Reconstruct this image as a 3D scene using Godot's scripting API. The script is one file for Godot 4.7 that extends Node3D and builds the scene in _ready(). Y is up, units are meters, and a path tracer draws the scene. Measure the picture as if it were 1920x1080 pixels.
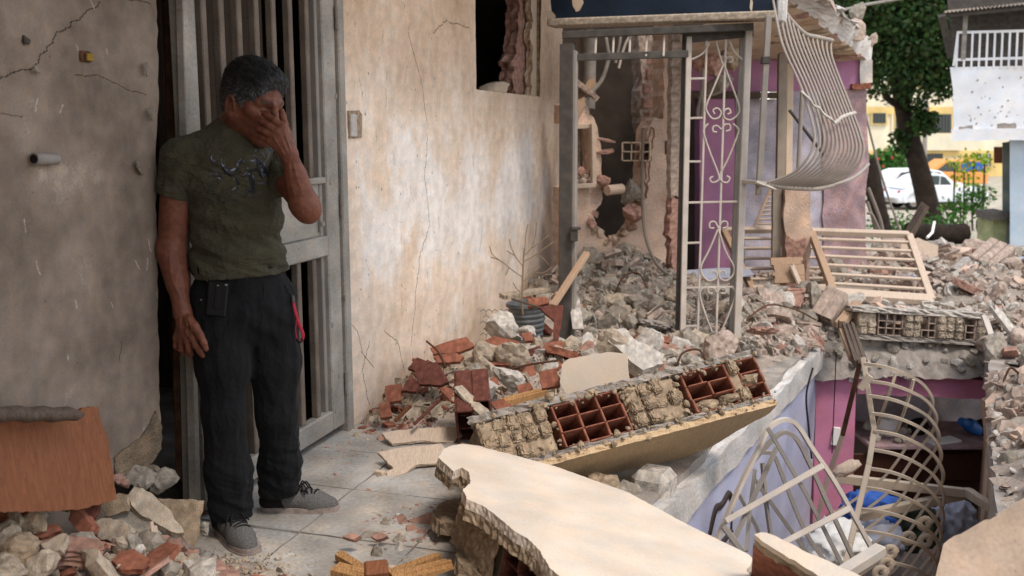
extends Node3D
# A ruined house: camera at eye height on the upper floor, world y up, metres. Floor of the entrance = 0, street and lower room = -1.8.
const FPX := 1867.0
const EYE := Vector3(0, 1.43, 0)
const PITCH := 0.15935
const WN := Vector3(0.957, 0, 0.291)      # outward normal of the entrance wall
const WU := Vector3(0.291, 0, -0.957)     # along the entrance wall, away from the viewer
const WD := -2.08
var R := RandomNumberGenerator.new()
var M := {}
var taken := {}
var lib := {}

# ---------- placing: a sight line and a distance, a height or the wall it meets ----------
func ray(px: float, py: float) -> Vector3:
	var x := (px - 960.0) / FPX
	var v := -(py - 540.0) / FPX
	return Vector3(x, v * cos(PITCH) - sin(PITCH), -v * sin(PITCH) - cos(PITCH))
func P(px: float, py: float, d: float) -> Vector3:
	return EYE + ray(px, py) * d
func G(px: float, py: float, h := 0.0) -> Vector3:
	var r := ray(px, py)
	return EYE + r * ((h - EYE.y) / r.y)
func W(s: float, y: float, o := 0.0) -> Vector3:
	return WN * (WD + o) + WU * s + Vector3(0, y, 0)
func onwall(px: float, py: float, o := 0.0) -> Vector2:
	var r := ray(px, py)
	var p := EYE + r * ((WD + o) / WN.dot(r))
	return Vector2(p.dot(WU), p.y)
func onplane(px: float, py: float, a: Vector3, n: Vector3) -> Vector3:
	var r := ray(px, py)
	return EYE + r * (n.dot(a - EYE) / n.dot(r))

# ---------- mesh builder: corners go counter-clockwise as seen from outside ----------
class MB:
	var v := PackedVector3Array()
	var n := PackedVector3Array()
	var uv := PackedVector2Array()
	var c := PackedColorArray()
	var col := Color.WHITE
	var coloured := false
	func tri(a: Vector3, b: Vector3, d: Vector3) -> void:
		var m := (b - a).cross(d - a).normalized()
		v.append(a); v.append(d); v.append(b)
		n.append(m); n.append(m); n.append(m)
		uv.append(Vector2.ZERO); uv.append(Vector2.ZERO); uv.append(Vector2.ZERO)
		if coloured:
			c.append(col); c.append(col); c.append(col)
	func stri(a: Vector3, b: Vector3, d: Vector3, na: Vector3, nb: Vector3, nd: Vector3) -> void:
		v.append(a); v.append(d); v.append(b)
		n.append(na); n.append(nd); n.append(nb)
		uv.append(Vector2.ZERO); uv.append(Vector2.ZERO); uv.append(Vector2.ZERO)
		if coloured:
			c.append(col); c.append(col); c.append(col)
	func quad(a: Vector3, b: Vector3, d: Vector3, e: Vector3) -> void:
		tri(a, b, d); tri(a, d, e)
	func uvtri(a: Vector3, b: Vector3, d: Vector3, ua: Vector2, ub: Vector2, ud: Vector2) -> void:
		tri(a, b, d)
		var k := uv.size()
		uv[k - 3] = ua; uv[k - 2] = ud; uv[k - 1] = ub
	# a box with chamfered edges
	func box(o: Vector3, s: Vector3, b := Basis.IDENTITY, ch := 0.004) -> void:
		var h := s * 0.5
		ch = minf(ch, minf(h.x, minf(h.y, h.z)) * 0.45)
		var q := {}
		for x in [-1, 1]:
			for y in [-1, 1]:
				for z in [-1, 1]:
					q[[x, y, z, 0]] = o + b * Vector3(x * h.x, y * (h.y - ch), z * (h.z - ch))
					q[[x, y, z, 1]] = o + b * Vector3(x * (h.x - ch), y * h.y, z * (h.z - ch))
					q[[x, y, z, 2]] = o + b * Vector3(x * (h.x - ch), y * (h.y - ch), z * h.z)
		for s1 in [-1, 1]:
			oq(o, q[[s1, -1, -1, 0]], q[[s1, 1, -1, 0]], q[[s1, 1, 1, 0]], q[[s1, -1, 1, 0]])
			oq(o, q[[-1, s1, -1, 1]], q[[1, s1, -1, 1]], q[[1, s1, 1, 1]], q[[-1, s1, 1, 1]])
			oq(o, q[[-1, -1, s1, 2]], q[[1, -1, s1, 2]], q[[1, 1, s1, 2]], q[[-1, 1, s1, 2]])
			for s2 in [-1, 1]:
				oq(o, q[[-1, s1, s2, 1]], q[[1, s1, s2, 1]], q[[1, s1, s2, 2]], q[[-1, s1, s2, 2]])
				oq(o, q[[s1, -1, s2, 0]], q[[s1, 1, s2, 0]], q[[s1, 1, s2, 2]], q[[s1, -1, s2, 2]])
				oq(o, q[[s1, s2, -1, 0]], q[[s1, s2, 1, 0]], q[[s1, s2, 1, 1]], q[[s1, s2, -1, 1]])
				for s3 in [-1, 1]:
					ot(o, q[[s1, s2, s3, 0]], q[[s1, s2, s3, 1]], q[[s1, s2, s3, 2]])
	func oq(o: Vector3, a: Vector3, b: Vector3, d: Vector3, e: Vector3) -> void:   # outward whichever way it was given
		if (b - a).cross(d - a).dot((a + d) * 0.5 - o) < 0.0:
			quad(e, d, b, a)
		else:
			quad(a, b, d, e)
	func ot(o: Vector3, a: Vector3, b: Vector3, d: Vector3) -> void:
		if (b - a).cross(d - a).dot((a + b + d) / 3.0 - o) < 0.0:
			tri(d, b, a)
		else:
			tri(a, b, d)
	func bar(a: Vector3, b: Vector3, w: float, t: float, up := Vector3.UP, ch := 0.003) -> void:   # a straight bar; w across, t along up
		var z := (b - a).normalized()
		var x := up.cross(z)
		if x.length() < 0.01:
			x = Vector3(1, 0, 0).cross(z)
		x = x.normalized()
		box((a + b) * 0.5, Vector3(w, t, a.distance_to(b)), Basis(x, z.cross(x), z), ch)
	# a swept tube; radii may be one number or one per point; flat squeezes it along the second axis
	func tube(pts: Array, r, sides := 8, flat := 1.0, caps := true, up := Vector3.UP) -> void:
		var rings := []
		var norms := []
		var last := up
		for i in pts.size():
			var d: Vector3 = (pts[mini(i + 1, pts.size() - 1)] - pts[maxi(i - 1, 0)]).normalized()
			var x := last.cross(d)
			if x.length() < 0.05:
				x = Vector3(0.31, 0.2, 0.93).cross(d)
			x = x.normalized()
			var y := d.cross(x)
			last = y
			var rr: float = r[i] if r is Array else r
			var ring := PackedVector3Array()
			var nn := PackedVector3Array()
			for k in sides:
				var t := TAU * k / sides + (PI / sides if sides == 4 else 0.0)
				ring.append(pts[i] + (x * cos(t) + y * sin(t) * flat) * rr)
				nn.append((x * cos(t) * flat + y * sin(t)).normalized())
			rings.append(ring); norms.append(nn)
		for i in pts.size() - 1:
			for k in sides:
				var m := (k + 1) % sides
				if sides == 4:
					quad(rings[i][k], rings[i][m], rings[i + 1][m], rings[i + 1][k])
				else:
					stri(rings[i][k], rings[i][m], rings[i + 1][m], norms[i][k], norms[i][m], norms[i + 1][m])
					stri(rings[i][k], rings[i + 1][m], rings[i + 1][k], norms[i][k], norms[i + 1][m], norms[i + 1][k])
		if caps:
			for k in range(1, sides - 1):
				tri(rings[0][0], rings[0][k + 1], rings[0][k])
				var e = rings[pts.size() - 1]
				tri(e[0], e[k], e[k + 1])
	# surface of revolution round y: profile of (radius, height), bottom to top
	func lathe(o: Vector3, prof: Array, sides := 16, b := Basis.IDENTITY) -> void:
		for i in prof.size() - 1:
			for k in sides:
				var t := TAU * k / sides
				var u := TAU * (k + 1) / sides
				var p0: Vector2 = prof[i]
				var p1: Vector2 = prof[i + 1]
				var e := Vector2(p1.y - p0.y, p0.x - p1.x)
				var q := []
				var m := []
				for w in [[p0, t], [p0, u], [p1, u], [p1, t]]:
					q.append(o + b * Vector3(w[0].x * sin(w[1]), w[0].y, w[0].x * cos(w[1])))
					m.append(b * Vector3(e.x * sin(w[1]), e.y, e.x * cos(w[1])).normalized())
				stri(q[0], q[1], q[2], m[0], m[1], m[2]); stri(q[0], q[2], q[3], m[0], m[2], m[3])
	# the outline (x, y) given a thickness along -z; the sides are broken: several levels that wander in and out
	func slab(line: PackedVector2Array, thick: float, x: Transform3D, rough := 0.0, levels := 1, step := 0.0, rng: RandomNumberGenerator = null, uvs := Rect2()) -> void:
		if Geometry2D.is_polygon_clockwise(line):
			line.reverse()
		var o := PackedVector2Array()
		for i in line.size():
			var a := line[i]
			var b := line[(i + 1) % line.size()]
			var k := maxi(1, int(ceil(a.distance_to(b) / step))) if step > 0.0 else 1
			for j in k:
				var p := a.lerp(b, float(j) / k)
				if j > 0 and rng:
					p += (b - a).normalized().orthogonal() * rng.randf_range(-rough, rough) * 0.7
				o.append(p)
		var m := o.size()
		var idx := Geometry2D.triangulate_polygon(o)
		var lev := []
		for l in levels + 1:
			var ring := PackedVector3Array()
			for i in m:
				var out := (o[(i + 1) % m] - o[(i + m - 1) % m]).normalized().orthogonal()
				var push := rng.randf_range(-rough, rough * 0.6) if rng and l > 0 and l < levels else 0.0
				var q := o[i] + out * push
				var dz := -thick * l / levels
				if rng and l > 0 and l < levels:
					dz += rng.randf_range(-0.3, 0.3) * thick / levels
				ring.append(Vector3(q.x, q.y, dz))
			lev.append(ring)
		for i in range(0, idx.size(), 3):
			var t := [idx[i], idx[i + 1], idx[i + 2]]
			if (o[t[1]] - o[t[0]]).cross(o[t[2]] - o[t[0]]) < 0.0:
				t = [idx[i], idx[i + 2], idx[i + 1]]
			var f: PackedVector3Array = lev[0]
			var k: PackedVector3Array = lev[levels]
			if uvs.size.x > 0.0:
				uvtri(x * f[t[0]], x * f[t[1]], x * f[t[2]], (o[t[0]] - uvs.position) / uvs.size, (o[t[1]] - uvs.position) / uvs.size, (o[t[2]] - uvs.position) / uvs.size)
			else:
				tri(x * f[t[0]], x * f[t[1]], x * f[t[2]])
			tri(x * k[t[0]], x * k[t[2]], x * k[t[1]])
		for l in levels:
			for i in m:
				var j := (i + 1) % m
				quad(x * lev[l][i], x * lev[l + 1][i], x * lev[l + 1][j], x * lev[l][j])
				if uvs.size.x > 0.0:
					var s := uv.size()
					for e in 6:
						uv[s - 6 + e] = (o[i] - uvs.position) / uvs.size
	func mesh() -> ArrayMesh:
		var a := []
		a.resize(Mesh.ARRAY_MAX)
		a[Mesh.ARRAY_VERTEX] = v
		a[Mesh.ARRAY_NORMAL] = n
		a[Mesh.ARRAY_TEX_UV] = uv
		if coloured:
			a[Mesh.ARRAY_COLOR] = c
		var m := ArrayMesh.new()
		if v.size():
			m.add_surface_from_arrays(Mesh.PRIMITIVE_TRIANGLES, a)
		return m

# ---------- nodes ----------
func numbered(called: String) -> String:
	taken[called] = taken.get(called, -1) + 1
	return called if taken[called] == 0 else "%s_%03d" % [called, taken[called]]
func tag(o: Node, label: String, category: String, group := "") -> Node:
	o.set_meta("label", label)
	o.set_meta("category", category)
	if group:
		o.set_meta("group", group)
	return o
func thing(called: String, label: String, category: String, at := Transform3D.IDENTITY, group := "") -> Node3D:
	var o := Node3D.new()
	o.name = numbered(called)
	o.transform = at
	add_child(o)
	tag(o, label, category, group)
	return o
func add(called: String, shape, m: Material, parent: Node = self, at := Transform3D.IDENTITY) -> MeshInstance3D:
	var o := MeshInstance3D.new()
	o.name = numbered(called)
	o.mesh = shape.mesh() if shape is MB else shape
	o.material_override = m
	o.transform = at
	parent.add_child(o)
	return o
func one(called: String, label: String, category: String, shape, m: Material, at := Transform3D.IDENTITY, group := "") -> MeshInstance3D:
	var o := add(called, shape, m, self, at)
	tag(o, label, category, group)
	return o
func kind(o: Node, k: String) -> Node:
	o.set_meta("kind", k)
	return o
func boxpart(called: String, a: Vector3, b: Vector3, w: float, t: float, m: Material, parent: Node, up := Vector3.UP, ch := 0.003) -> MeshInstance3D:
	var s := MB.new()
	s.bar(a, b, w, t, up, ch)
	return add(called, s, m, parent)
func tubepart(called: String, pts: Array, r, m: Material, parent: Node, sides := 8, flat := 1.0) -> MeshInstance3D:
	var s := MB.new()
	s.tube(pts, r, sides, flat)
	return add(called, s, m, parent)
func at(p: Vector3, e := Vector3.ZERO, s := Vector3.ONE) -> Transform3D:
	return Transform3D(Basis.from_euler(e).scaled_local(s), p)
func smooth(pts: Array, per := 8) -> Array:     # a curve through the points
	var out := []
	for i in pts.size() - 1:
		var p0 = pts[maxi(i - 1, 0)]
		var p1 = pts[i]
		var p2 = pts[i + 1]
		var p3 = pts[mini(i + 2, pts.size() - 1)]
		for k in per:
			out.append(p1.cubic_interpolate(p2, p0, p3, float(k) / per))
	out.append(pts[-1])
	return out

# ---------- textures and materials ----------
func noise(seed_: int, freq: float, oct := 4, type := FastNoiseLite.TYPE_SIMPLEX_SMOOTH, gain := 0.5) -> FastNoiseLite:
	var f := FastNoiseLite.new()
	f.seed = seed_
	f.noise_type = type
	f.frequency = freq
	f.fractal_octaves = oct
	f.fractal_gain = gain
	return f
func tile(f: FastNoiseLite, n: int) -> PackedByteArray:
	return f.get_seamless_image(n, n, false, false, 0.15, true).get_data()
func grain_of(im: Image) -> ImageTexture:
	return ImageTexture.create_from_image(im)
# colour variation round white: blotches, fine grain, pits; warm and cool tints
func tex_mottle(seed_: int, n: int, lo: float, fine: float, pits: float, warm: float, f0 := 0.008) -> ImageTexture:
	var a := tile(noise(seed_, f0, 5), n)
	var b := tile(noise(seed_ + 1, 0.12, 3), n)
	var d := tile(noise(seed_ + 2, f0 * 2.0, 3), n)
	var out := PackedByteArray()
	out.resize(n * n * 3)
	for i in n * n:
		var x := a[i] / 255.0
		var g := b[i] / 255.0
		var w := (d[i] / 255.0 - 0.5) * warm
		var k := lo + (1.0 - lo) * x + (g - 0.5) * fine
		if g < pits:
			k *= 0.55
		k = clampf(k, 0.0, 1.0)
		out[i * 3] = int(255 * clampf(k * (1.0 + w), 0, 1))
		out[i * 3 + 1] = int(255 * k)
		out[i * 3 + 2] = int(255 * clampf(k * (1.0 - w), 0, 1))
	return ImageTexture.create_from_image(Image.create_from_data(n, n, false, Image.FORMAT_RGB8, out))
func tex_height(seed_: int, n: int, f0: float, oct: int, type := FastNoiseLite.TYPE_SIMPLEX_SMOOTH, gain := 0.6) -> ImageTexture:
	return ImageTexture.create_from_image(Image.create_from_data(n, n, false, Image.FORMAT_L8, tile(noise(seed_, f0, oct, type, gain), n)))
# wood: grain along v, streaks across u
func tex_wood(seed_: int, n: int, lo: float) -> ImageTexture:
	var f := noise(seed_, 0.02, 4)
	var g := noise(seed_ + 3, 0.3, 2)
	var out := PackedByteArray()
	out.resize(n * n * 3)
	for y in n:
		for x in n:
			var w := absf(float(y) / n - 0.5) * 2.0
			var yy := w * n * 0.5
			var t := f.get_noise_2d(x * 3.2, yy * 0.22) * 0.5 + 0.5
			var r := fposmod(t * 7.0, 1.0)
			var k := lo + (1.0 - lo) * (0.55 * (1.0 - r * r) + 0.45 * (g.get_noise_2d(x, yy * 0.05) * 0.5 + 0.5))
			out[(y * n + x) * 3] = int(255 * clampf(k, 0, 1))
			out[(y * n + x) * 3 + 1] = int(255 * clampf(k * 0.97, 0, 1))
			out[(y * n + x) * 3 + 2] = int(255 * clampf(k * 0.93, 0, 1))
	return ImageTexture.create_from_image(Image.create_from_data(n, n, false, Image.FORMAT_RGB8, out))
func mat(called: String, colour: Color, rough := 0.9, tex: Texture2D = null, scale := 1.0, bump: Texture2D = null, depth := 0.3, world := true) -> StandardMaterial3D:
	var m := StandardMaterial3D.new()
	m.resource_name = called
	m.albedo_color = colour
	m.roughness = rough
	m.metallic_specular = 0.3
	if tex or bump:
		m.uv1_triplanar = true
		m.uv1_world_triplanar = world
		m.uv1_scale = Vector3.ONE * scale
		m.albedo_texture = tex
		if bump:
			m.heightmap_enabled = true
			m.heightmap_texture = bump
			m.heightmap_scale = depth
	M[called] = m
	return m
func rgb(r: int, g: int, b: int) -> Color:
	return Color8(r, g, b)

func _ready() -> void:
	R.seed = 4242
	# camera
	var cam := Camera3D.new()
	cam.name = "camera"
	cam.position = EYE
	cam.rotation = Vector3(-PITCH, 0, 0)
	var lens := CameraAttributesPhysical.new()
	lens.frustum_focal_length = 41.5
	lens.frustum_focus_distance = 3.9
	lens.exposure_aperture = 4.5
	cam.attributes = lens
	cam.fov = 2.0 * rad_to_deg(atan(540.0 / FPX))
	cam.near = 0.1
	cam.far = 400.0
	add_child(cam)
	cam.make_current()
	# sky
	var env := Environment.new()
	env.background_mode = Environment.BG_SKY
	var sky := Sky.new()
	var sm := ProceduralSkyMaterial.new()
	sm.sky_top_color = Color(0.71, 0.75, 0.81)
	sm.sky_horizon_color = Color(0.93, 0.92, 0.91)
	sm.sky_curve = 0.25
	sm.ground_bottom_color = Color(0.35, 0.33, 0.3)
	sm.ground_horizon_color = Color(0.6, 0.58, 0.55)
	sm.sky_energy_multiplier = 1.1
	sky.sky_material = sm
	env.sky = sky
	env.tonemap_mode = Environment.TONE_MAPPER_LINEAR
	env.tonemap_exposure = 2.15
	env.sdfgi_enabled = true
	env.ssao_enabled = true
	env.ssil_enabled = true
	var we := WorldEnvironment.new()
	we.name = "environment"
	we.environment = env
	add_child(we)
	# a hazy sun, high behind the viewer's right shoulder
	var sun := DirectionalLight3D.new()
	sun.name = "sun"
	sun.light_energy = 0.42
	sun.light_color = Color(1.0, 0.96, 0.92)
	sun.light_angular_distance = 14.0
	sun.shadow_enabled = true
	sun.rotation = Vector3(deg_to_rad(-58), deg_to_rad(35), 0)
	add_child(sun)
	materials()
	structure()
	entrance_wall()
	left_pier()
	door()
	porch()
	far_room()
	pit()
	street()
	slabs()
	grilles()
	heaps()
	details()
	person()

func materials() -> void:
	var mot := tex_mottle(11, 512, 0.7, 0.16, 0.08, 0.07)
	var mot2 := tex_mottle(21, 512, 0.6, 0.22, 0.14, 0.10)
	var soft := tex_mottle(31, 512, 0.86, 0.07, 0.03, 0.06, 0.006)
	var hrough := tex_height(41, 512, 0.05, 5)
	var hfine := tex_height(51, 512, 0.12, 4)
	var wood := tex_wood(61, 512, 0.45)
	var woods := tex_wood(71, 512, 0.7)
	var rg := noise(141, 0.012, 3)
	rg.fractal_type = FastNoiseLite.FRACTAL_RIDGED
	lib.crease = ImageTexture.create_from_image(Image.create_from_data(512, 512, false, Image.FORMAT_L8, tile(rg, 512)))
	lib.mot = mot; lib.mot2 = mot2; lib.soft = soft; lib.hrough = hrough; lib.hfine = hfine; lib.wood = wood; lib.woods = woods
	mat("floor", rgb(168, 158, 148), 0.8, mot, 1.3, hfine, 0.25)
	mat("tile", rgb(186, 179, 170), 0.6, mot, 0.7, hfine, 0.08)
	mat("dust", rgb(184, 168, 154), 1.0, mot, 1.7, hrough, 0.8)
	mat("dust_pink", rgb(170, 150, 142), 1.0, mot2, 1.3, hrough, 1.5)
	mat("ground", rgb(196, 186, 168), 1.0, mot, 0.25, hrough, 2.0)
	mat("plaster", rgb(206, 184, 160), 0.95, soft, 0.8, hfine, 0.2)
	mat("plaster_white", rgb(216, 210, 204), 0.95, mot, 0.8, hfine, 0.3)
	mat("slab_face", rgb(216, 199, 180), 0.95, soft, 1.1, hfine, 0.015)
	mat("mortar", rgb(186, 163, 136), 1.0, mot2, 6.0, hrough, 0.3)
	mat("mortar_grey", rgb(168, 158, 148), 1.0, mot, 3.0, hrough, 0.4)
	mat("clay", rgb(168, 108, 86), 0.95, mot2, 6.2, hfine, 0.2)
	mat("clay_dark", rgb(124, 76, 64), 0.95, mot2, 6.2, hfine, 0.2)
	mat("clay_dust", rgb(202, 158, 140), 1.0, mot2, 5.2, hfine, 0.3)
	mat("concrete", rgb(176, 165, 150), 1.0, mot2, 6.3, hrough, 0.3)
	mat("concrete_warm", rgb(204, 186, 164), 1.0, mot2, 6.0, hrough, 0.3)
	mat("concrete_pale", rgb(216, 206, 194), 1.0, mot2, 5.6, hrough, 0.3)
	mat("pinkish", rgb(204, 182, 166), 1.0, mot2, 5.2, hrough, 0.3)
	mat("wood_dusty", rgb(186, 160, 138), 0.9, woods, 1.1, hfine, 0.15)
	mat("wood_raw", rgb(206, 160, 110), 0.85, wood, 1.5, hfine, 0.15)
	mat("wood_pale", rgb(208, 192, 178), 0.85, woods, 1.2, hfine, 0.12)
	mat("wood_brown", rgb(128, 84, 60), 0.8, wood, 1.0, hfine, 0.15)
	mat("plywood", rgb(140, 92, 66), 0.6, woods, 0.6, hfine, 0.08)
	mat("wood_grey", rgb(112, 100, 92), 0.8, wood, 1.3, hfine, 0.3)
	mat("paint_white", rgb(170, 163, 153), 0.65, mot, 0.9, hfine, 0.1)
	mat("paint_grey", rgb(146, 138, 130), 0.6, soft, 1.6, hfine, 0.1)
	mat("iron_dark", rgb(88, 82, 76), 0.65, mot, 2.5, hfine, 0.1)
	mat("iron_pale", rgb(192, 180, 168), 0.6, soft, 2.0, hfine, 0.08)
	mat("iron_beige", rgb(150, 137, 122), 0.6, soft, 2.0, hfine, 0.08)
	mat("rust", rgb(108, 76, 58), 0.9, mot2, 3.0, hfine, 0.2)
	mat("fascia", rgb(34, 46, 62), 0.5, mot, 0.9, hfine, 0.1)
	mat("pink", rgb(206, 134, 162), 0.9, soft, 0.9, hfine, 0.1)
	mat("pink_deep", rgb(192, 138, 172), 0.9, soft, 0.9, hfine, 0.1)
	mat("lilac", rgb(184, 184, 206), 0.9, soft, 0.9, hfine, 0.1)
	mat("mauve", rgb(196, 166, 168), 0.95, mot2, 0.8, hfine, 0.3)
	mat("lilac_pale", rgb(206, 198, 208), 0.95, mot, 0.8, hfine, 0.2)
	mat("bath_tile", rgb(150, 158, 170), 0.5, soft, 1.0)
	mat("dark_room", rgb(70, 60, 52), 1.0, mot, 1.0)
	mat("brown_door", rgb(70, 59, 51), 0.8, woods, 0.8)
	mat("black", rgb(28, 26, 26), 0.8)
	mat("cream", rgb(232, 222, 196), 0.95, soft, 0.15)
	mat("yellow", rgb(226, 198, 132), 0.95, soft, 0.2)
	mat("pale_wall", rgb(228, 226, 222), 0.95, soft, 0.5)
	mat("glass_dark", rgb(70, 78, 78), 0.2)
	mat("cable", rgb(120, 110, 100), 0.8)
	mat("pipe", rgb(160, 152, 144), 0.6, mot, 2.0)
	mat("blue_plastic", rgb(46, 96, 168), 0.45)
	mat("blue_cloth", rgb(60, 96, 172), 0.95, soft, 2.0)
	mat("white_cloth", rgb(166, 168, 182), 0.95, soft, 2.0)
	mat("white_plastic", rgb(225, 222, 216), 0.5)
	mat("leaf_green", rgb(86, 110, 46), 0.8)
	mat("twig", rgb(128, 108, 88), 0.95)

var mounds := []
const PIT := [Vector2(2.06, -6.62), Vector2(3.29, -6.75), Vector2(1.83, -3.57), Vector2(1.1, -1.9), Vector2(-0.35, -1.9), Vector2(0.52, -3.63)]
func mound_height(x: float, z: float) -> float:
	var h := 0.0
	for m in mounds:
		var d := Vector2((x - m[0]) / m[2], (z - m[1]) / m[3]).length_squared()
		if d < 4.0:
			h += m[4] * exp(-d * 1.4)
	if h > 0.0 and z > -7.3 and x > 0.2:
		var near := 9.0
		for i in 6:
			near = minf(near, Geometry2D.get_closest_point_to_segment(Vector2(x, z), PIT[i], PIT[(i + 1) % 6]).distance_to(Vector2(x, z)))
		h *= clampf(near / 0.3, 0.0, 1.0)
	return h
func mound(p: Vector3, rx: float, rz: float, h: float) -> void:
	mounds.append([p.x, p.z, rx, rz, h])
func flat_x() -> Transform3D:
	return Transform3D(Vector3(1, 0, 0), Vector3(0, 0, -1), Vector3(0, 1, 0), Vector3.ZERO)
func plan(pts: Array) -> PackedVector2Array:
	var o := PackedVector2Array()
	for p in pts:
		o.append(Vector2(p.x, -(p.z if p is Vector3 else p.y)))
	return o

func structure() -> void:
	var s := MB.new()
	var e := [Vector2(-5, 1.5), W(-2, 0, -3), W(8.6, 0, -3), Vector2(-1, -12.2), Vector2(6.5, -12.2), Vector2(6.5, -6.2), PIT[1], PIT[0]]
	s.slab(plan(e + [PIT[5], PIT[4], Vector2(-0.35, 1.5)]), 0.2, flat_x(), 0.012, 4, 0.05 * 3, R)
	s.slab(plan([PIT[1], Vector2(6.5, -6.2), Vector2(6.5, 1.5), Vector2(-0.35, 1.5), PIT[4], PIT[3], PIT[2]]), 0.2, flat_x(), 0.02, 3, 0.15, R)
	kind(add("floor", s, M.floor), "structure")
	# the street level: one sheet to the horizon
	s = MB.new()
	for i in 16:
		for j in 16:
			var x0 := -120.0 + 15.0 * i
			var z0 := 20.0 - 14.0 * j
			var q := []
			for c in [[0, 0], [1, 0], [1, 1], [0, 1]]:
				q.append(Vector3(x0 + 15.0 * c[0], -1.8, z0 - 14.0 * c[1]))
			s.quad(q[0], q[1], q[2], q[3])
	kind(add("ground", s, M.ground), "structure")
	# ceramic floor tiles by the door
	s = null
	var t := thing("tile_floor", "pale worn ceramic floor tiles under the man's feet", "floor tiles")
	var b := Basis(WU, Vector3.UP, -WN)      # x along the wall
	var org := W(3.0, 0, 0.0)
	for i in range(-1, 6):
		for j in range(0, 3):
			var c := org + WU * (0.21 + 0.44 * i) + WN * (0.16 + 0.44 * j)
			if j == 2 and i > 3:
				continue
			var line := PackedVector2Array([Vector2(-0.216, -0.216), Vector2(0.216, -0.216), Vector2(0.216, 0.216), Vector2(-0.216, 0.216)])
			if (j == 2 and i >= 1) or (j == 2 and i < 1):
				line = PackedVector2Array([Vector2(-0.216, -0.216), Vector2(-0.216, 0.216), Vector2(R.randf_range(-0.1, 0.15), 0.216), Vector2(R.randf_range(-0.06, 0.1), 0.02), Vector2(R.randf_range(-0.1, 0.15), -0.216)])
			var m := MB.new()
			m.slab(line, 0.012, Transform3D(WN, WU, Vector3.UP, Vector3.ZERO), 0.004, 1, 0.06, R)
			add("tile", m, M.tile, t, at(c + Vector3(0, 0.012 + R.randf_range(-0.002, 0.002), 0), Vector3(R.randf_range(-0.006, 0.006), 0, R.randf_range(-0.006, 0.006))))
	# heaps that carry the loose pieces
	mound(W(2.15, 0, 0.20), 0.38, 0.42, 0.27)
	mound(W(2.1, 0, 0.7), 0.4, 0.35, 0.07)
	mound(G(1000, 575, 0.1), 0.55, 0.6, 0.17)
	mound(G(1110, 690, 0.1), 0.55, 0.5, 0.17)
	mound(G(900, 720, 0.05), 0.55, 0.5, 0.10)
	mound(G(800, 740, 0.05), 0.4, 0.4, 0.06)
	mound(P(1170, 515, 7.9) , 0.75, 0.6, 0.40)
	mound(P(1240, 560, 7.2), 0.7, 0.7, 0.16)
	mound(G(1370, 610, 0.1), 0.7, 0.5, 0.14)
	mound(G(1480, 590, 0.1), 0.45, 0.6, 0.17)
	mound(G(1250, 660, 0.1), 0.5, 0.4, 0.10)
	mound(P(1720, 455, 10.0), 1.2, 0.9, 0.17)
	mound(P(1870, 490, 9.3), 1.1, 0.9, 0.15)
	mound(P(1560, 540, 8.5), 0.9, 1.0, 0.14)
	mound(P(1740, 600, 6.9), 0.7, 0.5, 0.16)
	mound(P(1900, 570, 7.8), 0.8, 0.7, 0.34)
	mound(P(1910, 720, 5.2), 0.42, 0.7, 0.26)
	mound(P(1935, 860, 4.1), 0.36, 0.5, 0.22)
	# a skin of dust and crumbs over them
	var f := noise(7, 2.3, 4)
	var st := 0.07
	s = MB.new()
	var pitp := PackedVector2Array(PIT)
	for i in range(-36, 90):
		for j in range(-175, -20):
			var x := i * st
			var z := j * st
			if WN.dot(Vector3(x + st, 0, z)) < WD - 0.1 and z > -8.3:
				continue
			var ok := 0.0
			var q := []
			for c in [[0, 0], [1, 0], [1, 1], [0, 1]]:
				var xx: float = x + st * c[0]
				var zz: float = z + st * c[1]
				var h := mound_height(xx, zz)
				ok = maxf(ok, h)
				if Geometry2D.is_point_in_polygon(Vector2(xx, zz), pitp):
					ok = -9.0
				q.append(Vector3(xx, minf(h, 0.6) + f.get_noise_2d(xx, zz) * minf(0.035, h * 0.5) - 0.006, zz))
			if ok > 0.01:
				s.quad(q[0], q[3], q[2], q[1])
	kind(add("debris_dust", s, M.dust), "stuff")
	tag(get_child(-1), "grey pink dust and crumbs that carry the loose rubble", "rubble dust")

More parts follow.
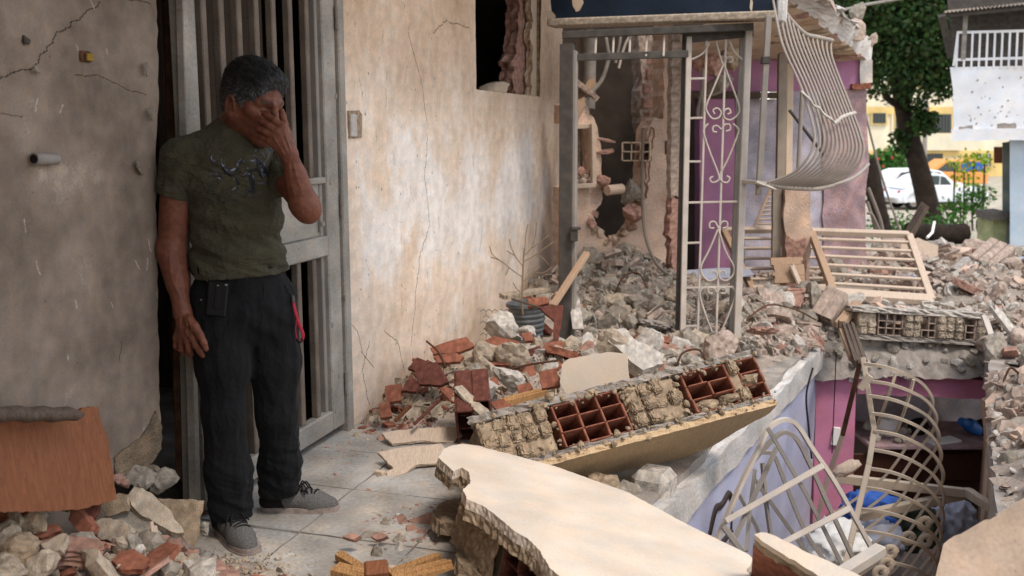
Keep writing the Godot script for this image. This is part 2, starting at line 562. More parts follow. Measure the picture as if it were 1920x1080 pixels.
# paint that flakes off a wall: layers of tint, runs, patches and cracks, on a picture of the wall (u along it, v down it)
func wall_picture(n: Vector2i, sd: int, base: Color, stain: Color, bare: Color, where: Callable, cracks: Array, spots: int) -> ImageTexture:
	var w := n.x
	var h := n.y
	var f1 := noise(sd, 0.0042, 5)
	var f2 := noise(sd + 1, 0.02, 5)
	var f3 := noise(sd + 2, 0.15, 3)
	var out := PackedByteArray()
	out.resize(w * h * 3)
	for y in h:
		for x in w:
			var big := f1.get_noise_2d(x, y)
			var mid := f2.get_noise_2d(x * 1.1, y * 0.8)
			var drip := f3.get_noise_2d(x * 0.9, y * 0.05)
			var fine := f3.get_noise_2d(x, y)
			var m: Vector2 = where.call(float(x) / w, float(y) / h)     # how bare, how stained
			var kb := clampf((m.x + big * 1.15 + mid * 0.4 + fine * 0.10 + drip * 0.10) * 1.9, 0.0, 1.0)
			var ks := clampf(m.y + mid * 0.25 - big * 0.5 + drip * 0.05, 0.0, 1.0)
			var c := base.lerp(stain, ks).lerp(bare, kb * 0.9)
			var k := 1.0 + fine * 0.05 + big * 0.07
			var i := (y * w + x) * 3
			out[i] = int(255 * clampf(c.r * k, 0, 1))
			out[i + 1] = int(255 * clampf(c.g * k, 0, 1))
			out[i + 2] = int(255 * clampf(c.b * k, 0, 1))
	var im := Image.create_from_data(w, h, false, Image.FORMAT_RGB8, out)
	var r := RandomNumberGenerator.new()
	r.seed = sd
	for i in spots:
		var p := Vector2i(r.randi() % w, r.randi() % h)
		im.fill_rect(Rect2i(p, Vector2i(1 + r.randi() % 3, 1 + r.randi() % 4)), Color(0.36, 0.29, 0.25).lerp(bare, r.randf() * 0.5))
	for i in spots / 3:       # scuffs
		var p := Vector2(r.randf() * w, r.randf() * h)
		var d := Vector2(r.randf_range(-0.5, 0.5), 1).normalized()
		var tone := Color(0.93, 0.88, 0.83) if r.randf() < 0.6 else Color(0.52, 0.42, 0.36)
		var ll := r.randi_range(6, 30)
		for k in ll:
			p += d + Vector2(r.randf_range(-0.6, 0.6), 0)
			if p.x > 2 and p.y > 2 and p.x < w - 3 and p.y < h - 3:
				for e in r.randi_range(1, 4):
					var q := Vector2i(p) + Vector2i(e - 1, 0)
					im.set_pixelv(q, im.get_pixelv(q).lerp(tone, 0.45))
	for cr in cracks:
		var pts: Array = cr[0]
		for i in pts.size() - 1:
			var a: Vector2 = pts[i]
			var b: Vector2 = pts[i + 1]
			var k := int(a.distance_to(b) * 2.0)
			var off := 0.0
			for j in k:
				off = clampf(off + r.randf_range(-0.9, 0.9), -4, 4)
				var p := a.lerp(b, float(j) / k) + Vector2(off, off * 0.6)
				var ww: float = cr[1]
				for e in range(-1, 2):
					if absf(e) <= ww * r.randf():
						var q := Vector2i(clampi(int(p.x) + e, 0, w - 1), clampi(int(p.y), 0, h - 1))
						im.set_pixelv(q, Color(0.2, 0.16, 0.13).lerp(im.get_pixelv(q), 0.25))
	return ImageTexture.create_from_image(im)
func plain_uv(called: String, tex: Texture2D, rough := 0.92) -> StandardMaterial3D:
	var m := StandardMaterial3D.new()
	m.resource_name = called
	m.albedo_texture = tex
	m.roughness = rough
	m.metallic_specular = 0.25
	m.detail_enabled = true
	m.detail_blend_mode = BaseMaterial3D.BLEND_MODE_MUL
	m.detail_albedo = lib.soft
	m.detail_uv_layer = BaseMaterial3D.DETAIL_UV_2
	m.uv2_triplanar = true
	m.uv2_world_triplanar = true
	m.uv2_scale = Vector3.ONE * 3.3
	M[called] = m
	return m
# a wall face made of cells that bulge a little, with its edges and a thickness; keep() says which cells stand
func wall_face(s: MB, s0: float, s1: float, y0: float, y1: float, o: float, st: float, uvr: Rect2, bulge: FastNoiseLite, amp: float) -> void:
	var ns := maxi(1, int(round((s1 - s0) / st)))
	var ny := maxi(1, int(round((y1 - y0) / st)))
	var p := func(i: int, j: int) -> Vector3:
		var a := s0 + (s1 - s0) * i / ns
		var y := y0 + (y1 - y0) * j / ny
		return W(a, y, o + bulge.get_noise_2d(a, y) * amp)
	var u := func(i: int, j: int) -> Vector2:
		return Vector2((s0 + (s1 - s0) * i / ns - uvr.position.x) / uvr.size.x, 1.0 - (y0 + (y1 - y0) * j / ny - uvr.position.y) / uvr.size.y)
	var nrm := func(i: int, j: int) -> Vector3:
		var a := s0 + (s1 - s0) * i / ns
		var y := y0 + (y1 - y0) * j / ny
		var gx := (bulge.get_noise_2d(a + 0.01, y) - bulge.get_noise_2d(a - 0.01, y)) * amp / 0.02
		var gy := (bulge.get_noise_2d(a, y + 0.01) - bulge.get_noise_2d(a, y - 0.01)) * amp / 0.02
		return (WN - WU * gx - Vector3.UP * gy).normalized()
	for i in ns:
		for j in ny:
			var q := [p.call(i, j), p.call(i + 1, j), p.call(i + 1, j + 1), p.call(i, j + 1)]
			var m := [nrm.call(i, j), nrm.call(i + 1, j), nrm.call(i + 1, j + 1), nrm.call(i, j + 1)]
			var k := s.uv.size()
			s.stri(q[0], q[1], q[2], m[0], m[1], m[2]); s.stri(q[0], q[2], q[3], m[0], m[2], m[3])
			var t := [u.call(i, j), u.call(i + 1, j), u.call(i + 1, j + 1), u.call(i, j + 1)]
			s.uv[k] = t[0]; s.uv[k + 1] = t[2]; s.uv[k + 2] = t[1]
			s.uv[k + 3] = t[0]; s.uv[k + 4] = t[3]; s.uv[k + 5] = t[2]

func wb(sh: MB, s0: float, s1: float, y0: float, y1: float, o0: float, o1: float, ch := 0.004) -> void:   # a box in the wall's own directions
	sh.box(W((s0 + s1) * 0.5, (y0 + y1) * 0.5, (o0 + o1) * 0.5), Vector3(absf(s1 - s0), absf(y1 - y0), absf(o1 - o0)), Basis(WU, Vector3.UP, WN), ch)
func wbp(called: String, s0: float, s1: float, y0: float, y1: float, o0: float, o1: float, m: Material, parent: Node, ch := 0.004) -> MeshInstance3D:
	var sh := MB.new()
	wb(sh, s0, s1, y0, y1, o0, o1, ch)
	return add(called, sh, m, parent)
func wall_x(o := 0.0) -> Transform3D:
	return Transform3D(WU, Vector3.UP, WN, W(0, 0, o))
func uvpix(pts: Array, r: Rect2, n: Vector2i, o := 0.0) -> Array:     # picture places of sight lines that meet the wall
	var out := []
	for p in pts:
		var q := onwall(p[0], p[1], o)
		out.append(Vector2((q.x - r.position.x) / r.size.x * n.x, (1.0 - (q.y - r.position.y) / r.size.y) * n.y))
	return out

func entrance_wall() -> void:
	var r := Rect2(4.1, 0.0, 4.2, 2.8)
	var n := Vector2i(1500, 840)
	var cracks := []
	for c in [[[[800, 250], [796, 340], [806, 420], [790, 470], [778, 560], [770, 650]], 1.0], [[[648, 595], [668, 620], [676, 660], [700, 690]], 1.0], [[[720, 620], [745, 640], [760, 700]], 0.7], [[[905, 420], [900, 470]], 0.7], [[[765, 60], [790, 150], [800, 230]], 0.6], [[[812, 60], [840, 40], [880, 52]], 0.6], [[[690, 640], [680, 700], [694, 760]], 0.7], [[[1000, 380], [990, 470]], 0.5]]:
		cracks.append([uvpix(c[0], r, n), c[1]])
	var where := func(u: float, v: float) -> Vector2:
		var y := 2.8 * (1.0 - v)
		var s := 4.1 + 4.2 * u
		var band := exp(-pow((y - 1.0) / 0.5, 2.0)) * clampf((s - 4.25) * 3.0, 0.0, 1.0) * clampf((8.4 - s) * 1.0, 0.25, 1.0)
		return Vector2(-0.44 + 0.95 * band + 0.1 * clampf(0.7 - y, 0.0, 1.0), -0.02 + 0.6 * smoothstep(1.35, 2.1, y) + 0.2 * smoothstep(6.5, 8.2, s) + 0.25 * smoothstep(0.5, 0.1, y))
	var tex := wall_picture(n, 301, rgb(229, 208, 188), rgb(212, 178, 146), rgb(229, 221, 214), where, cracks, 420)
	var m := plain_uv("wall_paint", tex)
	m.heightmap_enabled = false
	var t := thing("house_wall", "tan plaster wall with white worn patches and small high window hole", "wall")
	var b := noise(303, 1.6, 4)
	var q0 := onwall(893, 168)
	var q1 := onwall(1013, 182)
	var s := MB.new()
	var uvr := Rect2(r.position, r.size)
	wall_face(s, 4.17, q0.x, 0.0, 2.8, 0.0, 0.05, uvr, b, 0.012)
	wall_face(s, q0.x, q1.x, 0.0, q0.y, 0.0, 0.05, uvr, b, 0.012)
	wall_face(s, q0.x, q1.x, 2.5, 2.8, 0.0, 0.05, uvr, b, 0.012)
	wall_face(s, q1.x, 8.3, 0.0, 2.8, 0.0, 0.05, uvr, b, 0.012)
	add("plaster", s, m, t)
	s = MB.new()       # the body of the wall behind its plaster
	wb(s, 4.165, q0.x, 0.0, 2.8, -0.2, -0.012); wb(s, q0.x, q1.x, 0.0, q0.y, -0.2, -0.012); wb(s, q0.x, q1.x, 2.5, 2.8, -0.2, -0.012); wb(s, q1.x, 8.3, 0.0, 2.8, -0.2, -0.012)
	add("masonry", s, M.mortar, t)
	# the window hole: a broken reveal on the far side, a rough sill, an old dark frame inside
	s = MB.new()
	var line := PackedVector2Array()
	for i in 15:
		line.append(Vector2(q1.x - 0.3 - R.randf_range(-0.09, 0.09) - (0.12 if i < 5 else 0.0), q0.y + 0.06 * i))
	for i in 15:
		line.append(Vector2(q1.x + 0.02, q0.y + 0.06 * (14 - i)))
	s.slab(line, 0.10, wall_x(-0.09), 0.03, 4, 0.05, R)
	add("broken_reveal", s, M.clay_dust, t)
	s = MB.new()
	line = PackedVector2Array()
	for i in 12:
		line.append(Vector2(q1.x - 0.16 - R.randf_range(-0.07, 0.07), q0.y + 0.07 * i))
	for i in 12:
		line.append(Vector2(q1.x + 0.03, q0.y + 0.07 * (11 - i)))
	s.slab(line, 0.05, wall_x(-0.03), 0.02, 3, 0.04, R)
	add("loose_plaster", s, M.plaster, t)
	s = MB.new()
	wb(s, q0.x, q1.x, q0.y - 0.03, q0.y + 0.006, -0.24, -0.02)
	add("window_sill", s, M.mortar, t)
	wbp("window_frame", q0.x + 0.28, q0.x + 0.4, q0.y, 2.1, -0.42, -0.35, M.wood_brown, t)
	wbp("window_frame", q0.x - 0.2, q0.x + 0.4, 2.1, 2.2, -0.42, -0.35, M.wood_brown, t)
	one("plaster_lump", "small pale plaster lump lying on the high window sill", "plaster fragment", rock(900, 1, 7, 0.05), M.plaster, at(W(q0.x + 0.75, q0.y + 0.03, -0.12), Vector3(0.3, 1, 0.2), Vector3(0.16, 0.04, 0.07)))
	# the socket box that was torn out of the wall, beside the door
	s = MB.new()
	var a := onwall(650, 206)
	var c := onwall(676, 259)
	var ring := PackedVector2Array([Vector2(a.x, c.y), Vector2(c.x - 0.01, c.y + 0.002), Vector2(c.x, a.y - 0.02), Vector2(c.x - 0.03, a.y), Vector2(a.x, a.y - 0.004)])
	s.slab(ring, 0.02, wall_x(0.012), 0.002, 1, 0.03, R)
	var sock := add("socket_recess", s, M.mortar, t)
	s = MB.new()
	wb(s, a.x + 0.005, (a.x + c.x) * 0.5 - 0.005, c.y + 0.006, a.y - 0.02, 0.0, 0.022, 0.006)
	add("socket_plate", s, M.plaster_white, sock)
	# the room behind the wall
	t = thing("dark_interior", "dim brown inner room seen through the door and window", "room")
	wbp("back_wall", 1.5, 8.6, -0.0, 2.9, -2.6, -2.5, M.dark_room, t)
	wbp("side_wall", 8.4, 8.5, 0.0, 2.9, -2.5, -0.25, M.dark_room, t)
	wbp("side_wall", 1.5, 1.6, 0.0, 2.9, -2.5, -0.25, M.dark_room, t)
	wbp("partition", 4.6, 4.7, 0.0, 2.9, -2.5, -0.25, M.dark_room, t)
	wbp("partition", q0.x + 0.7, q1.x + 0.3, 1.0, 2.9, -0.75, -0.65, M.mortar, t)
	# roof over the entrance; its unseen overhang is sized to dim the left
	t = thing("porch_roof", "concrete roof slab over the entrance, above the man", "roof")
	wbp("slab", -1.2, 3.7, 2.78, 2.95, -2.7, 1.45, M.plaster, t)
	wbp("slab", -3.2, -1.203, 2.78, 2.95, -2.7, 3.0, M.plaster, t)  # unseen rear slab, added to cut skylight from behind the viewer
	wbp("slab", 3.703, 8.3, 2.78, 2.95, -2.7, 0.7, M.plaster, t)
	t = thing("side_wall", "added unseen wall left of the cracked pier, dimming the doorway side", "wall")
	wbp("masonry", 0.62, 0.8, 0.0, 2.77, 0.0, 1.0, M.plaster, t)  # added out of view to darken the left side
	t = thing("added_rear_wall", "added plain wall behind the viewer that blocks light from there", "wall")
	wbp("masonry", -1.75, -1.55, 0.0, 2.77, -0.2, 3.0, M.plaster, t)  # unseen, added so that light comes mainly from the right

func left_pier() -> void:
	var r := Rect2(1.9, 0.2, 1.0, 1.8)
	var n := Vector2i(600, 1080)
	var cracks := []
	for c in [[[[0, 148], [20, 138], [60, 130], [75, 110], [100, 80], [110, 60], [150, 35], [190, 5]], 1.9], [[[140, 140], [185, 142], [215, 155], [240, 168], [278, 180]], 1.1], [[[240, 0], [265, 3], [282, 8]], 1.9], [[[0, 212], [45, 220]], 0.8], [[[228, 640], [226, 680]], 0.8]]:
		cracks.append([uvpix(c[0], r, n), c[1]])
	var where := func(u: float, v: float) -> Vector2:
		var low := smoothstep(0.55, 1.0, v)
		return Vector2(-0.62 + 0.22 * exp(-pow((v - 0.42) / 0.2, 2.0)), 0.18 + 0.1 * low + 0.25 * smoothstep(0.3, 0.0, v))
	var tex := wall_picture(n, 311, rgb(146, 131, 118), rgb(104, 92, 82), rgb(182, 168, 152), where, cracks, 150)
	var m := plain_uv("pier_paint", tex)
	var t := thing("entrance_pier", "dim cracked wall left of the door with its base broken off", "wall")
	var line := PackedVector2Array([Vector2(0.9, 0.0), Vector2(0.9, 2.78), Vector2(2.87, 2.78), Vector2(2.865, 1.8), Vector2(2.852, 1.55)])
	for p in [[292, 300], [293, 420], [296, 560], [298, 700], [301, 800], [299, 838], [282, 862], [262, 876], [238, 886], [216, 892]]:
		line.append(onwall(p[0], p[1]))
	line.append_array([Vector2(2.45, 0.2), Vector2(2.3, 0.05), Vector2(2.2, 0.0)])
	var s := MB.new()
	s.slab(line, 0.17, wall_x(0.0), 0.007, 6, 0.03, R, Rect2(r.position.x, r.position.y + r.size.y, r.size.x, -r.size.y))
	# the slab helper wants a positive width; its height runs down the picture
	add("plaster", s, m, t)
	# where the plaster skin came away at the foot: bare rough masonry
	s = MB.new()
	line = PackedVector2Array()
	for p in [[212, 858], [235, 840], [262, 822], [276, 800], [290, 770], [302, 800], [300, 842], [284, 866], [262, 880], [238, 890], [214, 896]]:
		line.append(onwall(p[0], p[1]))
	s.slab(line, 0.16, wall_x(0.006), 0.006, 4, 0.02, R)
	add("bare_masonry", s, mat("pier_core", rgb(150, 130, 108), 1.0, lib.mot2, 2.5, lib.hrough, 0.8), t)
	# bits still stuck in or hanging on it
	var q := onwall(52, 298)
	s = MB.new()
	s.lathe(W(q.x, q.y, 0.02), [Vector2(0.013, 0), Vector2(0.017, 0), Vector2(0.017, 0.085), Vector2(0.0, 0.085)], 14, Basis(WN, WU, Vector3.UP).rotated(WN, -0.03))
	one("pipe_stub", "short grey pipe stub lying across the cracked left wall", "pipe stub", s, M.pipe)
	s = MB.new()
	s.lathe(W(q.x - 0.001, q.y, 0.02), [Vector2(0.0, 0.0), Vector2(0.0125, 0.0)], 12, Basis(WN, -WU, -Vector3.UP).rotated(WN, -0.03))
	add("bore_shade", s, M.black, get_child(-1))  # black disc closes the stub; the bore's shade is put into its colour
	q = onwall(158, 106)
	var y := thing("cable_box", "yellowish broken cable box set in the left wall", "cable box")
	s = MB.new()
	wb(s, q.x - 0.022, q.x + 0.022, q.y - 0.016, q.y + 0.016, -0.005, 0.008); add("rim", s, M.rust, y)
	s = MB.new()
	wb(s, q.x - 0.008, q.x + 0.02, q.y - 0.013, q.y + 0.010, 0.009, 0.018, 0.003); add("block", s, mat("old_yellow", rgb(150, 120, 50), 0.8, lib.mot, 4.0), y)
	q = onwall(44, 74)
	one("wall_plug", "small dark hole plug in the upper left wall", "wall plug", rock(901, 1, 8, 0.1), M.iron_dark, at(W(q.x, q.y, 0.004), Vector3(0, 0.3, 0), Vector3(0.014, 0.016, 0.01)))
	for h in [[254, 316, "pale lid flap curling off the left wall beside the man's sleeve", 0.5, 1.0], [266, 128, "narrow torn plaster flap high by the door gap", -0.2, 0.8], [60, 132, "tiny plaster flake hanging in the long crack", 0.9, 0.6], [274, 214, "grey broken plaster knob at the pier edge above the man's shoulder", 0.2, 0.8]]:
		q = onwall(h[0], h[1])
		s = MB.new()
		var l := PackedVector2Array([Vector2(-0.014, 0.02), Vector2(0.012, 0.026), Vector2(0.016, -0.006), Vector2(0.022, -0.03), Vector2(0.002, -0.022), Vector2(-0.012, 0.0)])
		s.slab(l, 0.006, Transform3D(Basis(WU, Vector3.UP, WN).rotated(Vector3.UP, 0.5).rotated(WN, h[3]).scaled_local(Vector3.ONE * h[4]), W(q.x, q.y, 0.02)), 0.002, 2, 0.01, R)
		one("plaster_flap", h[2], "plaster flake", s, M.concrete)

func door() -> void:
	var t := thing("gate_door", "dirty white steel barred door with solid middle panel behind the man", "door")
	var top := 2.62
	var wh: Material = M.paint_white
	mat("bar_grime", rgb(126, 113, 101), 0.7, lib.mot, 1.3, lib.hfine, 0.1)
	var o := -0.02
	# fixed jamb and the leaf's outer stile
	wbp("door_jamb", 4.125, 4.185, 0.0, top + 0.1, -0.06, 0.02, wh, t, 0.006)
	wbp("stile", 4.0, 4.118, 0.05, top, o - 0.025, o + 0.025, wh, t, 0.006)
	wbp("stile_edge", 3.972, 3.998, 0.14, top, o - 0.035, o + 0.005, M.paint_grey, t)
	wbp("stile", 2.985, 3.065, 0.05, top, o - 0.025, o + 0.03, wh, t, 0.006)
	wbp("bottom_rail", 3.065, 4.0, 0.05, 0.145, o - 0.025, o + 0.026, wh, t, 0.006)
	wbp("top_rail", 3.065, 4.0, top - 0.08, top, o - 0.025, o + 0.024, wh, t, 0.006)
	var p0 := onwall(600, 445).y
	var p1 := onwall(600, 345).y
	wbp("middle_rail", 3.065, 4.0, p0 - 0.09, p0, o - 0.025, o + 0.027, wh, t, 0.006)
	wbp("middle_panel", 3.065, 3.972, p0, p1, o - 0.02, o + 0.0, wh, t)
	wbp("panel_bead", 3.955, 3.968, p0 + 0.02, p1 - 0.06, o, o + 0.014, M.paint_grey, t)
	wbp("panel_rail", 3.065, 4.0, p1, p1 + 0.028, o - 0.024, o + 0.022, wh, t)
	for i in 7:
		var s := 3.125 + 0.109 * i + 0.0027 * i * i
		wbp("bar", s, s + 0.034, p1 + 0.028, top - 0.08, o - 0.02, o + 0.012, M.bar_grime, t)
		wbp("bar", s, s + 0.034, 0.145, p0 - 0.09, o - 0.02, o + 0.012, M.bar_grime, t)
	for y in [1.86, 1.03, 0.2]:
		var h := MB.new()
		h.lathe(W(4.121, y, 0.016), [Vector2(0, 0), Vector2(0.011, 0), Vector2(0.011, 0.045), Vector2(0.008, 0.046), Vector2(0.008, 0.05), Vector2(0.011, 0.051), Vector2(0.011, 0.1), Vector2(0, 0.1)], 10)
		add("hinge", h, M.paint_grey, t)
	# rust chips where the paint is gone
	for c in [[618, 340], [628, 180], [604, 420], [622, 610], [634, 705], [628, 770], [640, 560], [614, 455]]:
		var q := onwall(c[0], c[1])
		var h := MB.new()
		var l := PackedVector2Array()
		for k in 8:
			l.append(Vector2(cos(TAU * k / 8), sin(TAU * k / 8) * 1.3) * R.randf_range(0.006, 0.014))
		h.slab(l, 0.004, wall_x(0.0).translated(WU * q.x + Vector3(0, q.y, 0) + WN * (0.0075 if q.x < 4.118 else 0.0225)), 0, 1)
		add("paint_chip", h, M.paint_grey, t)
	# the wooden door that stands shut behind the bars
	t = thing("wooden_door", "brown panelled wooden door closed behind the steel bars", "door")
	wbp("door_leaf", 3.05, 3.72, 0.02, 2.6, -0.16, -0.12, M.brown_door, t)
	for k in 4:
		wbp("door_panel", 3.3, 3.6, 0.2 + 0.6 * k, 0.66 + 0.6 * k, -0.12, -0.105, M.brown_door, t, 0.012)
	# a second leaf, folded open against the pier, seen nearly edge on
	t = thing("folded_gate", "narrow steel gate leaf folded open between pier and door", "gate")
	for b in [[300, -20, 334, 660, 0.030, M.rust, -0.16], [318, -20, 340, 900, 0.03, M.rust, -0.10], [335, -20, 356, 940, 0.045, M.paint_white, -0.06], [352, -20, 372, 930, 0.026, M.rust, -0.03], [340, -20, 366, 950, 0.03, wh, 0.01]]:
		var a := onwall(b[0], b[1], b[6])
		var c := onwall(b[2], b[3], b[6])
		boxpart("upright", W(a.x, a.y, b[6]), W(c.x, maxf(c.y, 0.03), b[6]), b[4], 0.03, b[5], t, WN)
	var e := W(2.92, 0.05, -0.08)
	boxpart("foot_rail", e, W(3.08, 0.05, 0.0), 0.03, 0.05, M.rust, t)

# an outline given by sight lines that meet an upright plane, as (x, y) in that plane
func plane_line(pts: Array, o: Vector3, x: Vector3, nrm: Vector3) -> PackedVector2Array:
	var l := PackedVector2Array()
	for p in pts:
		var q := onplane(p[0], p[1], o, nrm) - o
		l.append(Vector2(q.dot(x), q.y))
	return l
func pl(pts: Array, d) -> Array:      # points on sight lines, all at one distance or each at its own (third number)
	var o := []
	for p in pts:
		o.append(P(p[0], p[1], p[2] if p.size() > 2 else d))
	return o
func wire(called: String, pts: Array, d: float, r, m: Material, parent: Node, per := 6, sides := 6) -> MeshInstance3D:
	return tubepart(called, smooth(pl(pts, d), per), r, m, parent, sides)

func porch() -> void:
	# blue beam
	var t := thing("fascia_beam", "dark blue painted beam with flaked patches over the porch gate", "beam")
	var a := P(1034, 50, 6.75)
	var b := P(1452, 36, 6.25)
	var x := (b - a).normalized()
	var nz := x.cross(Vector3.UP).normalized()
	var fr := Basis(x, nz.cross(x), nz)
	var ln := a.distance_to(b)
	var s := MB.new()
	var l := PackedVector2Array([Vector2(0, 0.05), Vector2(ln, 0.05), Vector2(ln + 0.02, 0.62), Vector2(-0.03, 0.62)])
	s.slab(l, 0.16, Transform3D(fr, a), 0.003, 3, 0.06, R)
	add("painted_face", s, M.fascia, t)
	s = MB.new()
	s.box(a + fr * Vector3(ln * 0.5, 0.022, -0.02), Vector3(ln + 0.02, 0.05, 0.18), fr, 0.008)
	add("lower_lip", s, M.concrete_warm, t)
	s = MB.new()
	s.box(a + fr * Vector3(ln + 0.035, 0.26, -0.09), Vector3(0.05, 0.56, 0.2), fr, 0.012)
	add("white_end", s, M.plaster_white, t)
	for c in [[[1022, 20], [1036, 22], [1042, 30], [1036, 46], [1028, 48]], [[1072, -8], [1092, -10], [1094, 6], [1087, 20], [1080, 22], [1074, 10]], [[1408, -6], [1412, 4], [1410, 24], [1406, 14]]]:
		s = MB.new()
		s.slab(plane_line(c, a, x, nz), 0.004, Transform3D(fr, a + nz * 0.0045), 0.002, 1, 0.02, R)
		add("flaked_patch", s, M.plaster, t)
	# dark steel post with its latch
	t = thing("steel_post", "dark grey steel door post at the end of the tan wall", "post")
	var pa := P(1064, 84, 6.35)
	var pb := P(1061, 640, 6.3)
	pb.y = -0.0
	boxpart("post", pb, pa, 0.085, 0.07, M.iron_dark, t, WU)
	boxpart("door_stop", pb + Vector3(0.05, 0, 0.01), pa + Vector3(0.05, -0.04, 0.01), 0.025, 0.05, M.paint_grey, t, WU)
	s = MB.new()
	s.box(P(1076, 439, 6.25), Vector3(0.05, 0.09, 0.04), Basis.IDENTITY, 0.006); s.box(P(1080, 428, 6.23), Vector3(0.06, 0.02, 0.03), Basis.IDENTITY, 0.004)
	add("latch", s, M.iron_dark, t)
	# transom with short bars between the post and the gate
	t = thing("gate_transom", "grey metal transom with short bars between steel post and scrolled gate", "transom")
	boxpart("rail", P(1074, 108, 6.35), P(1290, 101, 6.4), 0.03, 0.045, M.iron_dark, t)
	boxpart("rail", P(1054, 66, 6.4), P(1412, 50, 6.35), 0.05, 0.045, M.iron_dark, t)
	for px in [1118, 1151, 1182, 1213, 1246]:
		boxpart("short_bar", P(px, 60, 6.4), P(px - 2, 106, 6.37), 0.014, 0.014, M.iron_pale, t)
	# the scrolled gate
	t = thing("scrolled_gate", "tall narrow pale iron gate with heart scrolls standing in rubble", "gate")
	var gd := 6.45
	var ip: Material = M.iron_pale
	boxpart("stile", P(1292, 62, gd), P(1279, 658, gd), 0.035, 0.03, ip, t, Vector3.BACK)
	boxpart("stile", P(1284, 62, gd + 0.05), P(1270, 640, gd + 0.05), 0.03, 0.03, M.iron_dark, t, Vector3.BACK)
	boxpart("stile", P(1404, 52, gd - 0.02), P(1381, 640, gd - 0.02), 0.042, 0.035, ip, t, Vector3.BACK)
	boxpart("stile", P(1392, 72, gd + 0.06), P(1370, 640, gd + 0.06), 0.035, 0.03, M.paint_grey, t, Vector3.BACK)
	boxpart("top_rail", P(1284, 70, gd), P(1412, 58, gd), 0.03, 0.075, M.iron_dark, t)
	boxpart("bar", P(1325, 76, gd), P(1307, 655, gd), 0.014, 0.014, ip, t, Vector3.BACK)
	boxpart("bar", P(1361, 74, gd), P(1342, 650, gd), 0.014, 0.014, ip, t, Vector3.BACK)
	for h in [[1290, 148, 1322, 147], [1288, 222, 1318, 221], [1287, 303, 1314, 303], [1287, 380, 1390, 378], [1284, 456, 1312, 455], [1282, 540, 1376, 538], [1280, 612, 1308, 611]]:
		boxpart("cross_bar", P(h[0], h[1], gd), P(h[2], h[3], gd), 0.012, 0.014, ip, t)
	for c in [
		[[1356, 122], [1342, 155], [1325, 196], [1325, 208], [1335, 222], [1347, 221], [1352, 211], [1345, 203], [1337, 207], [1340, 214]],
		[[1358, 122], [1374, 165], [1386, 200], [1384, 214], [1370, 225], [1358, 220], [1358, 208], [1366, 204], [1370, 211], [1364, 214]],
		[[1343, 78], [1350, 105], [1357, 122], [1362, 109], [1372, 107], [1374, 114], [1367, 117]],
		[[1352, 243], [1345, 236], [1337, 238], [1337, 246], [1344, 248]],
		[[1353, 243], [1359, 234], [1368, 234], [1369, 243], [1361, 246]],
		[[1328, 232], [1321, 240], [1320, 252], [1332, 288], [1348, 330], [1344, 340], [1335, 342], [1331, 335], [1337, 331]],
		[[1374, 232], [1383, 240], [1384, 250], [1366, 296], [1350, 328], [1354, 340], [1364, 342], [1368, 334], [1362, 330]],
		[[1347, 428], [1340, 416], [1331, 418], [1331, 427], [1339, 428]],
		[[1347, 428], [1354, 416], [1363, 417], [1363, 426], [1355, 428]],
		[[1346, 430], [1330, 468], [1315, 498], [1316, 514], [1328, 526], [1342, 522], [1344, 512], [1336, 508], [1331, 514]],
		[[1347, 430], [1360, 470], [1376, 500], [1374, 516], [1362, 526], [1350, 522], [1349, 512], [1357, 508], [1361, 515]],
		[[1344, 548], [1338, 540], [1328, 541], [1329, 549], [1336, 550]],
		[[1345, 548], [1351, 540], [1360, 541], [1360, 549], [1352, 550]],
		[[1318, 540], [1312, 552], [1320, 582], [1334, 620], [1342, 640], [1336, 648], [1328, 643]],
		[[1374, 540], [1379, 552], [1366, 590], [1352, 622], [1344, 640], [1350, 648], [1358, 642]],
		[[1330, 80], [1318, 100], [1296, 112]], [[1368, 78], [1378, 98], [1392, 112]]]:
		wire("scroll", c, gd - 0.008, 0.0062, ip, t, 5, 6)
	# steel posts to the right of the gate that carry the hanging grille
	t = thing("grille_post", "leaning square grey post between the gate and hanging grille", "post")
	boxpart("post", P(1441, 30, 6.2), P(1422, 366, 6.3), 0.035, 0.035, M.paint_grey, t, Vector3.BACK)
	s = MB.new()
	s.box(P(1435, 113, 6.22), Vector3(0.05, 0.045, 0.05), Basis.IDENTITY, 0.004)
	add("socket", s, M.iron_dark, t)
	t = thing("foot_bar", "short level bar from the gate stile to the hanging grille's foot", "bar")
	boxpart("bar", P(1394, 340, 6.42), P(1424, 343, 6.25), 0.03, 0.025, M.iron_pale, t)

	# the broken wall beyond the post
	t = thing("broken_wall", "pinkish wall broken open by a ragged hole onto a tiled bathroom", "wall")
	var wa := P(1062, 400, 7.7)
	var wbx := P(1262, 400, 8.1)
	var wx := wbx - wa
	wx.y = 0
	wx = wx.normalized()
	var wn := wx.cross(Vector3.UP).normalized()
	var wt := Transform3D(wx, Vector3.UP, wn, wa)
	s = MB.new()
	s.slab(plane_line([[1055, 352], [1112, 345], [1126, 350], [1130, 372], [1118, 392], [1111, 408], [1120, 425], [1138, 446], [1160, 452], [1180, 436], [1198, 408], [1206, 362], [1207, 320], [1212, 270], [1216, 240], [1226, 219], [1244, 222], [1246, 40], [1262, 40], [1257, 590], [1055, 620]], wa, wx, wn), 0.17, wt, 0.014, 5, 0.045, R)
	add("plaster", s, mat("wall_pinkish", rgb(222, 192, 170), 0.95, lib.mot, 0.7, lib.hfine, 0.3), t)
	var rim := [[1126, 352], [1124, 376], [1115, 396], [1114, 412], [1122, 426], [1130, 438], [1142, 448], [1154, 452], [1166, 450], [1178, 438], [1188, 426], [1196, 412], [1202, 396], [1206, 376], [1207, 350]]
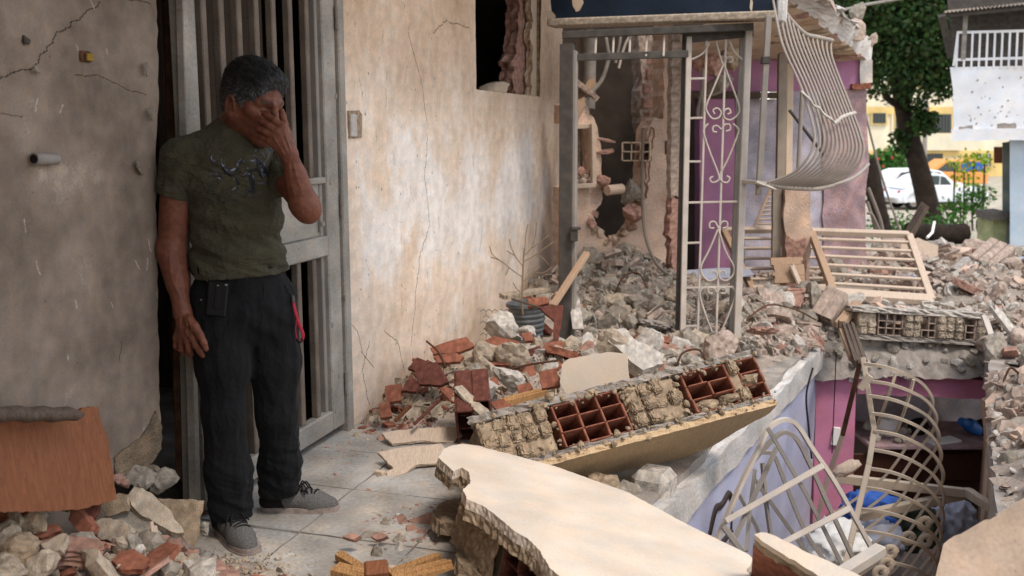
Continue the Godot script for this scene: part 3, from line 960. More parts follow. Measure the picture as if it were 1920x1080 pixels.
	for i in 44:
		var c0 = rim[i % 15]
		var q := onplane(c0[0] + R.randf_range(-8, 8), c0[1] + R.randf_range(-7, 9), wa + wn * 0.01, wn)
		add("broken_masonry", rock(1160 + i % 9, 1, 9, 0.1), [M.mortar, M.wall_pinkish, M.clay_dust, M.mortar][i % 4], t, at(q - wn * R.randf_range(0.0, 0.1), Vector3(i, i * 2.0, i * 0.7), Vector3(1, 0.7, 0.9) * R.randf_range(0.025, 0.06)))
	s = MB.new()
	s.slab(plane_line([[1208, 340], [1208, 300], [1214, 262], [1220, 238], [1226, 244], [1220, 280], [1216, 330], [1212, 372]], wa, wx, wn), 0.15, Transform3D(wt.basis, wa + wn * 0.012), 0.02, 5, 0.03, R)
	add("bare_edge", s, M.clay_dust, t)
	s = MB.new()
	s.slab(plane_line([[1247, 264], [1252, 264], [1252, 290], [1247, 290]], wa, wx, wn), 0.02, Transform3D(wt.basis, wa + wn * 0.008))
	add("switch", s, M.rust, t)
	s = MB.new()        # upper left rest of the wall, over the small window
	s.slab(plane_line([[1055, 232], [1055, 196], [1074, 192], [1090, 186], [1100, 196], [1106, 214], [1116, 226], [1118, 236]], wa, wx, wn), 0.15, wt, 0.012, 4, 0.04, R)
	add("plaster", s, M.wall_pinkish, t)
	s = MB.new()
	s.slab(plane_line([[1110, 234], [1118, 232], [1124, 262], [1128, 300], [1126, 350], [1110, 350]], wa, wx, wn), 0.15, wt, 0.012, 4, 0.04, R)
	add("plaster", s, M.wall_pinkish, t)
	var wf := add("window_frame", MB.new(), M.wood_pale, t)
	s = MB.new()
	for q in [[1062, 238, 1114, 236], [1111, 232, 1113, 348], [1062, 350, 1116, 347]]:
		s.bar(P(q[0], q[1], 7.6), P(q[2], q[3], 7.66), 0.035, 0.04, wn)
	wf.mesh = s.mesh()
	boxpart("sash", P(1090, 240, 7.85), P(1104, 344, 7.85), 0.03, 0.03, M.wood_dusty, t, wn)
	s = MB.new()
	s.slab(plane_line([[1092, 244], [1106, 242], [1106, 345], [1096, 345], [1098, 300]], wa, wx, wn), 0.02, Transform3D(wt.basis, wa - wn * 0.16), 0.006, 1, 0.04, R)
	add("torn_board", s, M.mortar, t)
	# bathroom behind it
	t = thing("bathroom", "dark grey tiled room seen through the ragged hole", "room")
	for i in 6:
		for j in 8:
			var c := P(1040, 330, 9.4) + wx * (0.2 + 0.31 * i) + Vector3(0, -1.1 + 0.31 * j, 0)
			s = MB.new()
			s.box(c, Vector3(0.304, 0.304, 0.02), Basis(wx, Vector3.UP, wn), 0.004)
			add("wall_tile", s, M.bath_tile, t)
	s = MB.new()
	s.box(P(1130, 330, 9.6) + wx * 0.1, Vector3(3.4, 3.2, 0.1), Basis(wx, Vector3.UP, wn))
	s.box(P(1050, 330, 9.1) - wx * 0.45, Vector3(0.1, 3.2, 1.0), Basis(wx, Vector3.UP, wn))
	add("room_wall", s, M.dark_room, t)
	# a cracked inner wall with its bricks laid bare
	t = thing("cracked_partition", "cracked narrow inner wall with bricks laid bare behind the transom", "wall")
	var ca := P(1200, 240, 8.7)
	s = MB.new()
	s.slab(plane_line([[1196, 60], [1244, 60], [1250, 240], [1228, 246], [1205, 250], [1200, 200], [1204, 150], [1198, 100]], ca, wx, wn), 0.15, Transform3D(wx, Vector3.UP, wn, ca), 0.015, 4, 0.05, R)
	add("plaster", s, M.pinkish, t)
	for k in 5:
		s = MB.new()
		s.box(P(1216 + 5 * sin(k * 2.0), 112 + 27 * k, 8.66), Vector3(0.07 + 0.03 * (k % 2), 0.1, 0.05), Basis(wx, Vector3.UP, wn).rotated(wn, 0.1 * sin(k * 3.0)), 0.012)
		add("brick", s, M.clay_dust, t)
	# broken end column right of it
	t = thing("broken_column", "pinkish cracked column with broken foot left of the scrolled gate", "column")
	var cc := P(1266, 400, 7.6)
	s = MB.new()
	s.slab(plane_line([[1260, 60], [1290, 60], [1290, 360], [1284, 372], [1268, 366], [1258, 372]], cc, wx, wn), 0.06, Transform3D(wx, Vector3.UP, wn, cc), 0.014, 4, 0.05, R)
	add("upper_part", s, M.pinkish, t)
	s = MB.new()
	s.slab(plane_line([[1262, 366], [1276, 372], [1284, 400], [1278, 440], [1282, 500], [1278, 600], [1256, 600], [1260, 480], [1256, 430]], cc, wx, wn), 0.08, Transform3D(wx, Vector3.UP, wn, cc), 0.03, 5, 0.05, R)
	add("broken_foot", s, M.clay_dust, t)
	# pipes and timber hanging in the gap above the small window
	t = thing("down_pipe", "thick grey vertical pipe above the small broken window", "pipe")
	tubepart("pipe", [P(1106, 58, 7.9), P(1106, 120, 7.9), P(1104, 205, 7.9)], 0.05, M.pipe, t, 12)
	one("down_pipe", "darker thin vertical pipe beside the thick grey one", "pipe", tubemesh([P(1090, 58, 8.0), P(1089, 190, 8.0)], 0.038), M.paint_grey)
	one("bent_cable", "pale bent conduit hanging behind the transom bars", "conduit", tubemesh(smooth(pl([[1134, 62], [1139, 90], [1141, 110], [1128, 150], [1105, 178], [1082, 206]], 7.6)), 0.016), M.pipe)
	one("bent_cable", "thin pale hook of conduit in the middle of the transom", "conduit", tubemesh(smooth(pl([[1188, 62], [1176, 76], [1168, 96], [1160, 128]], 7.5)), 0.011), M.iron_pale)
	one("bent_cable", "short pale conduit stub hanging under the blue beam", "conduit", tubemesh(smooth(pl([[1164, 60], [1162, 80], [1154, 118]], 7.55)), 0.013), M.pipe)
	one("roof_batten", "splintered batten wedged behind the steel post", "batten", splinter(5, 0.42, 0.07, 0.05), M.wood_dusty, look(P(1076, 212, 7.55), P(1110, 156, 7.7)))
	one("roof_batten", "dusty plaster strip wedged on the broken window top", "batten", splinter(6, 0.3, 0.09, 0.05), M.pinkish, look(P(1076, 150, 7.6), P(1108, 176, 7.6)))
	one("loose_wire", "grey cable drooping down the broken wall beside the gate", "cable", tubemesh(smooth(pl([[1206, 240, 7.75], [1204, 330, 7.7], [1208, 430, 7.7], [1228, 490, 7.5], [1258, 518, 7.3], [1290, 530, 7.1]], 0)), 0.012), M.cable)
	# a wall behind the gate and the ceiling scraps over it
	one("hanging_lath", "torn brown plaster mass hanging behind the gate's top", "plaster mass", rock(910, 2, 9, 0.14), M.clay_dust, at(P(1328, 118, 7.4), Vector3(0.2, 0.4, 0.5), Vector3(0.14, 0.11, 0.12)))
	one("hanging_lath", "jagged grey concrete lump hanging behind the gate's scrolls", "plaster mass", rock(911, 2, 8, 0.12), M.concrete, at(P(1346, 160, 7.3), Vector3(0.5, 0.2, 0.8), Vector3(0.13, 0.07, 0.08)))
	one("hanging_lath", "dark broken roof scrap hanging right behind the gate's top corner", "plaster mass", rock(912, 2, 8, 0.14), M.mortar, at(P(1376, 112, 7.5), Vector3(0.1, 0.7, 0.3), Vector3(0.12, 0.1, 0.1)))
	one("cord_loop", "loop of grey cord hanging left behind the gate", "cord", tubemesh(smooth(pl([[1318, 130], [1316, 170], [1308, 210], [1312, 222], [1317, 200], [1314, 170]], 6.9)), 0.012), M.cable)
	one("hollow_block", "broken white hollow block jutting into the ragged hole", "hollow block", hollow_block(3, 2, 0.07, 0.2, 0.012), M.plaster, look(P(1196, 285, 8.1), P(1190, 284, 7.6)))
	one("rubble_rock", "grey concrete lump lodged in the foot of the ragged hole", "concrete lump", rock(913, 2, 9, 0.1), M.concrete, at(P(1184, 358, 7.9), Vector3(0.3, 0.4, 0), Vector3(0.11, 0.1, 0.1)))
	one("rubble_rock", "brown broken lump under the grey lump in the ragged hole", "concrete lump", rock(914, 2, 9, 0.1), M.clay_dust, at(P(1186, 394, 7.85), Vector3(0.3, 1.4, 0), Vector3(0.1, 0.09, 0.1)))
	one("rubble_rock", "reddish lump on the sill corner left of the ragged hole", "concrete lump", rock(915, 2, 9, 0.1), M.clay_dust, at(P(1128, 338, 7.7), Vector3(0.3, 1.4, 0), Vector3(0.055, 0.06, 0.06)))
	for i in 7:
		one("sill_rubble", "small dusty lump on the broken window sill", "rubble", rock(920 + i, 1, 7, 0.1), [M.pinkish, M.concrete_warm, M.clay_dust][i % 3], at(P(1076 + 5.5 * i, 338 - (i % 3) * 7, 7.68), Vector3(i, i * 2, 0), Vector3.ONE * R.randf_range(0.025, 0.045)), "lumps on the broken window sill")
	one("drain_pipe", "short white drain pipe sticking out under the ragged hole", "pipe", tubemesh([P(1138, 357, 7.65), P(1166, 354, 7.75)], 0.04), M.wall_pinkish)
	one("clay_spike", "sharp reddish brick shard jutting into the hole, the upper one", "brick shard", shard(31, 1.9, 0.18), M.clay_dust, at(P(1132, 262, 7.75), Vector3(0.2, 0.1, -0.2), Vector3.ONE * 0.07))
	one("clay_spike", "sharp reddish brick shard jutting into the hole, the lower one", "brick shard", shard(32, 1.9, 0.25), M.clay_dust, at(P(1134, 284, 7.75), Vector3(0.2, 0.1, 0.1), Vector3.ONE * 0.07))

func tubemesh(pts: Array, r, sides := 8, flat := 1.0) -> MB:
	var s := MB.new()
	s.tube(pts, r, sides, flat)
	return s
# a placement whose x axis runs from a to b
func look(a: Vector3, b: Vector3, roll := 0.0) -> Transform3D:
	var x := (b - a).normalized()
	var z := x.cross(Vector3.UP)
	z = Vector3.BACK if z.length() < 0.05 else z.normalized()
	var y := z.cross(x)
	return Transform3D(Basis(x, y, z).rotated(x, roll), (a + b) * 0.5)

# ---------- pieces of rubble, each of unit size round its own centre ----------
var ico := {}
func icosphere(sub: int) -> Array:
	if ico.has(sub):
		return ico[sub]
	var t := (1.0 + sqrt(5.0)) / 2.0
	var v := [Vector3(-1, t, 0), Vector3(1, t, 0), Vector3(-1, -t, 0), Vector3(1, -t, 0), Vector3(0, -1, t), Vector3(0, 1, t), Vector3(0, -1, -t), Vector3(0, 1, -t), Vector3(t, 0, -1), Vector3(t, 0, 1), Vector3(-t, 0, -1), Vector3(-t, 0, 1)]
	for i in 12:
		v[i] = v[i].normalized()
	var f := []
	for i in 12:         # every triple of mutual neighbours is a face
		for j in range(i + 1, 12):
			for k in range(j + 1, 12):
				if v[i].distance_to(v[j]) < 1.1 and v[j].distance_to(v[k]) < 1.1 and v[i].distance_to(v[k]) < 1.1:
					f.append([i, j, k] if (v[j] - v[i]).cross(v[k] - v[i]).dot(v[i]) > 0 else [i, k, j])
	for n in sub:
		var mid := {}
		var g := []
		for q in f:
			var m := []
			for e in 3:
				var a: int = q[e]
				var b: int = q[(e + 1) % 3]
				var key := Vector2i(mini(a, b), maxi(a, b))
				if not mid.has(key):
					mid[key] = v.size()
					v.append(((v[a] + v[b]) * 0.5).normalized())
				m.append(mid[key])
			g.append([q[0], m[0], m[2]]); g.append([q[1], m[1], m[0]]); g.append([q[2], m[2], m[1]]); g.append([m[0], m[1], m[2]])
		f = g
	ico[sub] = [v, f]
	return ico[sub]
func rock(sd: int, sub := 1, cuts := 8, rough := 0.08) -> ArrayMesh:
	var key := "rock%d_%d" % [sd, sub]
	if lib.has(key):
		return lib[key]
	var r := RandomNumberGenerator.new()
	r.seed = sd * 7919 + 13
	var s := icosphere(sub)
	var pl_ := []
	for i in cuts:
		pl_.append([Vector3(r.randf_range(-1, 1), r.randf_range(-1, 1), r.randf_range(-1, 1)).normalized(), r.randf_range(0.45, 0.92)])
	var f := noise(sd, 1.4, 3)
	var v := []
	for d in s[0]:
		var k := 1.15
		for q in pl_:
			var c: float = d.dot(q[0])
			if c > 0.05:
				k = minf(k, q[1] / c)
		k *= 1.0 + rough * 1.6 * f.get_noise_3dv(d * 1.5) + r.randf_range(-rough, rough) * 0.35
		v.append(d * k)
	var m := MB.new()
	for q in s[1]:
		m.tri(v[q[0]], v[q[1]], v[q[2]])
	lib[key] = m.mesh()
	return lib[key]
# a square pillow of mortar squeezed out of a block's cell
func pillow(sd: int) -> ArrayMesh:
	var key := "pillow%d" % sd
	if lib.has(key):
		return lib[key]
	var s := icosphere(3)
	var f := noise(sd, 2.2, 4)
	var v := []
	for d in s[0]:
		var q := Vector3(signf(d.x) * pow(absf(d.x), 0.5), signf(d.y) * pow(absf(d.y), 0.5), signf(d.z) * pow(absf(d.z), 0.6))
		v.append(q * (0.92 + 0.34 * f.get_noise_3dv(d * 1.3) + 0.14 * f.get_noise_3dv(d * 4.0)))
	var m := MB.new()
	for q in s[1]:
		m.tri(v[q[0]], v[q[1]], v[q[2]])
	lib[key] = m.mesh()
	return lib[key]
# a flat broken piece: uneven outline, thickness in units of its radius, broken rim
func shard(sd: int, aspect := 1.4, thick := 0.25, ribs := 0) -> ArrayMesh:
	var key := "shard%d_%f_%f_%d" % [sd, aspect, thick, ribs]
	if lib.has(key):
		return lib[key]
	var r := RandomNumberGenerator.new()
	r.seed = sd * 104729 + 7
	var n := r.randi_range(5, 7)
	var l := PackedVector2Array()
	var off := r.randf() * TAU
	for i in n:
		var t := off + TAU * (i + r.randf_range(-0.28, 0.28)) / n
		var k := r.randf_range(0.72, 1.08)
		l.append(Vector2(cos(t) * k * sqrt(aspect), sin(t) * k / sqrt(aspect)))
	var m := MB.new()
	m.slab(l, thick, Transform3D(Basis.IDENTITY, Vector3(0, 0, thick * 0.5)), 0.05, 2, 0.45, r)
	for i in ribs:
		var y := (i - (ribs - 1) * 0.5) * 0.5
		m.box(Vector3(0, y, -thick * 0.5 - 0.14), Vector3(1.2 * sqrt(aspect) * r.randf_range(0.5, 0.95), 0.09, 0.3), Basis.IDENTITY, 0.02)
	# lie flat: thickness along y
	var turned := MB.new()
	var b := Basis(Vector3(1, 0, 0), Vector3(0, 0, -1), Vector3(0, 1, 0))
	for i in m.v.size():
		turned.v.append(b * m.v[i]); turned.n.append(b * m.n[i]); turned.uv.append(m.uv[i])
	lib[key] = turned.mesh()
	return lib[key]
# a split batten of real size, along x, with torn ends
func splinter(sd: int, ln: float, w: float, t: float) -> ArrayMesh:
	var r := RandomNumberGenerator.new()
	r.seed = sd * 31337 + 5
	var m := MB.new()
	var k := clampi(int(w / 0.012), 2, 7)
	for i in k:
		var z0 := -w * 0.5 + w * i / k
		var z1 := z0 + w / k - 0.0002
		var a := -ln * 0.5 - r.randf_range(-0.06, 0.04) * minf(ln, 0.5)
		var b := ln * 0.5 + r.randf_range(-0.10, 0.04) * minf(ln, 0.5)
		var h := t * 0.5 * r.randf_range(0.93, 1.0)
		var p := func(x: float, y: float, z: float) -> Vector3: return Vector3(x, y, z)
		var tip := r.randf_range(0.2, 1.0)
		var q := [Vector3(a, -h, z0), Vector3(a, -h, z1), Vector3(b, -h * tip, z1), Vector3(b, -h * tip, z0), Vector3(a, h, z0), Vector3(a, h * 0.9, z1), Vector3(b, h * tip, z1), Vector3(b, h * tip, z0)]
		m.quad(q[4], q[5], q[6], q[7]); m.quad(q[0], q[3], q[2], q[1]); m.quad(q[1], q[2], q[6], q[5]); m.quad(q[0], q[4], q[7], q[3]); m.quad(q[0], q[1], q[5], q[4]); m.quad(q[3], q[7], q[6], q[2])
	return m.mesh()
# a hollow clay block: cells run along x; columns along z, rows along y
func hollow_block(cols: int, rows: int, cell: float, deep: float, web: float) -> MB:
	var m := MB.new()
	var hw := (cols * cell + web) * 0.5
	var hh := (rows * cell + web) * 0.5
	var r := RandomNumberGenerator.new()
	r.seed = cols * 100 + rows * 10 + int(deep * 50.0) + R.randi() % 1000
	for i in cols + 1:
		for j in rows:
			var cut := r.randf_range(0.0, 0.07) * deep + (0.18 * deep if r.randf() < 0.16 else 0.0)
			m.box(Vector3(cut * -0.5, -hh + web * 0.5 + (j + 0.5) * cell, -hw + web * 0.5 + i * cell), Vector3(deep - cut, cell, web * r.randf_range(0.8, 1.05)), Basis.from_euler(Vector3(r.randf_range(-0.02, 0.02), 0, 0)), web * 0.2)
	for j in rows + 1:
		for i in cols:
			var cut := r.randf_range(0.0, 0.07) * deep + (0.18 * deep if r.randf() < 0.16 else 0.0)
			m.box(Vector3(cut * -0.5 - 0.001, -hh + web * 0.5 + j * cell, -hw + web * 0.5 + (i + 0.5) * cell), Vector3(deep - cut - 0.002, web * r.randf_range(0.8, 1.05), cell - web * 0.6), Basis.from_euler(Vector3(r.randf_range(-0.02, 0.02), 0, 0)), web * 0.2)
	return m

# a bumpy patch between four corners (a, b, c, d counter-clockwise from outside)
func patch(s: MB, a: Vector3, b: Vector3, c: Vector3, d: Vector3, nu: int, nv: int, amp: float, f: FastNoiseLite) -> void:
	var n := (b - a).cross(d - a).normalized()
	var g := []
	for i in nu + 1:
		var row := []
		for j in nv + 1:
			var p := a.lerp(b, float(i) / nu).lerp(d.lerp(c, float(i) / nu), float(j) / nv)
			row.append(p + n * f.get_noise_3dv(p) * amp)
		g.append(row)
	for i in nu:
		for j in nv:
			s.quad(g[i][j], g[i + 1][j], g[i + 1][j + 1], g[i][j + 1])
func panel(called: String, pts: Array, o: Vector3, thick: float, m: Material, parent: Node, rough := 0.004, step := 0.12, nrm := Vector3.BACK) -> MeshInstance3D:
	var x := Vector3.UP.cross(nrm).normalized()
	var s := MB.new()
	s.slab(plane_line(pts, o, x, nrm), thick, Transform3D(x, Vector3.UP, nrm, o), rough, 2, step, R)
	return add(called, s, m, parent)

func far_room() -> void:
	var o := P(1450, 300, 9.3)
	var t := thing("pink_room_wall", "pink and lilac rear wall of the wrecked room behind the gate", "wall")
	panel("pink_band", [[1268, 112], [1612, 112], [1612, 168], [1464, 171], [1268, 171]], o, 0.15, M.pink_deep, t)
	panel("pink_jamb", [[1312, 182], [1378, 182], [1378, 560], [1312, 560]], o + Vector3(0, 0, 0.1), 0.25, M.pink_deep, t)
	panel("lit_jamb_edge", [[1380, 186], [1394, 186], [1394, 560], [1380, 560]], o + Vector3(0, 0, 0.05), 0.2, M.lilac_pale, t)  # pale strip: the jamb's lit edge is put into its colour
	panel("lilac_panel", [[1396, 186], [1468, 186], [1468, 560], [1396, 560]], o - Vector3(0, 0, 0.05), 0.12, M.lilac_pale, t, 0.0)
	panel("header", [[1296, 172], [1464, 173], [1464, 184], [1296, 185]], o + Vector3(0, 0, 0.13), 0.16, M.wood_grey, t)
	panel("worn_panel", [[1480, 170], [1542, 170], [1542, 560], [1480, 560]], o - Vector3(0, 0, 0.02), 0.12, M.lilac_pale, t)
	panel("mauve_panel", [[1543, 170], [1626, 168], [1626, 240], [1630, 300], [1622, 380], [1626, 560], [1543, 560]], o, 0.16, M.mauve, t, 0.012)
	panel("brick_course", [[1598, 157], [1634, 155], [1634, 166], [1598, 167]], o + Vector3(0, 0, 0.05), 0.16, M.clay, t, 0.01, 0.06)
	panel("concrete_corner", [[1613, 112], [1636, 112], [1636, 155], [1613, 157]], o + Vector3(0, 0, 0.04), 0.2, M.plaster_white, t, 0.006)
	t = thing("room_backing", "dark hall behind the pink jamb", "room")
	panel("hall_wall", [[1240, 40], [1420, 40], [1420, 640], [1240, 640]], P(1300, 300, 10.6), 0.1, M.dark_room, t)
	# timber post and its pale lining
	t = thing("room_post", "tall brown post with cream lining before the lilac wall", "post")
	boxpart("post", P(1467, 100, 8.4), P(1461, 445, 8.4), 0.07, 0.06, M.iron_beige, t, Vector3.BACK)
	boxpart("lining", P(1481, 120, 8.5), P(1478, 335, 8.5), 0.055, 0.04, M.plaster, t, Vector3.BACK)
	t = thing("broken_pillar", "squat broken pinkish pillar standing between the two slatted panels", "pillar")
	panel("shaft", [[1472, 350], [1520, 346], [1519, 420], [1521, 470], [1514, 556], [1472, 556], [1478, 470], [1470, 420]], P(1495, 450, 7.9), 0.2, M.wall_pinkish, t, 0.012, 0.06)
	panel("side", [[1450, 350], [1466, 350], [1464, 500], [1448, 500]], P(1495, 450, 7.95), 0.05, M.iron_beige, t, 0.004)
	panel("broken_skin", [[1474, 440], [1492, 452], [1512, 446], [1510, 556], [1474, 556]], P(1495, 450, 7.86), 0.03, M.clay_dust, t, 0.012, 0.05)
	# what is left of the roof
	t = thing("broken_roof", "sagging broken roof slab with a flaking white edge, upper right", "roof")
	var f := noise(77, 3.0, 4)
	var nb := P(1462, -12, 6.75)
	var nt := P(1536, -14, 6.95)
	var ft := P(1637, 77, 9.35)
	var fb := P(1633, 120, 9.3)
	var s := MB.new()
	patch(s, nb, fb, ft, nt, 34, 6, 0.05, f)
	add("white_edge", s, M.plaster_white, t)
	s = MB.new()
	patch(s, ft, fb, fb + Vector3(-1.9, 0, -0.1), ft + Vector3(-1.6, 0.1, -0.1), 4, 8, 0.02, f)
	add("far_end", s, M.plaster_white, t)
	s = MB.new()
	var ln := P(1278, 66, 6.9)
	var lf := P(1262, 116, 9.4)
	patch(s, nb, ln, lf, fb, 14, 20, 0.03, f)
	add("soffit", s, M.plaster, t)
	s = MB.new()
	patch(s, nt, ft, lf + Vector3(0, 0.5, 0), ln + Vector3(0, 0.5, 0), 10, 10, 0.03, f)
	add("top_face", s, M.concrete, t)
	for i in 9:           # laths and broken edge boards laid bare under the edge
		var u := 0.05 + 0.1 * i
		var p := nb.lerp(fb, u) + Vector3(-0.05, 0.0, 0)
		s = MB.new()
		s.bar(p + Vector3(-0.28 - 0.1 * (i % 3), -0.03, 0.0), p + Vector3(0.03, 0.0 + 0.012 * (i % 2), 0.03), 0.13, 0.035, Vector3.UP)
		add("roof_lath", s, [M.wood_dusty, M.mortar, M.clay_dust][i % 3], t)
	for i in 12:          # lumps along the broken crest
		var p := nt.lerp(ft, (i + R.randf()) / 12.0) + Vector3(R.randf_range(-0.1, 0.02), 0.0, 0)
		add("crest_lump", rock(930 + i % 5, 1, 8, 0.1), [M.plaster_white, M.concrete_pale, M.pinkish][i % 3], t, at(p, Vector3(i, 2 * i, 0), Vector3(R.randf_range(0.04, 0.12), R.randf_range(0.015, 0.04), R.randf_range(0.04, 0.1))))
	one("roof_block", "small grey block left on the roof's far broken corner", "block", rock(941, 1, 8, 0.1), M.concrete, at(P(1606, 22, 9.2), Vector3(0.2, 0.4, 0.1), Vector3(0.09, 0.13, 0.09)))
	one("sheet", "pale bluish sheet lying at the gate's foot", "sheet", shard(44, 1.8, 0.02), M.white_cloth, at(P(1345, 512, 8.0), Vector3(0.2, 0.2, 0.05), Vector3(0.30, 0.3, 0.2)))
	# slatted panels
	slat_panel("slat_panel", "pale slatted cot side lying tilted on the rubble heap", [P(1521, 434, 8.0), P(1704, 440, 8.1), P(1746, 562, 7.3), P(1564, 550, 7.2)], 6, 0.055)
	slat_panel("slat_panel", "second slatted panel half hidden behind the broken pillar", [P(1357, 432, 8.6), P(1520, 430, 8.75), P(1560, 542, 8.1), P(1412, 544, 7.9)], 5, 0.05)
	slat_panel("slat_panel", "narrow slatted bed base leaning upright behind the scrolled gate", [P(1444, 356, 9.0), P(1470, 352, 9.0), P(1452, 428, 8.9), P(1414, 428, 8.9)], 8, 0.022)
	# boards stuck in the heap by the pillar
	one("broken_board", "brown ribbed board standing askew left of the broken pillar", "board", splinter(51, 0.24, 0.2, 0.03), M.wood_dusty, look(P(1448, 508, 7.5), P(1508, 506, 7.5), 1.1))
	one("broken_board", "thin pale board leaning against the ribbed board's right edge", "board", splinter(52, 0.3, 0.05, 0.02), M.wood_pale, look(P(1487, 505, 7.45), P(1511, 560, 7.4)))
	one("broken_board", "white stick poking up from behind the right heap", "stick", tubemesh([P(1752, 416, 10.5), P(1748, 436, 10.4), P(1738, 446, 10.3)], 0.014), M.white_plastic)
	one("broken_board", "split grey branch-like timber standing on the right heap's crest", "timber", splinter(53, 0.5, 0.09, 0.07), M.wood_grey, look(P(1702, 445, 10.2), P(1727, 400, 10.2)))
	one("roof_plank", "long pale plank lying on the right heap below the crest", "plank", splinter(54, 1.2, 0.2, 0.05), M.concrete_pale, look(P(1742, 498, 9.6), P(1836, 482, 9.8), 0.8))
	one("roof_plank", "thick split plank pointing right across the rubble field", "plank", splinter(55, 1.3, 0.2, 0.09), M.wood_pale, look(P(1830, 566, 7.6), P(1925, 536, 8.4), 0.7))
	one("roof_plank", "long thin brown lath slanting across the right rubble", "plank", splinter(56, 1.25, 0.05, 0.04), M.wood_dusty, look(P(1768, 542, 8.3), P(1856, 590, 7.2)))
	one("roof_plank", "pale splintered board below the brown lath on the right", "plank", splinter(57, 0.85, 0.12, 0.04), M.wood_pale, look(P(1800, 556, 7.8), P(1862, 606, 6.9)))
	one("roof_plank", "short pale board standing askew beside the far hollow slab's end", "plank", splinter(58, 0.42, 0.07, 0.03), M.concrete_pale, look(P(1884, 604, 6.7), P(1912, 640, 6.6)))
	one("roof_plank", "white lath hanging down past the far hollow slab's right end", "plank", splinter(59, 0.36, 0.04, 0.02), M.iron_pale, look(P(1852, 612, 6.5), P(1872, 668, 6.4)))
	one("long_pole", "long thin dark pole crossing the right heap towards the plank", "pole", tubemesh([P(1762, 460, 9.6), P(1890, 516, 8.9)], 0.022), M.wood_grey)
	one("long_pole", "thin pale wire lying over the right rubble at the photo's edge", "wire", tubemesh([P(1886, 492, 9.0), P(1925, 482, 9.2)], 0.018), M.white_cloth)
	one("bundle", "pale bent sheet of card on the heap beside the cot side", "card", shard(61, 1.3, 0.16), M.wood_pale, at(P(1722, 474, 9.4), Vector3(0.9, 0.3, 0.5), Vector3.ONE * 0.17))
	one("bundle", "dark grey sack-like lump on the right heap's crest", "lump", rock(942, 2, 6, 0.1), M.mortar_grey, at(P(1752, 470, 9.8), Vector3(0.2, 0, 0.4), Vector3(0.2, 0.13, 0.15)))
	one("bundle", "dark bluish bucket-like lump under the pale plank", "lump", rock(943, 2, 6, 0.05), M.paint_grey, at(P(1812, 506, 9.3), Vector3(0.2, 0, 0.1), Vector3(0.17, 0.11, 0.13)))
	one("hollow_block", "ribbed hollow block standing on end below the cot side's left foot", "hollow block", hollow_block(2, 3, 0.07, 0.24, 0.012), M.pinkish, at(P(1558, 578, 6.9), Vector3(0.3, 0.9, 0.9)))
	one("hollow_block", "large pinkish block tipped on the right heap beside the street post", "hollow block", block_solid(0.36, 0.3, 0.26), M.pinkish, at(P(1858, 494, 9.3), Vector3(0.3, 0.7, 0.5)))
	one("hollow_block", "pale grooved block lying in the middle of the right rubble", "hollow block", block_solid(0.3, 0.2, 0.24), M.wall_pinkish, at(P(1826, 528, 8.6), Vector3(0.2, 0.6, 0.15)))
	one("white_cup", "small white plastic bottle in the right rubble", "bottle", rock(944, 2, 3, 0.03), M.white_plastic, at(P(1850, 530, 8.4), Vector3(0.2, 0, 0.9), Vector3(0.1, 0.06, 0.06)))
	one("split_post", "split grey timber stub leaning into the pit's far left corner", "timber", splinter(62, 0.5, 0.08, 0.06), M.wood_grey, look(P(1612, 678, 6.2), P(1590, 610, 6.6)))
	one("split_post", "second grey timber stub beside the pit's far left corner", "timber", splinter(63, 0.36, 0.06, 0.05), M.wood_dusty, look(P(1600, 668, 6.3), P(1584, 622, 6.55)))
	one("split_post", "short brown timber pointing up at the far slab's left end", "timber", splinter(64, 0.36, 0.06, 0.05), M.wood_dusty, look(P(1572, 612, 6.7), P(1612, 562, 7.0)))

func block_solid(a: float, b: float, c: float) -> MB:
	var s := MB.new()
	for i in 3:
		s.box(Vector3(0, 0, -c * 0.5 + c * (i + 0.5) / 3), Vector3(a, b, c / 3 - 0.004), Basis.IDENTITY, 0.012)
	return s
func slat_panel(called: String, label: String, q: Array, n: int, w: float) -> void:
	var t := thing(called, label, "slatted panel")
	var nrm := Vector3(q[3] - q[0]).cross(q[1] - q[0]).normalized()
	boxpart("top_rail", q[0], q[1], w, 0.045, M.wood_pale, t, nrm)
	boxpart("bottom_rail", q[3], q[2], w * 1.7, 0.045, M.wood_pale, t, nrm)
	boxpart("stile", q[0] - nrm * 0.004, q[3] - nrm * 0.004, w, 0.045, M.wood_dusty, t, nrm)
	boxpart("stile", q[1] - nrm * 0.004, q[2] - nrm * 0.004, w, 0.045, M.wood_pale, t, nrm)
	for i in n:
		var u := (i + 0.9) / (n + 0.9)
		boxpart("slat", q[0].lerp(q[3], u), q[1].lerp(q[2], u), w * 0.5, 0.02, M.wood_pale, t, nrm)

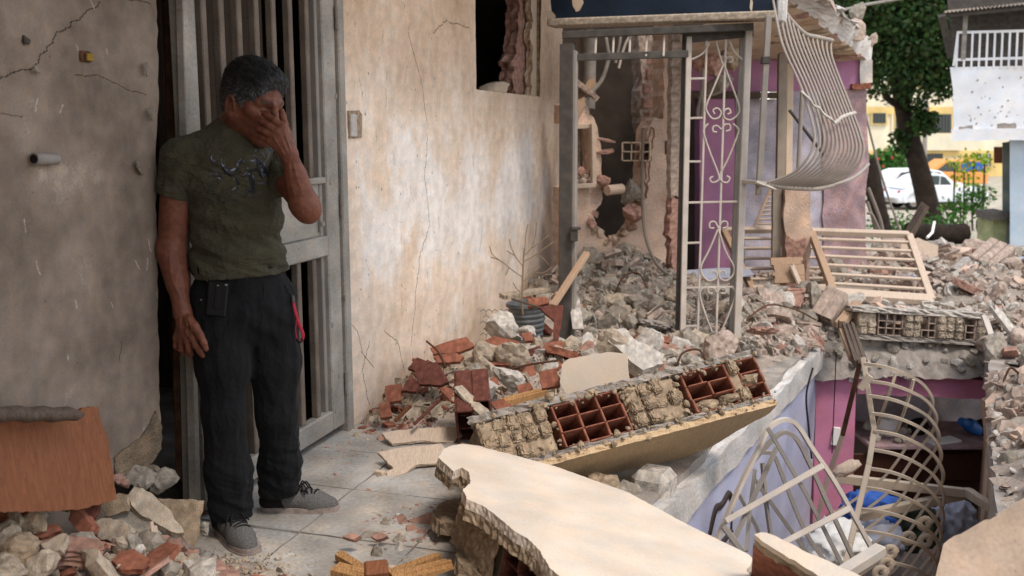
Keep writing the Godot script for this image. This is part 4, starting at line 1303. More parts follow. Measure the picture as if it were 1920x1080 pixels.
func pit() -> void:
	var e0 := Vector3(-0.35, 0, -1.9)
	var e5 := Vector3(PIT[5].x, 0, PIT[5].y)
	var e1 := Vector3(PIT[0].x, 0, PIT[0].y)
	var x := (e1 - e5).normalized()
	var out := Vector3.UP.cross(x).normalized()          # which side is the pit
	if out.dot(Vector3(2, 0, -5) - e5) < 0.0:
		out = -out
	var t := thing("pit_side_wall", "lilac wall of the lower room under the broken floor edge", "wall")
	var s := MB.new()
	var f := noise(88, 2.0, 3)
	patch(s, e5 - x * 2.4 + Vector3(0, -1.85, 0) + out * 0.02, e1 + Vector3(0, -1.85, 0) + out * 0.02, e1 + Vector3(0, -0.1, 0) + out * 0.02, e5 - x * 2.4 + Vector3(0, -0.1, 0) + out * 0.02, 40, 14, 0.012, f)
	add("plaster", s, M.lilac, t)
	s = MB.new()
	s.bar(e5 - x * 2.4 + Vector3(0, -1.02, 0) - out * 0.1, e1 + Vector3(0, -1.02, 0) - out * 0.1, 0.2, 1.62, Vector3.UP)
	add("masonry", s, M.mortar, t)
	t = thing("floor_edge_beam", "white plastered edge of the broken floor above the pit", "beam")
	s = MB.new()
	var l := PackedVector2Array()
	var ln := e5.distance_to(e1)
	for i in 26:
		l.append(Vector2(-0.3 + (ln + 0.3) * i / 25.0, -0.15 - R.randf_range(0.0, 0.03)))
	for i in 26:
		l.append(Vector2(-0.3 + (ln + 0.3) * (25 - i) / 25.0, -0.012 - R.randf_range(0.0, 0.03)))
	s.slab(l, 0.06, Transform3D(x, Vector3.UP, x.cross(Vector3.UP), e5 + out * 0.055) if x.cross(Vector3.UP).dot(out) > 0 else Transform3D(-x, Vector3.UP, out, e1 + out * 0.055), 0.008, 2, 0.08, R)
	add("plaster", s, M.plaster_white, t)
	s = MB.new()
	s.box(P(1225, 945, 4.05), Vector3(0.16, 0.3, 0.16), Basis(Vector3.UP, -0.5), 0.03)
	add("broken_end", s, M.concrete_pale, t)
	# far side: pink wall with a niche
	var o := Vector3(2.6, -0.6, -6.62)
	t = thing("pit_pink_wall", "bright pink wall of the lower room with an open niche", "wall")
	panel("pink_column", [[1532, 672], [1606, 684], [1604, 760], [1596, 1000], [1590, 1120], [1520, 1120]], o, 0.12, M.pink, t)
	panel("pink_lintel", [[1608, 690], [1700, 700], [1870, 716], [1870, 752], [1800, 748], [1740, 744], [1608, 738]], o, 0.12, M.pink, t, 0.01)
	s = MB.new()
	s.bar(P(1568, 660, 6.45), P(1560, 850, 6.5), 0.006, 0.006, Vector3.BACK)
	add("cable", s, M.black, t)
	panel("niche_back", [[1560, 640], [1990, 640], [1990, 1180], [1560, 1180]], o - Vector3(0, 0, 0.75), 0.1, M.lilac_pale, t)
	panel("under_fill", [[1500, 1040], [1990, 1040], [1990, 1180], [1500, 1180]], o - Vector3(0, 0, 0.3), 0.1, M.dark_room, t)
	one("switch_plate", "small pale switch on the pink column's left part", "switch", boxmesh(Vector3(0.05, 0.13, 0.02)), M.white_plastic, at(onplane(1567, 818, o + Vector3(0, 0, 0.012), Vector3.BACK), Vector3(0, 0, -0.1)))
	one("switch_plate", "small pale switch near the pink wall's top by the grille", "switch", boxmesh(Vector3(0.05, 0.11, 0.02)), M.white_plastic, at(onplane(1600, 702, o + Vector3(0, 0, 0.012), Vector3.BACK), Vector3(0, 0, -0.1)))
	# right side: brown board wall under the rubble strip
	t = thing("pit_right_wall", "brown boarded wall at the pit's right side", "wall")
	var r0 := Vector3(PIT[1].x, 0, PIT[1].y)
	var r1 := Vector3(PIT[2].x, 0, PIT[2].y)
	for i in 5:
		var a := r0.lerp(r1, i / 5.0 + 0.002)
		var b := r0.lerp(r1, (i + 1) / 5.0 - 0.002)
		s = MB.new()
		s.bar(a + Vector3(0.06, -1.0, 0), b + Vector3(0.06, -1.0, 0), 0.06, 1.58, Vector3.UP, 0.008)
		add("board", s, [M.wood_dusty, M.plaster, M.wood_dusty][i % 3], t)
	panel("return_board", [[1846, 752], [1872, 740], [1884, 930], [1862, 960]], P(1860, 850, 6.2), 0.05, M.wood_dusty, t, 0.004, 0.1)
	# desk with clutter
	t = thing("desk", "dark brown desk in the niche under a layer of plaster dust", "desk")
	var d0 := onplane(1630, 838, o - Vector3(0, 0, 0.1), Vector3.BACK)
	var d1 := onplane(1862, 858, o - Vector3(0, 0, 0.1), Vector3.BACK)
	d1.y = d0.y
	var mid := (d0 + d1) * 0.5
	s = MB.new(); s.box(mid + Vector3(0, 0, -0.28), Vector3(d1.x - d0.x, 0.03, 0.6), Basis.IDENTITY, 0.005); add("top", s, M.mauve, t)
	s = MB.new(); s.box(mid + Vector3(0, -0.42, -0.3), Vector3(d1.x - d0.x - 0.04, 0.8, 0.5), Basis.IDENTITY, 0.005); add("front", s, mat("desk_brown", rgb(74, 48, 40), 0.5, lib.woods, 1.0), t)
	for k in 2:
		s = MB.new(); s.box(mid + Vector3(-0.3 + 0.6 * k, -0.16, -0.04), Vector3(0.5, 0.2, 0.02), Basis.IDENTITY, 0.006); add("drawer", s, M.desk_brown, t)
	t = thing("power_drill", "blue hand drill lying on the dusty desk", "drill")
	var dp := onplane(1820, 828, o - Vector3(0, 0, 0.3), Vector3.BACK)
	dp.y = d0.y + 0.09
	s = MB.new(); s.lathe(Vector3.ZERO, [Vector2(0, -0.13), Vector2(0.045, -0.13), Vector2(0.05, -0.05), Vector2(0.05, 0.04), Vector2(0.034, 0.07), Vector2(0.03, 0.12), Vector2(0, 0.12)], 14); add("barrel", s, M.blue_plastic, t, at(dp, Vector3(0.2, 0.3, 1.15)))
	s = MB.new(); s.box(dp + Vector3(0.09, -0.03, 0), Vector3(0.06, 0.17, 0.05), Basis(Vector3.BACK, 0.5), 0.015); add("handle", s, M.black, t)
	one("white_tray", "flat white tray beside the drill on the desk", "tray", boxmesh(Vector3(0.24, 0.02, 0.12)), M.white_plastic, at(dp + Vector3(-0.26, -0.075, 0.12), Vector3(0, 0.3, 0.06)))
	s = MB.new(); s.lathe(Vector3.ZERO, [Vector2(0, -0.08), Vector2(0.06, -0.06), Vector2(0.085, 0), Vector2(0.06, 0.06), Vector2(0, 0.08)], 16)
	one("white_helmet", "round white cap-shaped thing on the desk behind the grille", "helmet", s, M.white_plastic, at(Vector3(P(1712, 812, 6.75).x, d0.y + 0.08, -6.95)))
	one("black_box", "small black boxy tool on the desk left of the drill", "tool", rock(946, 1, 6, 0.05), M.black, at(Vector3(P(1778, 812, 6.75).x, d0.y + 0.07, -7.0), Vector3(0, 0.4, 0.2), Vector3(0.1, 0.07, 0.07)))
	for i in 16:
		one("desk_rubble", "small grey lump on the desk's dusty left end", "rubble", rock(950 + i % 5, 1, 7, 0.1), [M.concrete, M.concrete_pale][i % 2], at(Vector3(d0.x + 0.04 + R.randf() * 0.5, d0.y + 0.03, -6.75 - R.randf() * 0.4), Vector3(i, i, 0), Vector3.ONE * R.randf_range(0.02, 0.055)), "lumps on the desk")
	# junk heap at the bottom of the pit
	s = MB.new()
	f = noise(99, 1.6, 4)
	var st := 0.09
	for i in range(0, 40):
		for j in range(0, 50):
			var q := []
			for c in [[0, 0], [0, 1], [1, 1], [1, 0]]:
				var xx: float = 0.2 + st * (i + c[0])
				var zz: float = -7.0 + st * (j + c[1])
				var h := 0.75 * exp(-pow((xx - 2.5) / 0.8, 2.0) - pow((zz + 6.1) / 0.9, 2.0)) + 0.35 * exp(-pow((xx - 1.4) / 0.8, 2.0) - pow((zz + 4.6) / 0.8, 2.0))
				q.append(Vector3(xx, -1.79 + h + 0.12 * f.get_noise_2d(xx, zz) + 0.05, zz))
			s.quad(q[0], q[1], q[2], q[3])
	kind(add("pit_debris", s, M.dust), "stuff")
	tag(get_child(-1), "grey debris filling the bottom of the lower room", "debris")
	for c in [["blue crumpled cloth on the junk under the bulged grille", M.blue_cloth, 1642, 965, 5.9, 0.24, 0.16], ["pale blue crumpled cloth lower in the pit junk", M.white_cloth, 1640, 1010, 5.6, 0.2, 0.1], ["white crumpled cloth at the pit's right side under the long bars", M.white_cloth, 1795, 985, 5.9, 0.14, 0.2], ["dark green crumpled cloth in the middle of the pit junk", mat("green_cloth", rgb(62, 70, 58), 0.95, lib.soft, 2.0), 1705, 985, 5.8, 0.2, 0.16], ["grey crumpled cloth near the white flange in the pit", M.white_plastic, 1570, 1020, 5.4, 0.2, 0.14]]:
		one("cloth", c[0], "cloth", crumple(int(c[2]), 3), c[1], at(P(c[2], c[3], c[4]), Vector3(0.2, c[2], 0), Vector3(c[5], c[6], c[5])))
	for i in 46:
		var q := Vector3(R.randf_range(0.9, 3.0), 0, R.randf_range(-6.5, -4.4))
		var h := 0.75 * exp(-pow((q.x - 2.5) / 0.8, 2.0) - pow((q.z + 6.1) / 0.9, 2.0)) + 0.35 * exp(-pow((q.x - 1.4) / 0.8, 2.0) - pow((q.z + 4.6) / 0.8, 2.0))
		q.y = -1.74 + h
		var z := R.randf_range(0.05, 0.14)
		one("pit_rubble", "dusty broken piece at the bottom of the lower room", "rubble", rock(960 + i % 6, 1, 8, 0.1) if i % 3 else shard(70 + i % 5, 1.5, 0.25), [M.concrete, M.clay_dust, M.pinkish, M.concrete_pale][i % 4], at(q, Vector3(R.randf() * 2, R.randf() * 6, R.randf()), Vector3.ONE * z), "rubble in the lower room")
	# dark carved chair against the lilac wall
	t = thing("carved_chair", "dark carved wooden chair against the lilac wall in the pit", "chair")
	var cp := P(1345, 985, 4.75)
	var dk := mat("chair_wood", rgb(58, 46, 42), 0.5, lib.woods, 1.0)
	var px := x
	for k in [-1, 1]:
		tubepart("back_post", smooth([cp + px * 0.2 * k + Vector3(0, -0.62, 0), cp + px * 0.2 * k, cp + px * 0.17 * k + Vector3(0, 0.08, 0)], 6), 0.022, dk, t)
		boxpart("leg", cp + px * 0.19 * k + out * 0.36 + Vector3(0, -0.62, 0), cp + px * 0.19 * k + out * 0.36 + Vector3(0, -0.36, 0), 0.035, 0.035, dk, t)
	tubepart("crest", smooth([cp - px * 0.21 + Vector3(0, 0.04, 0), cp - px * 0.12 + Vector3(0, 0.12, 0), cp + Vector3(0, 0.105, 0), cp + px * 0.12 + Vector3(0, 0.12, 0), cp + px * 0.21 + Vector3(0, 0.04, 0)], 6), 0.032, dk, t, 8, 0.7)
	tubepart("splat_rail", [cp - px * 0.2 + Vector3(0, -0.1, 0), cp + px * 0.2 + Vector3(0, -0.1, 0)], 0.03, dk, t, 8, 0.6)
	s = MB.new(); s.box(cp + out * 0.2 + Vector3(0, -0.34, 0), Vector3(0.44, 0.05, 0.42), Basis(px, Vector3.UP, px.cross(Vector3.UP)), 0.015); add("seat", s, dk, t)
	one("wall_cable", "thin dark cable hanging down the lilac wall's far end", "cable", tubemesh(smooth(pl([[1524, 690, 6.0], [1512, 740, 5.9], [1516, 800, 5.9], [1522, 860, 5.9]], 0)), 0.006), M.black)

func boxmesh(z: Vector3, ch := 0.005) -> MB:
	var s := MB.new()
	s.box(Vector3.ZERO, z, Basis.IDENTITY, ch)
	return s
func crumple(sd: int, sub: int) -> ArrayMesh:
	var s := icosphere(sub)
	var f := noise(sd, 1.3, 3, FastNoiseLite.TYPE_SIMPLEX, 0.55)
	f.fractal_type = FastNoiseLite.FRACTAL_RIDGED
	var v := []
	for d in s[0]:
		v.append(d * (0.75 + 0.3 * f.get_noise_3dv(d * 1.2)))
	var nn := []
	nn.resize(v.size())
	nn.fill(Vector3.ZERO)
	for q in s[1]:
		var n: Vector3 = (v[q[1]] - v[q[0]]).cross(v[q[2]] - v[q[0]])
		for e in q:
			nn[e] += n
	var m := MB.new()
	for q in s[1]:
		m.stri(v[q[0]], v[q[1]], v[q[2]], nn[q[0]].normalized(), nn[q[1]].normalized(), nn[q[2]].normalized())
	return m.mesh()

# a vehicle body: its side outline, given at several places across the width, skinned together
func car_body(profile: Array, half: float, taper: Array) -> MB:
	var s := MB.new()
	var rings := []
	for k in taper:             # [share of the half width, scale of the outline round its middle]
		var ring := []
		for p in profile:
			ring.append(Vector3(p[0] * k[1] , p[2] + (p[1] - p[2]) * k[2], half * k[0]))
		rings.append(ring)
	var n := profile.size()
	for i in rings.size() - 1:
		for j in n:
			var m := (j + 1) % n
			s.quad(rings[i][j], rings[i + 1][j], rings[i + 1][m], rings[i][m])
	return s
func wheel(t: Node, at_: Vector3, r: float, side: float) -> void:
	var b := Basis(Vector3(1, 0, 0), Vector3(0, 0, side), Vector3(0, -side, 0))
	var s := MB.new()
	s.lathe(Vector3.ZERO, [Vector2(r * 0.6, -0.1), Vector2(r * 0.96, -0.1), Vector2(r, -0.06), Vector2(r, 0.06), Vector2(r * 0.96, 0.09), Vector2(r * 0.62, 0.1), Vector2(r * 0.6, 0.04)], 20)
	var w := add("wheel", s, M.black, t, Transform3D(b, at_))
	s = MB.new()
	s.lathe(Vector3.ZERO, [Vector2(r * 0.62, 0.06), Vector2(r * 0.55, 0.09), Vector2(r * 0.5, 0.06), Vector2(r * 0.2, 0.08), Vector2(0, 0.1)], 16)
	add("rim", s, M.pipe, w)
func car(called: String, label: String, at_: Transform3D, outline: Array, cabin: Array, half: float, paint: Material, wheels: Array, wr: float) -> Node3D:
	var t := thing(called, label, "car", at_)
	var full := [[-1.0, 0.96, 0.86], [-0.97, 0.99, 0.96], [-0.8, 1.0, 1.0], [0.8, 1.0, 1.0], [0.97, 0.99, 0.96], [1.0, 0.96, 0.86]]
	add("body", car_body(outline, half, full), paint, t)
	# close the flanks
	for sd in [-1, 1]:
		var s := MB.new()
		var c := Vector3.ZERO
		var pts := []
		for p in outline:
			var q := Vector3(p[0] * 0.96, p[2] + (p[1] - p[2]) * 0.86, half * sd)
			pts.append(q); c += q
		c /= pts.size()
		for j in pts.size():
			var a: Vector3 = pts[j]
			var b: Vector3 = pts[(j + 1) % pts.size()]
			if (a - c).cross(b - c).z * sd < 0:
				s.tri(c, b, a)
			else:
				s.tri(c, a, b)
		add("flank", s, paint, t)
	var top := [[-0.86, 0.96, 0.9], [-0.78, 1.0, 1.0], [0.78, 1.0, 1.0], [0.86, 0.96, 0.9]]
	if cabin.size():
		add("roof", car_body(cabin[0], half, top), paint, t)
		for sd in [-1, 1]:
			var s := MB.new()
			var l := PackedVector2Array()
			for p in cabin[0]:
				l.append(Vector2(p[0] * 0.96, p[2] + (p[1] - p[2]) * 0.9))
			s.slab(l, 0.02, Transform3D(Basis.IDENTITY, Vector3(0, 0, half * 0.86 * sd + 0.01)))
			add("cabin_side", s, paint, t)
		for w in cabin[1]:
			for sd in [-1, 1]:
				var s := MB.new()
				var l := PackedVector2Array()
				for p in w:
					l.append(Vector2(p[0], p[1]))
				s.slab(l, 0.02, Transform3D(Basis.IDENTITY, Vector3(0, 0, half * 0.89 * sd + 0.01)))
				add("window", s, M.glass_dark, t)
	for x in wheels:
		for sd in [-1, 1]:
			wheel(t, Vector3(x, wr, (half - 0.1) * sd), wr, sd)
	return t
func capped(s: MB, ring: Array, flip: bool) -> void:
	for k in range(1, ring.size() - 1):
		if flip:
			s.tri(ring[0], ring[k + 1], ring[k])
		else:
			s.tri(ring[0], ring[k], ring[k + 1])

func street() -> void:
	# yellow apartment house across the street
	var t := thing("apartment_house", "cream and yellow apartment house across the sunny street", "building")
	var z := -68.0
	var o := P(1750, 240, 1)
	o = onplane(1750, 240, Vector3(0, 0, z), Vector3.BACK)
	panel("wall", [[1500, -120], [2100, -120], [2100, 352], [1500, 352]], o, 8.0, M.cream, t, 0.0, 0.0)
	var f := Vector3(0, 0, 0.12)
	for y in [[200, 214], [282, 292], [96, 106]]:
		panel("yellow_band", [[1500, y[0]], [2100, y[0] + 1], [2100, y[1] + 1], [1500, y[1]]], o + f, 0.3, M.yellow, t, 0.0, 0.0)
	panel("yellow_wall", [[1803, 293], [2100, 293], [2100, 350], [1803, 350]], o + f * 0.5, 0.3, M.yellow, t, 0.0, 0.0)
	for v in [[1672, 214, 1676, 350], [1666, 100, 1680, 200]]:
		panel("pilaster", [[v[0], v[1]], [v[2], v[1]], [v[2], v[3]], [v[0], v[3]]], o + f, 0.3, M.cream, t, 0.0, 0.0)
	for w in [[1637, 212, 1661, 231], [1680, 214, 1700, 240], [1728, 214, 1784, 249], [1728, 288, 1768, 316], [1776, 301, 1802, 330], [1632, 290, 1648, 306], [1832, 288, 1858, 312], [1690, 130, 1730, 160]]:
		var win := panel("window", [[w[0] - 3, w[1] - 3], [w[2] + 3, w[1] - 3], [w[2] + 3, w[3] + 3], [w[0] - 3, w[3] + 3]], o + f * 1.4, 0.3, M.yellow, t, 0.0, 0.0)
		panel("pane", [[w[0], w[1]], [w[2], w[1]], [w[2], w[3]], [w[0], w[3]]], o + f * 1.7, 0.2, M.glass_dark, win, 0.0, 0.0)
		var k := 0
		var x: float = w[0] + 3
		while x < w[2]:
			panel("bar", [[x, w[1]], [x + 1.1, w[1]], [x + 1.1, w[3]], [x, w[3]]], o + f * 2.1, 0.05, M.pale_wall if w[0] == 1832 else M.iron_dark, win, 0.0, 0.0)
			x += 6
	panel("wall", [[1728, 250], [1803, 250], [1803, 282], [1728, 282]], o + f * 3, 0.3, M.cream, t, 0.0, 0.0)
	one("utility_pole", "pale grey utility pole before the apartment house", "pole", tubemesh([P(1733, 300, 60), P(1740, 60, 60)], 0.14, 8), M.paint_grey)

	# parked cars
	var silver := mat("silver_paint", rgb(214, 218, 222), 0.3)
	silver.clearcoat_enabled = true
	var white := mat("white_paint", rgb(228, 230, 232), 0.3)
	var orange := mat("orange_paint", rgb(214, 150, 84), 0.4)
	var red := mat("red_paint", rgb(176, 30, 48), 0.4)
	var dark := mat("dark_paint", rgb(26, 28, 30), 0.3)
	# small round-backed car: fenders, running board, domed cabin
	var g := G(1695, 391, -1.8)
	var t2 := car("parked_car", "small round-backed silver car parked behind the tree", at(Vector3(g.x + 1.15, -1.8, g.z), Vector3(0, 0.12, 0)),
		[[-2.0, 0.5, 0.6], [-1.85, 0.28, 0.6], [1.85, 0.28, 0.6], [2.02, 0.45, 0.6], [1.95, 0.62, 0.6], [1.6, 0.86, 0.6], [1.0, 0.98, 0.6], [0.5, 1.0, 0.6], [-0.9, 1.0, 0.6], [-1.4, 0.92, 0.6], [-1.8, 0.72, 0.6]], 
		[[[0.55, 0.9, 0.9], [0.45, 1.05, 0.9], [0.1, 1.36, 0.9], [-0.25, 1.46, 0.9], [-0.65, 1.45, 0.9], [-1.05, 1.33, 0.9], [-1.4, 1.1, 0.9], [-1.65, 0.85, 0.9]], [[[-0.1, 1.0], [0.36, 1.0], [0.08, 1.3], [-0.1, 1.34]], [[-0.75, 1.0], [-0.16, 1.0], [-0.16, 1.35], [-0.6, 1.36]], [[-1.2, 1.02], [-0.82, 1.02], [-0.7, 1.32], [-0.95, 1.26]]]], 0.74, silver, [-1.2, 1.2], 0.32)
	for x in [-1.2, 1.2]:
		for sd in [-1, 1]:
			var arc := []
			for k in 11:
				var a := PI * (k / 10.0) * 1.05 - 0.1
				arc.append(Vector3(x + cos(a) * 0.42, 0.34 + sin(a) * 0.42, 0.72 * sd))
			tubepart("fender", arc, 0.13, silver, t2, 8, 0.9)
	for sd in [-1, 1]:
		boxpart("running_board", Vector3(-0.75, 0.3, 0.76 * sd), Vector3(0.75, 0.3, 0.76 * sd), 0.16, 0.05, M.black, t2)
	tubepart("bumper", [Vector3(-2.08, 0.42, -0.6), Vector3(-2.1, 0.42, 0), Vector3(-2.08, 0.42, 0.6)], 0.05, M.pipe, t2)
	for sd in [-1, 1]:
		var lamp := MB.new(); lamp.lathe(Vector3.ZERO, [Vector2(0.07, 0), Vector2(0.05, 0.05), Vector2(0, 0.06)], 10)
		add("tail_light", lamp, red, t2, at(Vector3(-1.78, 0.72, 0.6 * sd), Vector3(0, 0, 1.2)))
	# estate car behind it
	g = G(1700, 384, -1.8)
	car("parked_car", "white hatchback parked behind the small silver car", at(Vector3(g.x + 1.0, -1.8, g.z - 0.8), Vector3(0, 0.05, 0)),
		[[-2.0, 0.35, 0.6], [1.95, 0.35, 0.6], [2.0, 0.7, 0.6], [1.4, 0.9, 0.6], [0.9, 0.98, 0.6], [-1.9, 1.0, 0.6], [-2.02, 0.8, 0.6]],
		[[[1.0, 0.95, 0.9], [0.4, 1.42, 0.9], [-0.2, 1.52, 0.9], [-1.3, 1.5, 0.9], [-1.6, 1.4, 0.9], [-1.95, 0.95, 0.9]], [[[0.1, 1.0], [0.75, 1.0], [0.3, 1.38], [0.1, 1.4]], [[-0.8, 1.0], [0.02, 1.0], [0.02, 1.41], [-0.8, 1.42]], [[-1.6, 1.0], [-0.88, 1.0], [-0.88, 1.42], [-1.35, 1.36]]]], 0.82, white, [-1.25, 1.25], 0.31)
	car("parked_car", "red car of which only the tail shows between silver and white cars", at(Vector3(g.x - 0.1, -1.8, g.z + 0.55), Vector3(0, -0.5, 0)),
		[[-0.5, 0.4, 0.6], [0.6, 0.4, 0.6], [0.6, 0.98, 0.6], [0.1, 1.15, 0.6], [-0.4, 0.8, 0.6]], [], 0.3, red, [], 0.3)
	g = G(1858, 372, -1.8)
	var pk := car("parked_truck", "orange pickup with a blue rear window under the balcony", at(Vector3(g.x - 1.4, -1.8, g.z - 3.0), Vector3(0, 0.0, 0)),
		[[-2.4, 0.6, 0.8], [2.2, 0.55, 0.8], [2.25, 0.95, 0.8], [2.2, 1.12, 0.8], [-2.3, 1.12, 0.8], [-2.42, 0.9, 0.8]],
		[[[2.1, 1.05, 1.0], [1.95, 1.7, 1.0], [0.2, 1.72, 1.0], [-0.7, 1.1, 1.0]], [[[0.9, 1.16], [2.0, 1.16], [1.9, 1.6], [0.9, 1.62]], [[-0.3, 1.16], [0.8, 1.16], [0.8, 1.62], [0.25, 1.62]]]], 0.9, orange, [-1.5, 1.4], 0.42)
	var bw := MB.new()
	bw.box(Vector3(1.42, 1.38, 0.82), Vector3(1.05, 0.42, 0.03), Basis.IDENTITY, 0.01)
	add("blue_blind", bw, M.blue_plastic, pk)
	pk.set_meta("category", "pickup")
	g = G(1640, 385, -1.8)
	car("parked_car", "black car half hidden by the mauve wall", at(Vector3(g.x - 0.6, -1.8, g.z - 2.0), Vector3(0, 0.3, 0)),
		[[-2.0, 0.35, 0.6], [1.95, 0.35, 0.6], [2.0, 0.8, 0.6], [1.4, 0.98, 0.6], [-1.9, 1.0, 0.6], [-2.02, 0.8, 0.6]],
		[[[1.2, 0.95, 0.9], [0.6, 1.42, 0.9], [-1.2, 1.48, 0.9], [-1.8, 0.95, 0.9]], [[[0.1, 1.0], [0.95, 1.0], [0.5, 1.36], [0.1, 1.38]]]], 0.82, dark, [-1.25, 1.25], 0.32)

	# trees
	var bark := mat("bark", rgb(58, 48, 40), 1.0, lib.mot2, 0.8, lib.hrough, 4.0)
	var leafm := mat("leaf", rgb(46, 66, 32), 0.75)
	leafm.backlight_enabled = true
	leafm.backlight = Color(0.14, 0.2, 0.05)
	leafm.vertex_color_use_as_albedo = true
	t = thing("street_tree", "dark leaning street tree with a broad crown over the parked cars", "tree")
	var d := 30.0
	var trunk := [P(1750, 436, d), P(1744, 405, d), P(1732, 350, d), P(1716, 290, d), P(1700, 235, d), P(1690, 190, d), P(1684, 140, d), P(1682, 80, d)]
	tubepart("trunk", smooth(trunk, 4), taper_list(29, 0.36, 0.18), bark, t, 12)
	for b in [[[1692, 200, 30], [1716, 150, 29.5], [1744, 100, 29], [1760, 40, 28]], [[1690, 185, 30], [1664, 130, 30.5], [1644, 70, 31]], [[1694, 200, 30], [1672, 190, 29.5], [1656, 176, 29]], [[1686, 150, 30], [1700, 90, 30.5], [1716, 10, 31]], [[1706, 250, 30], [1722, 236, 29.6], [1738, 222, 29.2]]]:
		tubepart("limb", smooth(pl(b, 0), 4), taper_list((b.size() - 1) * 4 + 1, 0.16, 0.05), bark, t, 8)
	var clumps := []
	for c in [[1640, 20, 31, 2.2], [1700, -20, 29, 2.6], [1760, -10, 28, 2.4], [1810, -40, 29, 2.2], [1650, 90, 31, 1.7], [1720, 70, 28.5, 2.1], [1770, 70, 28, 1.5], [1665, 130, 29.5, 1.2], [1740, 135, 28.6, 1.1], [1775, 130, 28.2, 0.9], [1770, 160, 28.2, 0.55], [1720, 10, 31, 2.6], [1660, -60, 30, 2.6], [1638, 110, 32, 0.9], [1690, 130, 31.5, 1.4], [1745, 30, 31.5, 1.9], [1630, -20, 29, 1.9], [1800, 10, 30.5, 1.5]]:
		clumps.append([P(c[0], c[1], c[2]), c[3]])
	add("crown", leaf_cloud(clumps, 26000, 0.17, 5), leafm, t)
	clumps = []
	for c in [[1744, 222, 29.2, 0.35], [1728, 212, 29.3, 0.3], [1738, 240, 29.2, 0.24], [1722, 236, 29.4, 0.3], [1690, 262, 30, 0.34], [1684, 250, 30, 0.2], [1696, 276, 29.9, 0.26], [1714, 200, 29.6, 0.25], [1752, 150, 28.8, 0.4]]:
		clumps.append([P(c[0], c[1], c[2]), c[3]])
	add("low_sprigs", leaf_cloud(clumps, 700, 0.2, 6), leafm, t)
	t = thing("street_tree", "second dark trunk leaning behind the mauve wall's edge", "tree")
	tubepart("trunk", smooth(pl([[1658, 440], [1648, 400], [1638, 350], [1628, 300]], 26), 4), 0.22, bark, t, 10)
	var bush := mat("bush_leaf", rgb(66, 104, 46), 0.75)
	bush.vertex_color_use_as_albedo = true
	bush.backlight_enabled = true
	bush.backlight = Color(0.12, 0.2, 0.05)
	var yl := mat("young_leaf", rgb(150, 160, 50), 0.75)
	yl.vertex_color_use_as_albedo = true
	yl.backlight_enabled = true
	yl.backlight = Color(0.3, 0.32, 0.08)
	t = thing("flower_bush", "dark green bush with red flowers behind the parked cars", "bush")
	clumps = []
	for c in [[1650, 305, 56, 0.9], [1668, 300, 56, 1.0], [1682, 312, 56, 0.8], [1660, 322, 55.5, 1.0], [1640, 320, 56, 0.8], [1690, 322, 56, 0.6]]:
		clumps.append([P(c[0], c[1], c[2]), c[3]])
	add("foliage", leaf_cloud(clumps, 1500, 0.28, 7), bush, t)
	for c in [[1656, 312], [1673, 296], [1648, 298]]:
		add("flower", rock(970, 1, 4, 0.1), red, t, at(P(c[0], c[1], 54.6), Vector3.ZERO, Vector3.ONE * 0.06))
	for b in [["sunlit_shrub", "yellow green shrub in sunlight beside the leaning trunk", [[1790, 305, 33, 0.35], [1808, 318, 33, 0.4], [1826, 300, 33, 0.45], [1846, 308, 33, 0.4], [1800, 335, 33, 0.35], [1838, 296, 33, 0.3], [1815, 300, 33.2, 0.4], [1820, 340, 33, 0.3]], 260, 0.15, yl], ["low_bush", "low green bush at the street's edge under the yellow shrub", [[1800, 385, 31.5, 0.5], [1822, 372, 31.5, 0.55], [1842, 365, 31.5, 0.45], [1786, 400, 31.5, 0.4], [1764, 385, 31.5, 0.3], [1832, 395, 31.5, 0.35]], 520, 0.14, bush], ["weed_clump", "weeds and grass at the foot of the leaning tree", [[1690, 418, 28, 0.5], [1720, 424, 28, 0.6], [1765, 420, 28, 0.5], [1650, 424, 28, 0.5], [1790, 430, 28, 0.5]], 420, 0.14, bush]]:
		t = thing(b[0], b[1], "bush")
		clumps = []
		for c in b[2]:
			clumps.append([P(c[0], c[1], c[2]), c[3]])
		add("foliage", leaf_cloud(clumps, b[3], b[4], 8), b[5], t)
		for k in 4:
			var c = b[2][k]
			tubepart("stem", [Vector3(P(c[0], c[1], c[2]).x + 0.1, -1.8, P(c[0], c[1], c[2]).z), P(c[0], c[1], c[2])], 0.03, bark, t, 5)
	one("tree_stump", "dark tree stump beside the greenish low wall", "stump", rock(971, 2, 6, 0.08), bark, at(P(1853, 425, 22), Vector3(0, 0, 0.1), Vector3(0.2, 0.42, 0.25)))
	one("fallen_log", "fallen dark log on the ground before the leaning tree", "log", tubemesh(smooth([P(1700, 436, 25), P(1760, 440, 25), P(1812, 438, 25)], 4), 0.26), bark)
	kind(add("painted_tree_shade", boxmesh(Vector3(12, 0.3, 5)), mat("shade_brown", rgb(104, 92, 76), 1.0, lib.mot2, 0.6, lib.hrough, 4.0), self, at(Vector3(P(1720, 430, 27).x, -1.85, -24.0))), "structure")  # dark strip; the tree's shade on the ground is put into its colour
	# stalks and wires leaning by the mauve wall
	for w in [[[1612, 170], [1650, 320], [1690, 440], 11.0, 0.012], [[1628, 352], [1650, 410], [1656, 440], 10.6, 0.018], [[1626, 378], [1640, 420], [1648, 446], 10.5, 0.016], [[1626, 400], [1636, 404], [1652, 440], 10.4, 0.016]]:
		one("bent_rod", ["thin drooping wire in front of the sunlit street", "long bent grey rod leaning on the mauve wall's edge", "shorter bent rod leaning on the mauve wall's edge", "lowest bent rod at the mauve wall's foot"][taken.get("bent_rod", -1) + 1], "rod", tubemesh(smooth(pl([w[0], w[1], w[2]], w[3])), w[4]), M.cable)
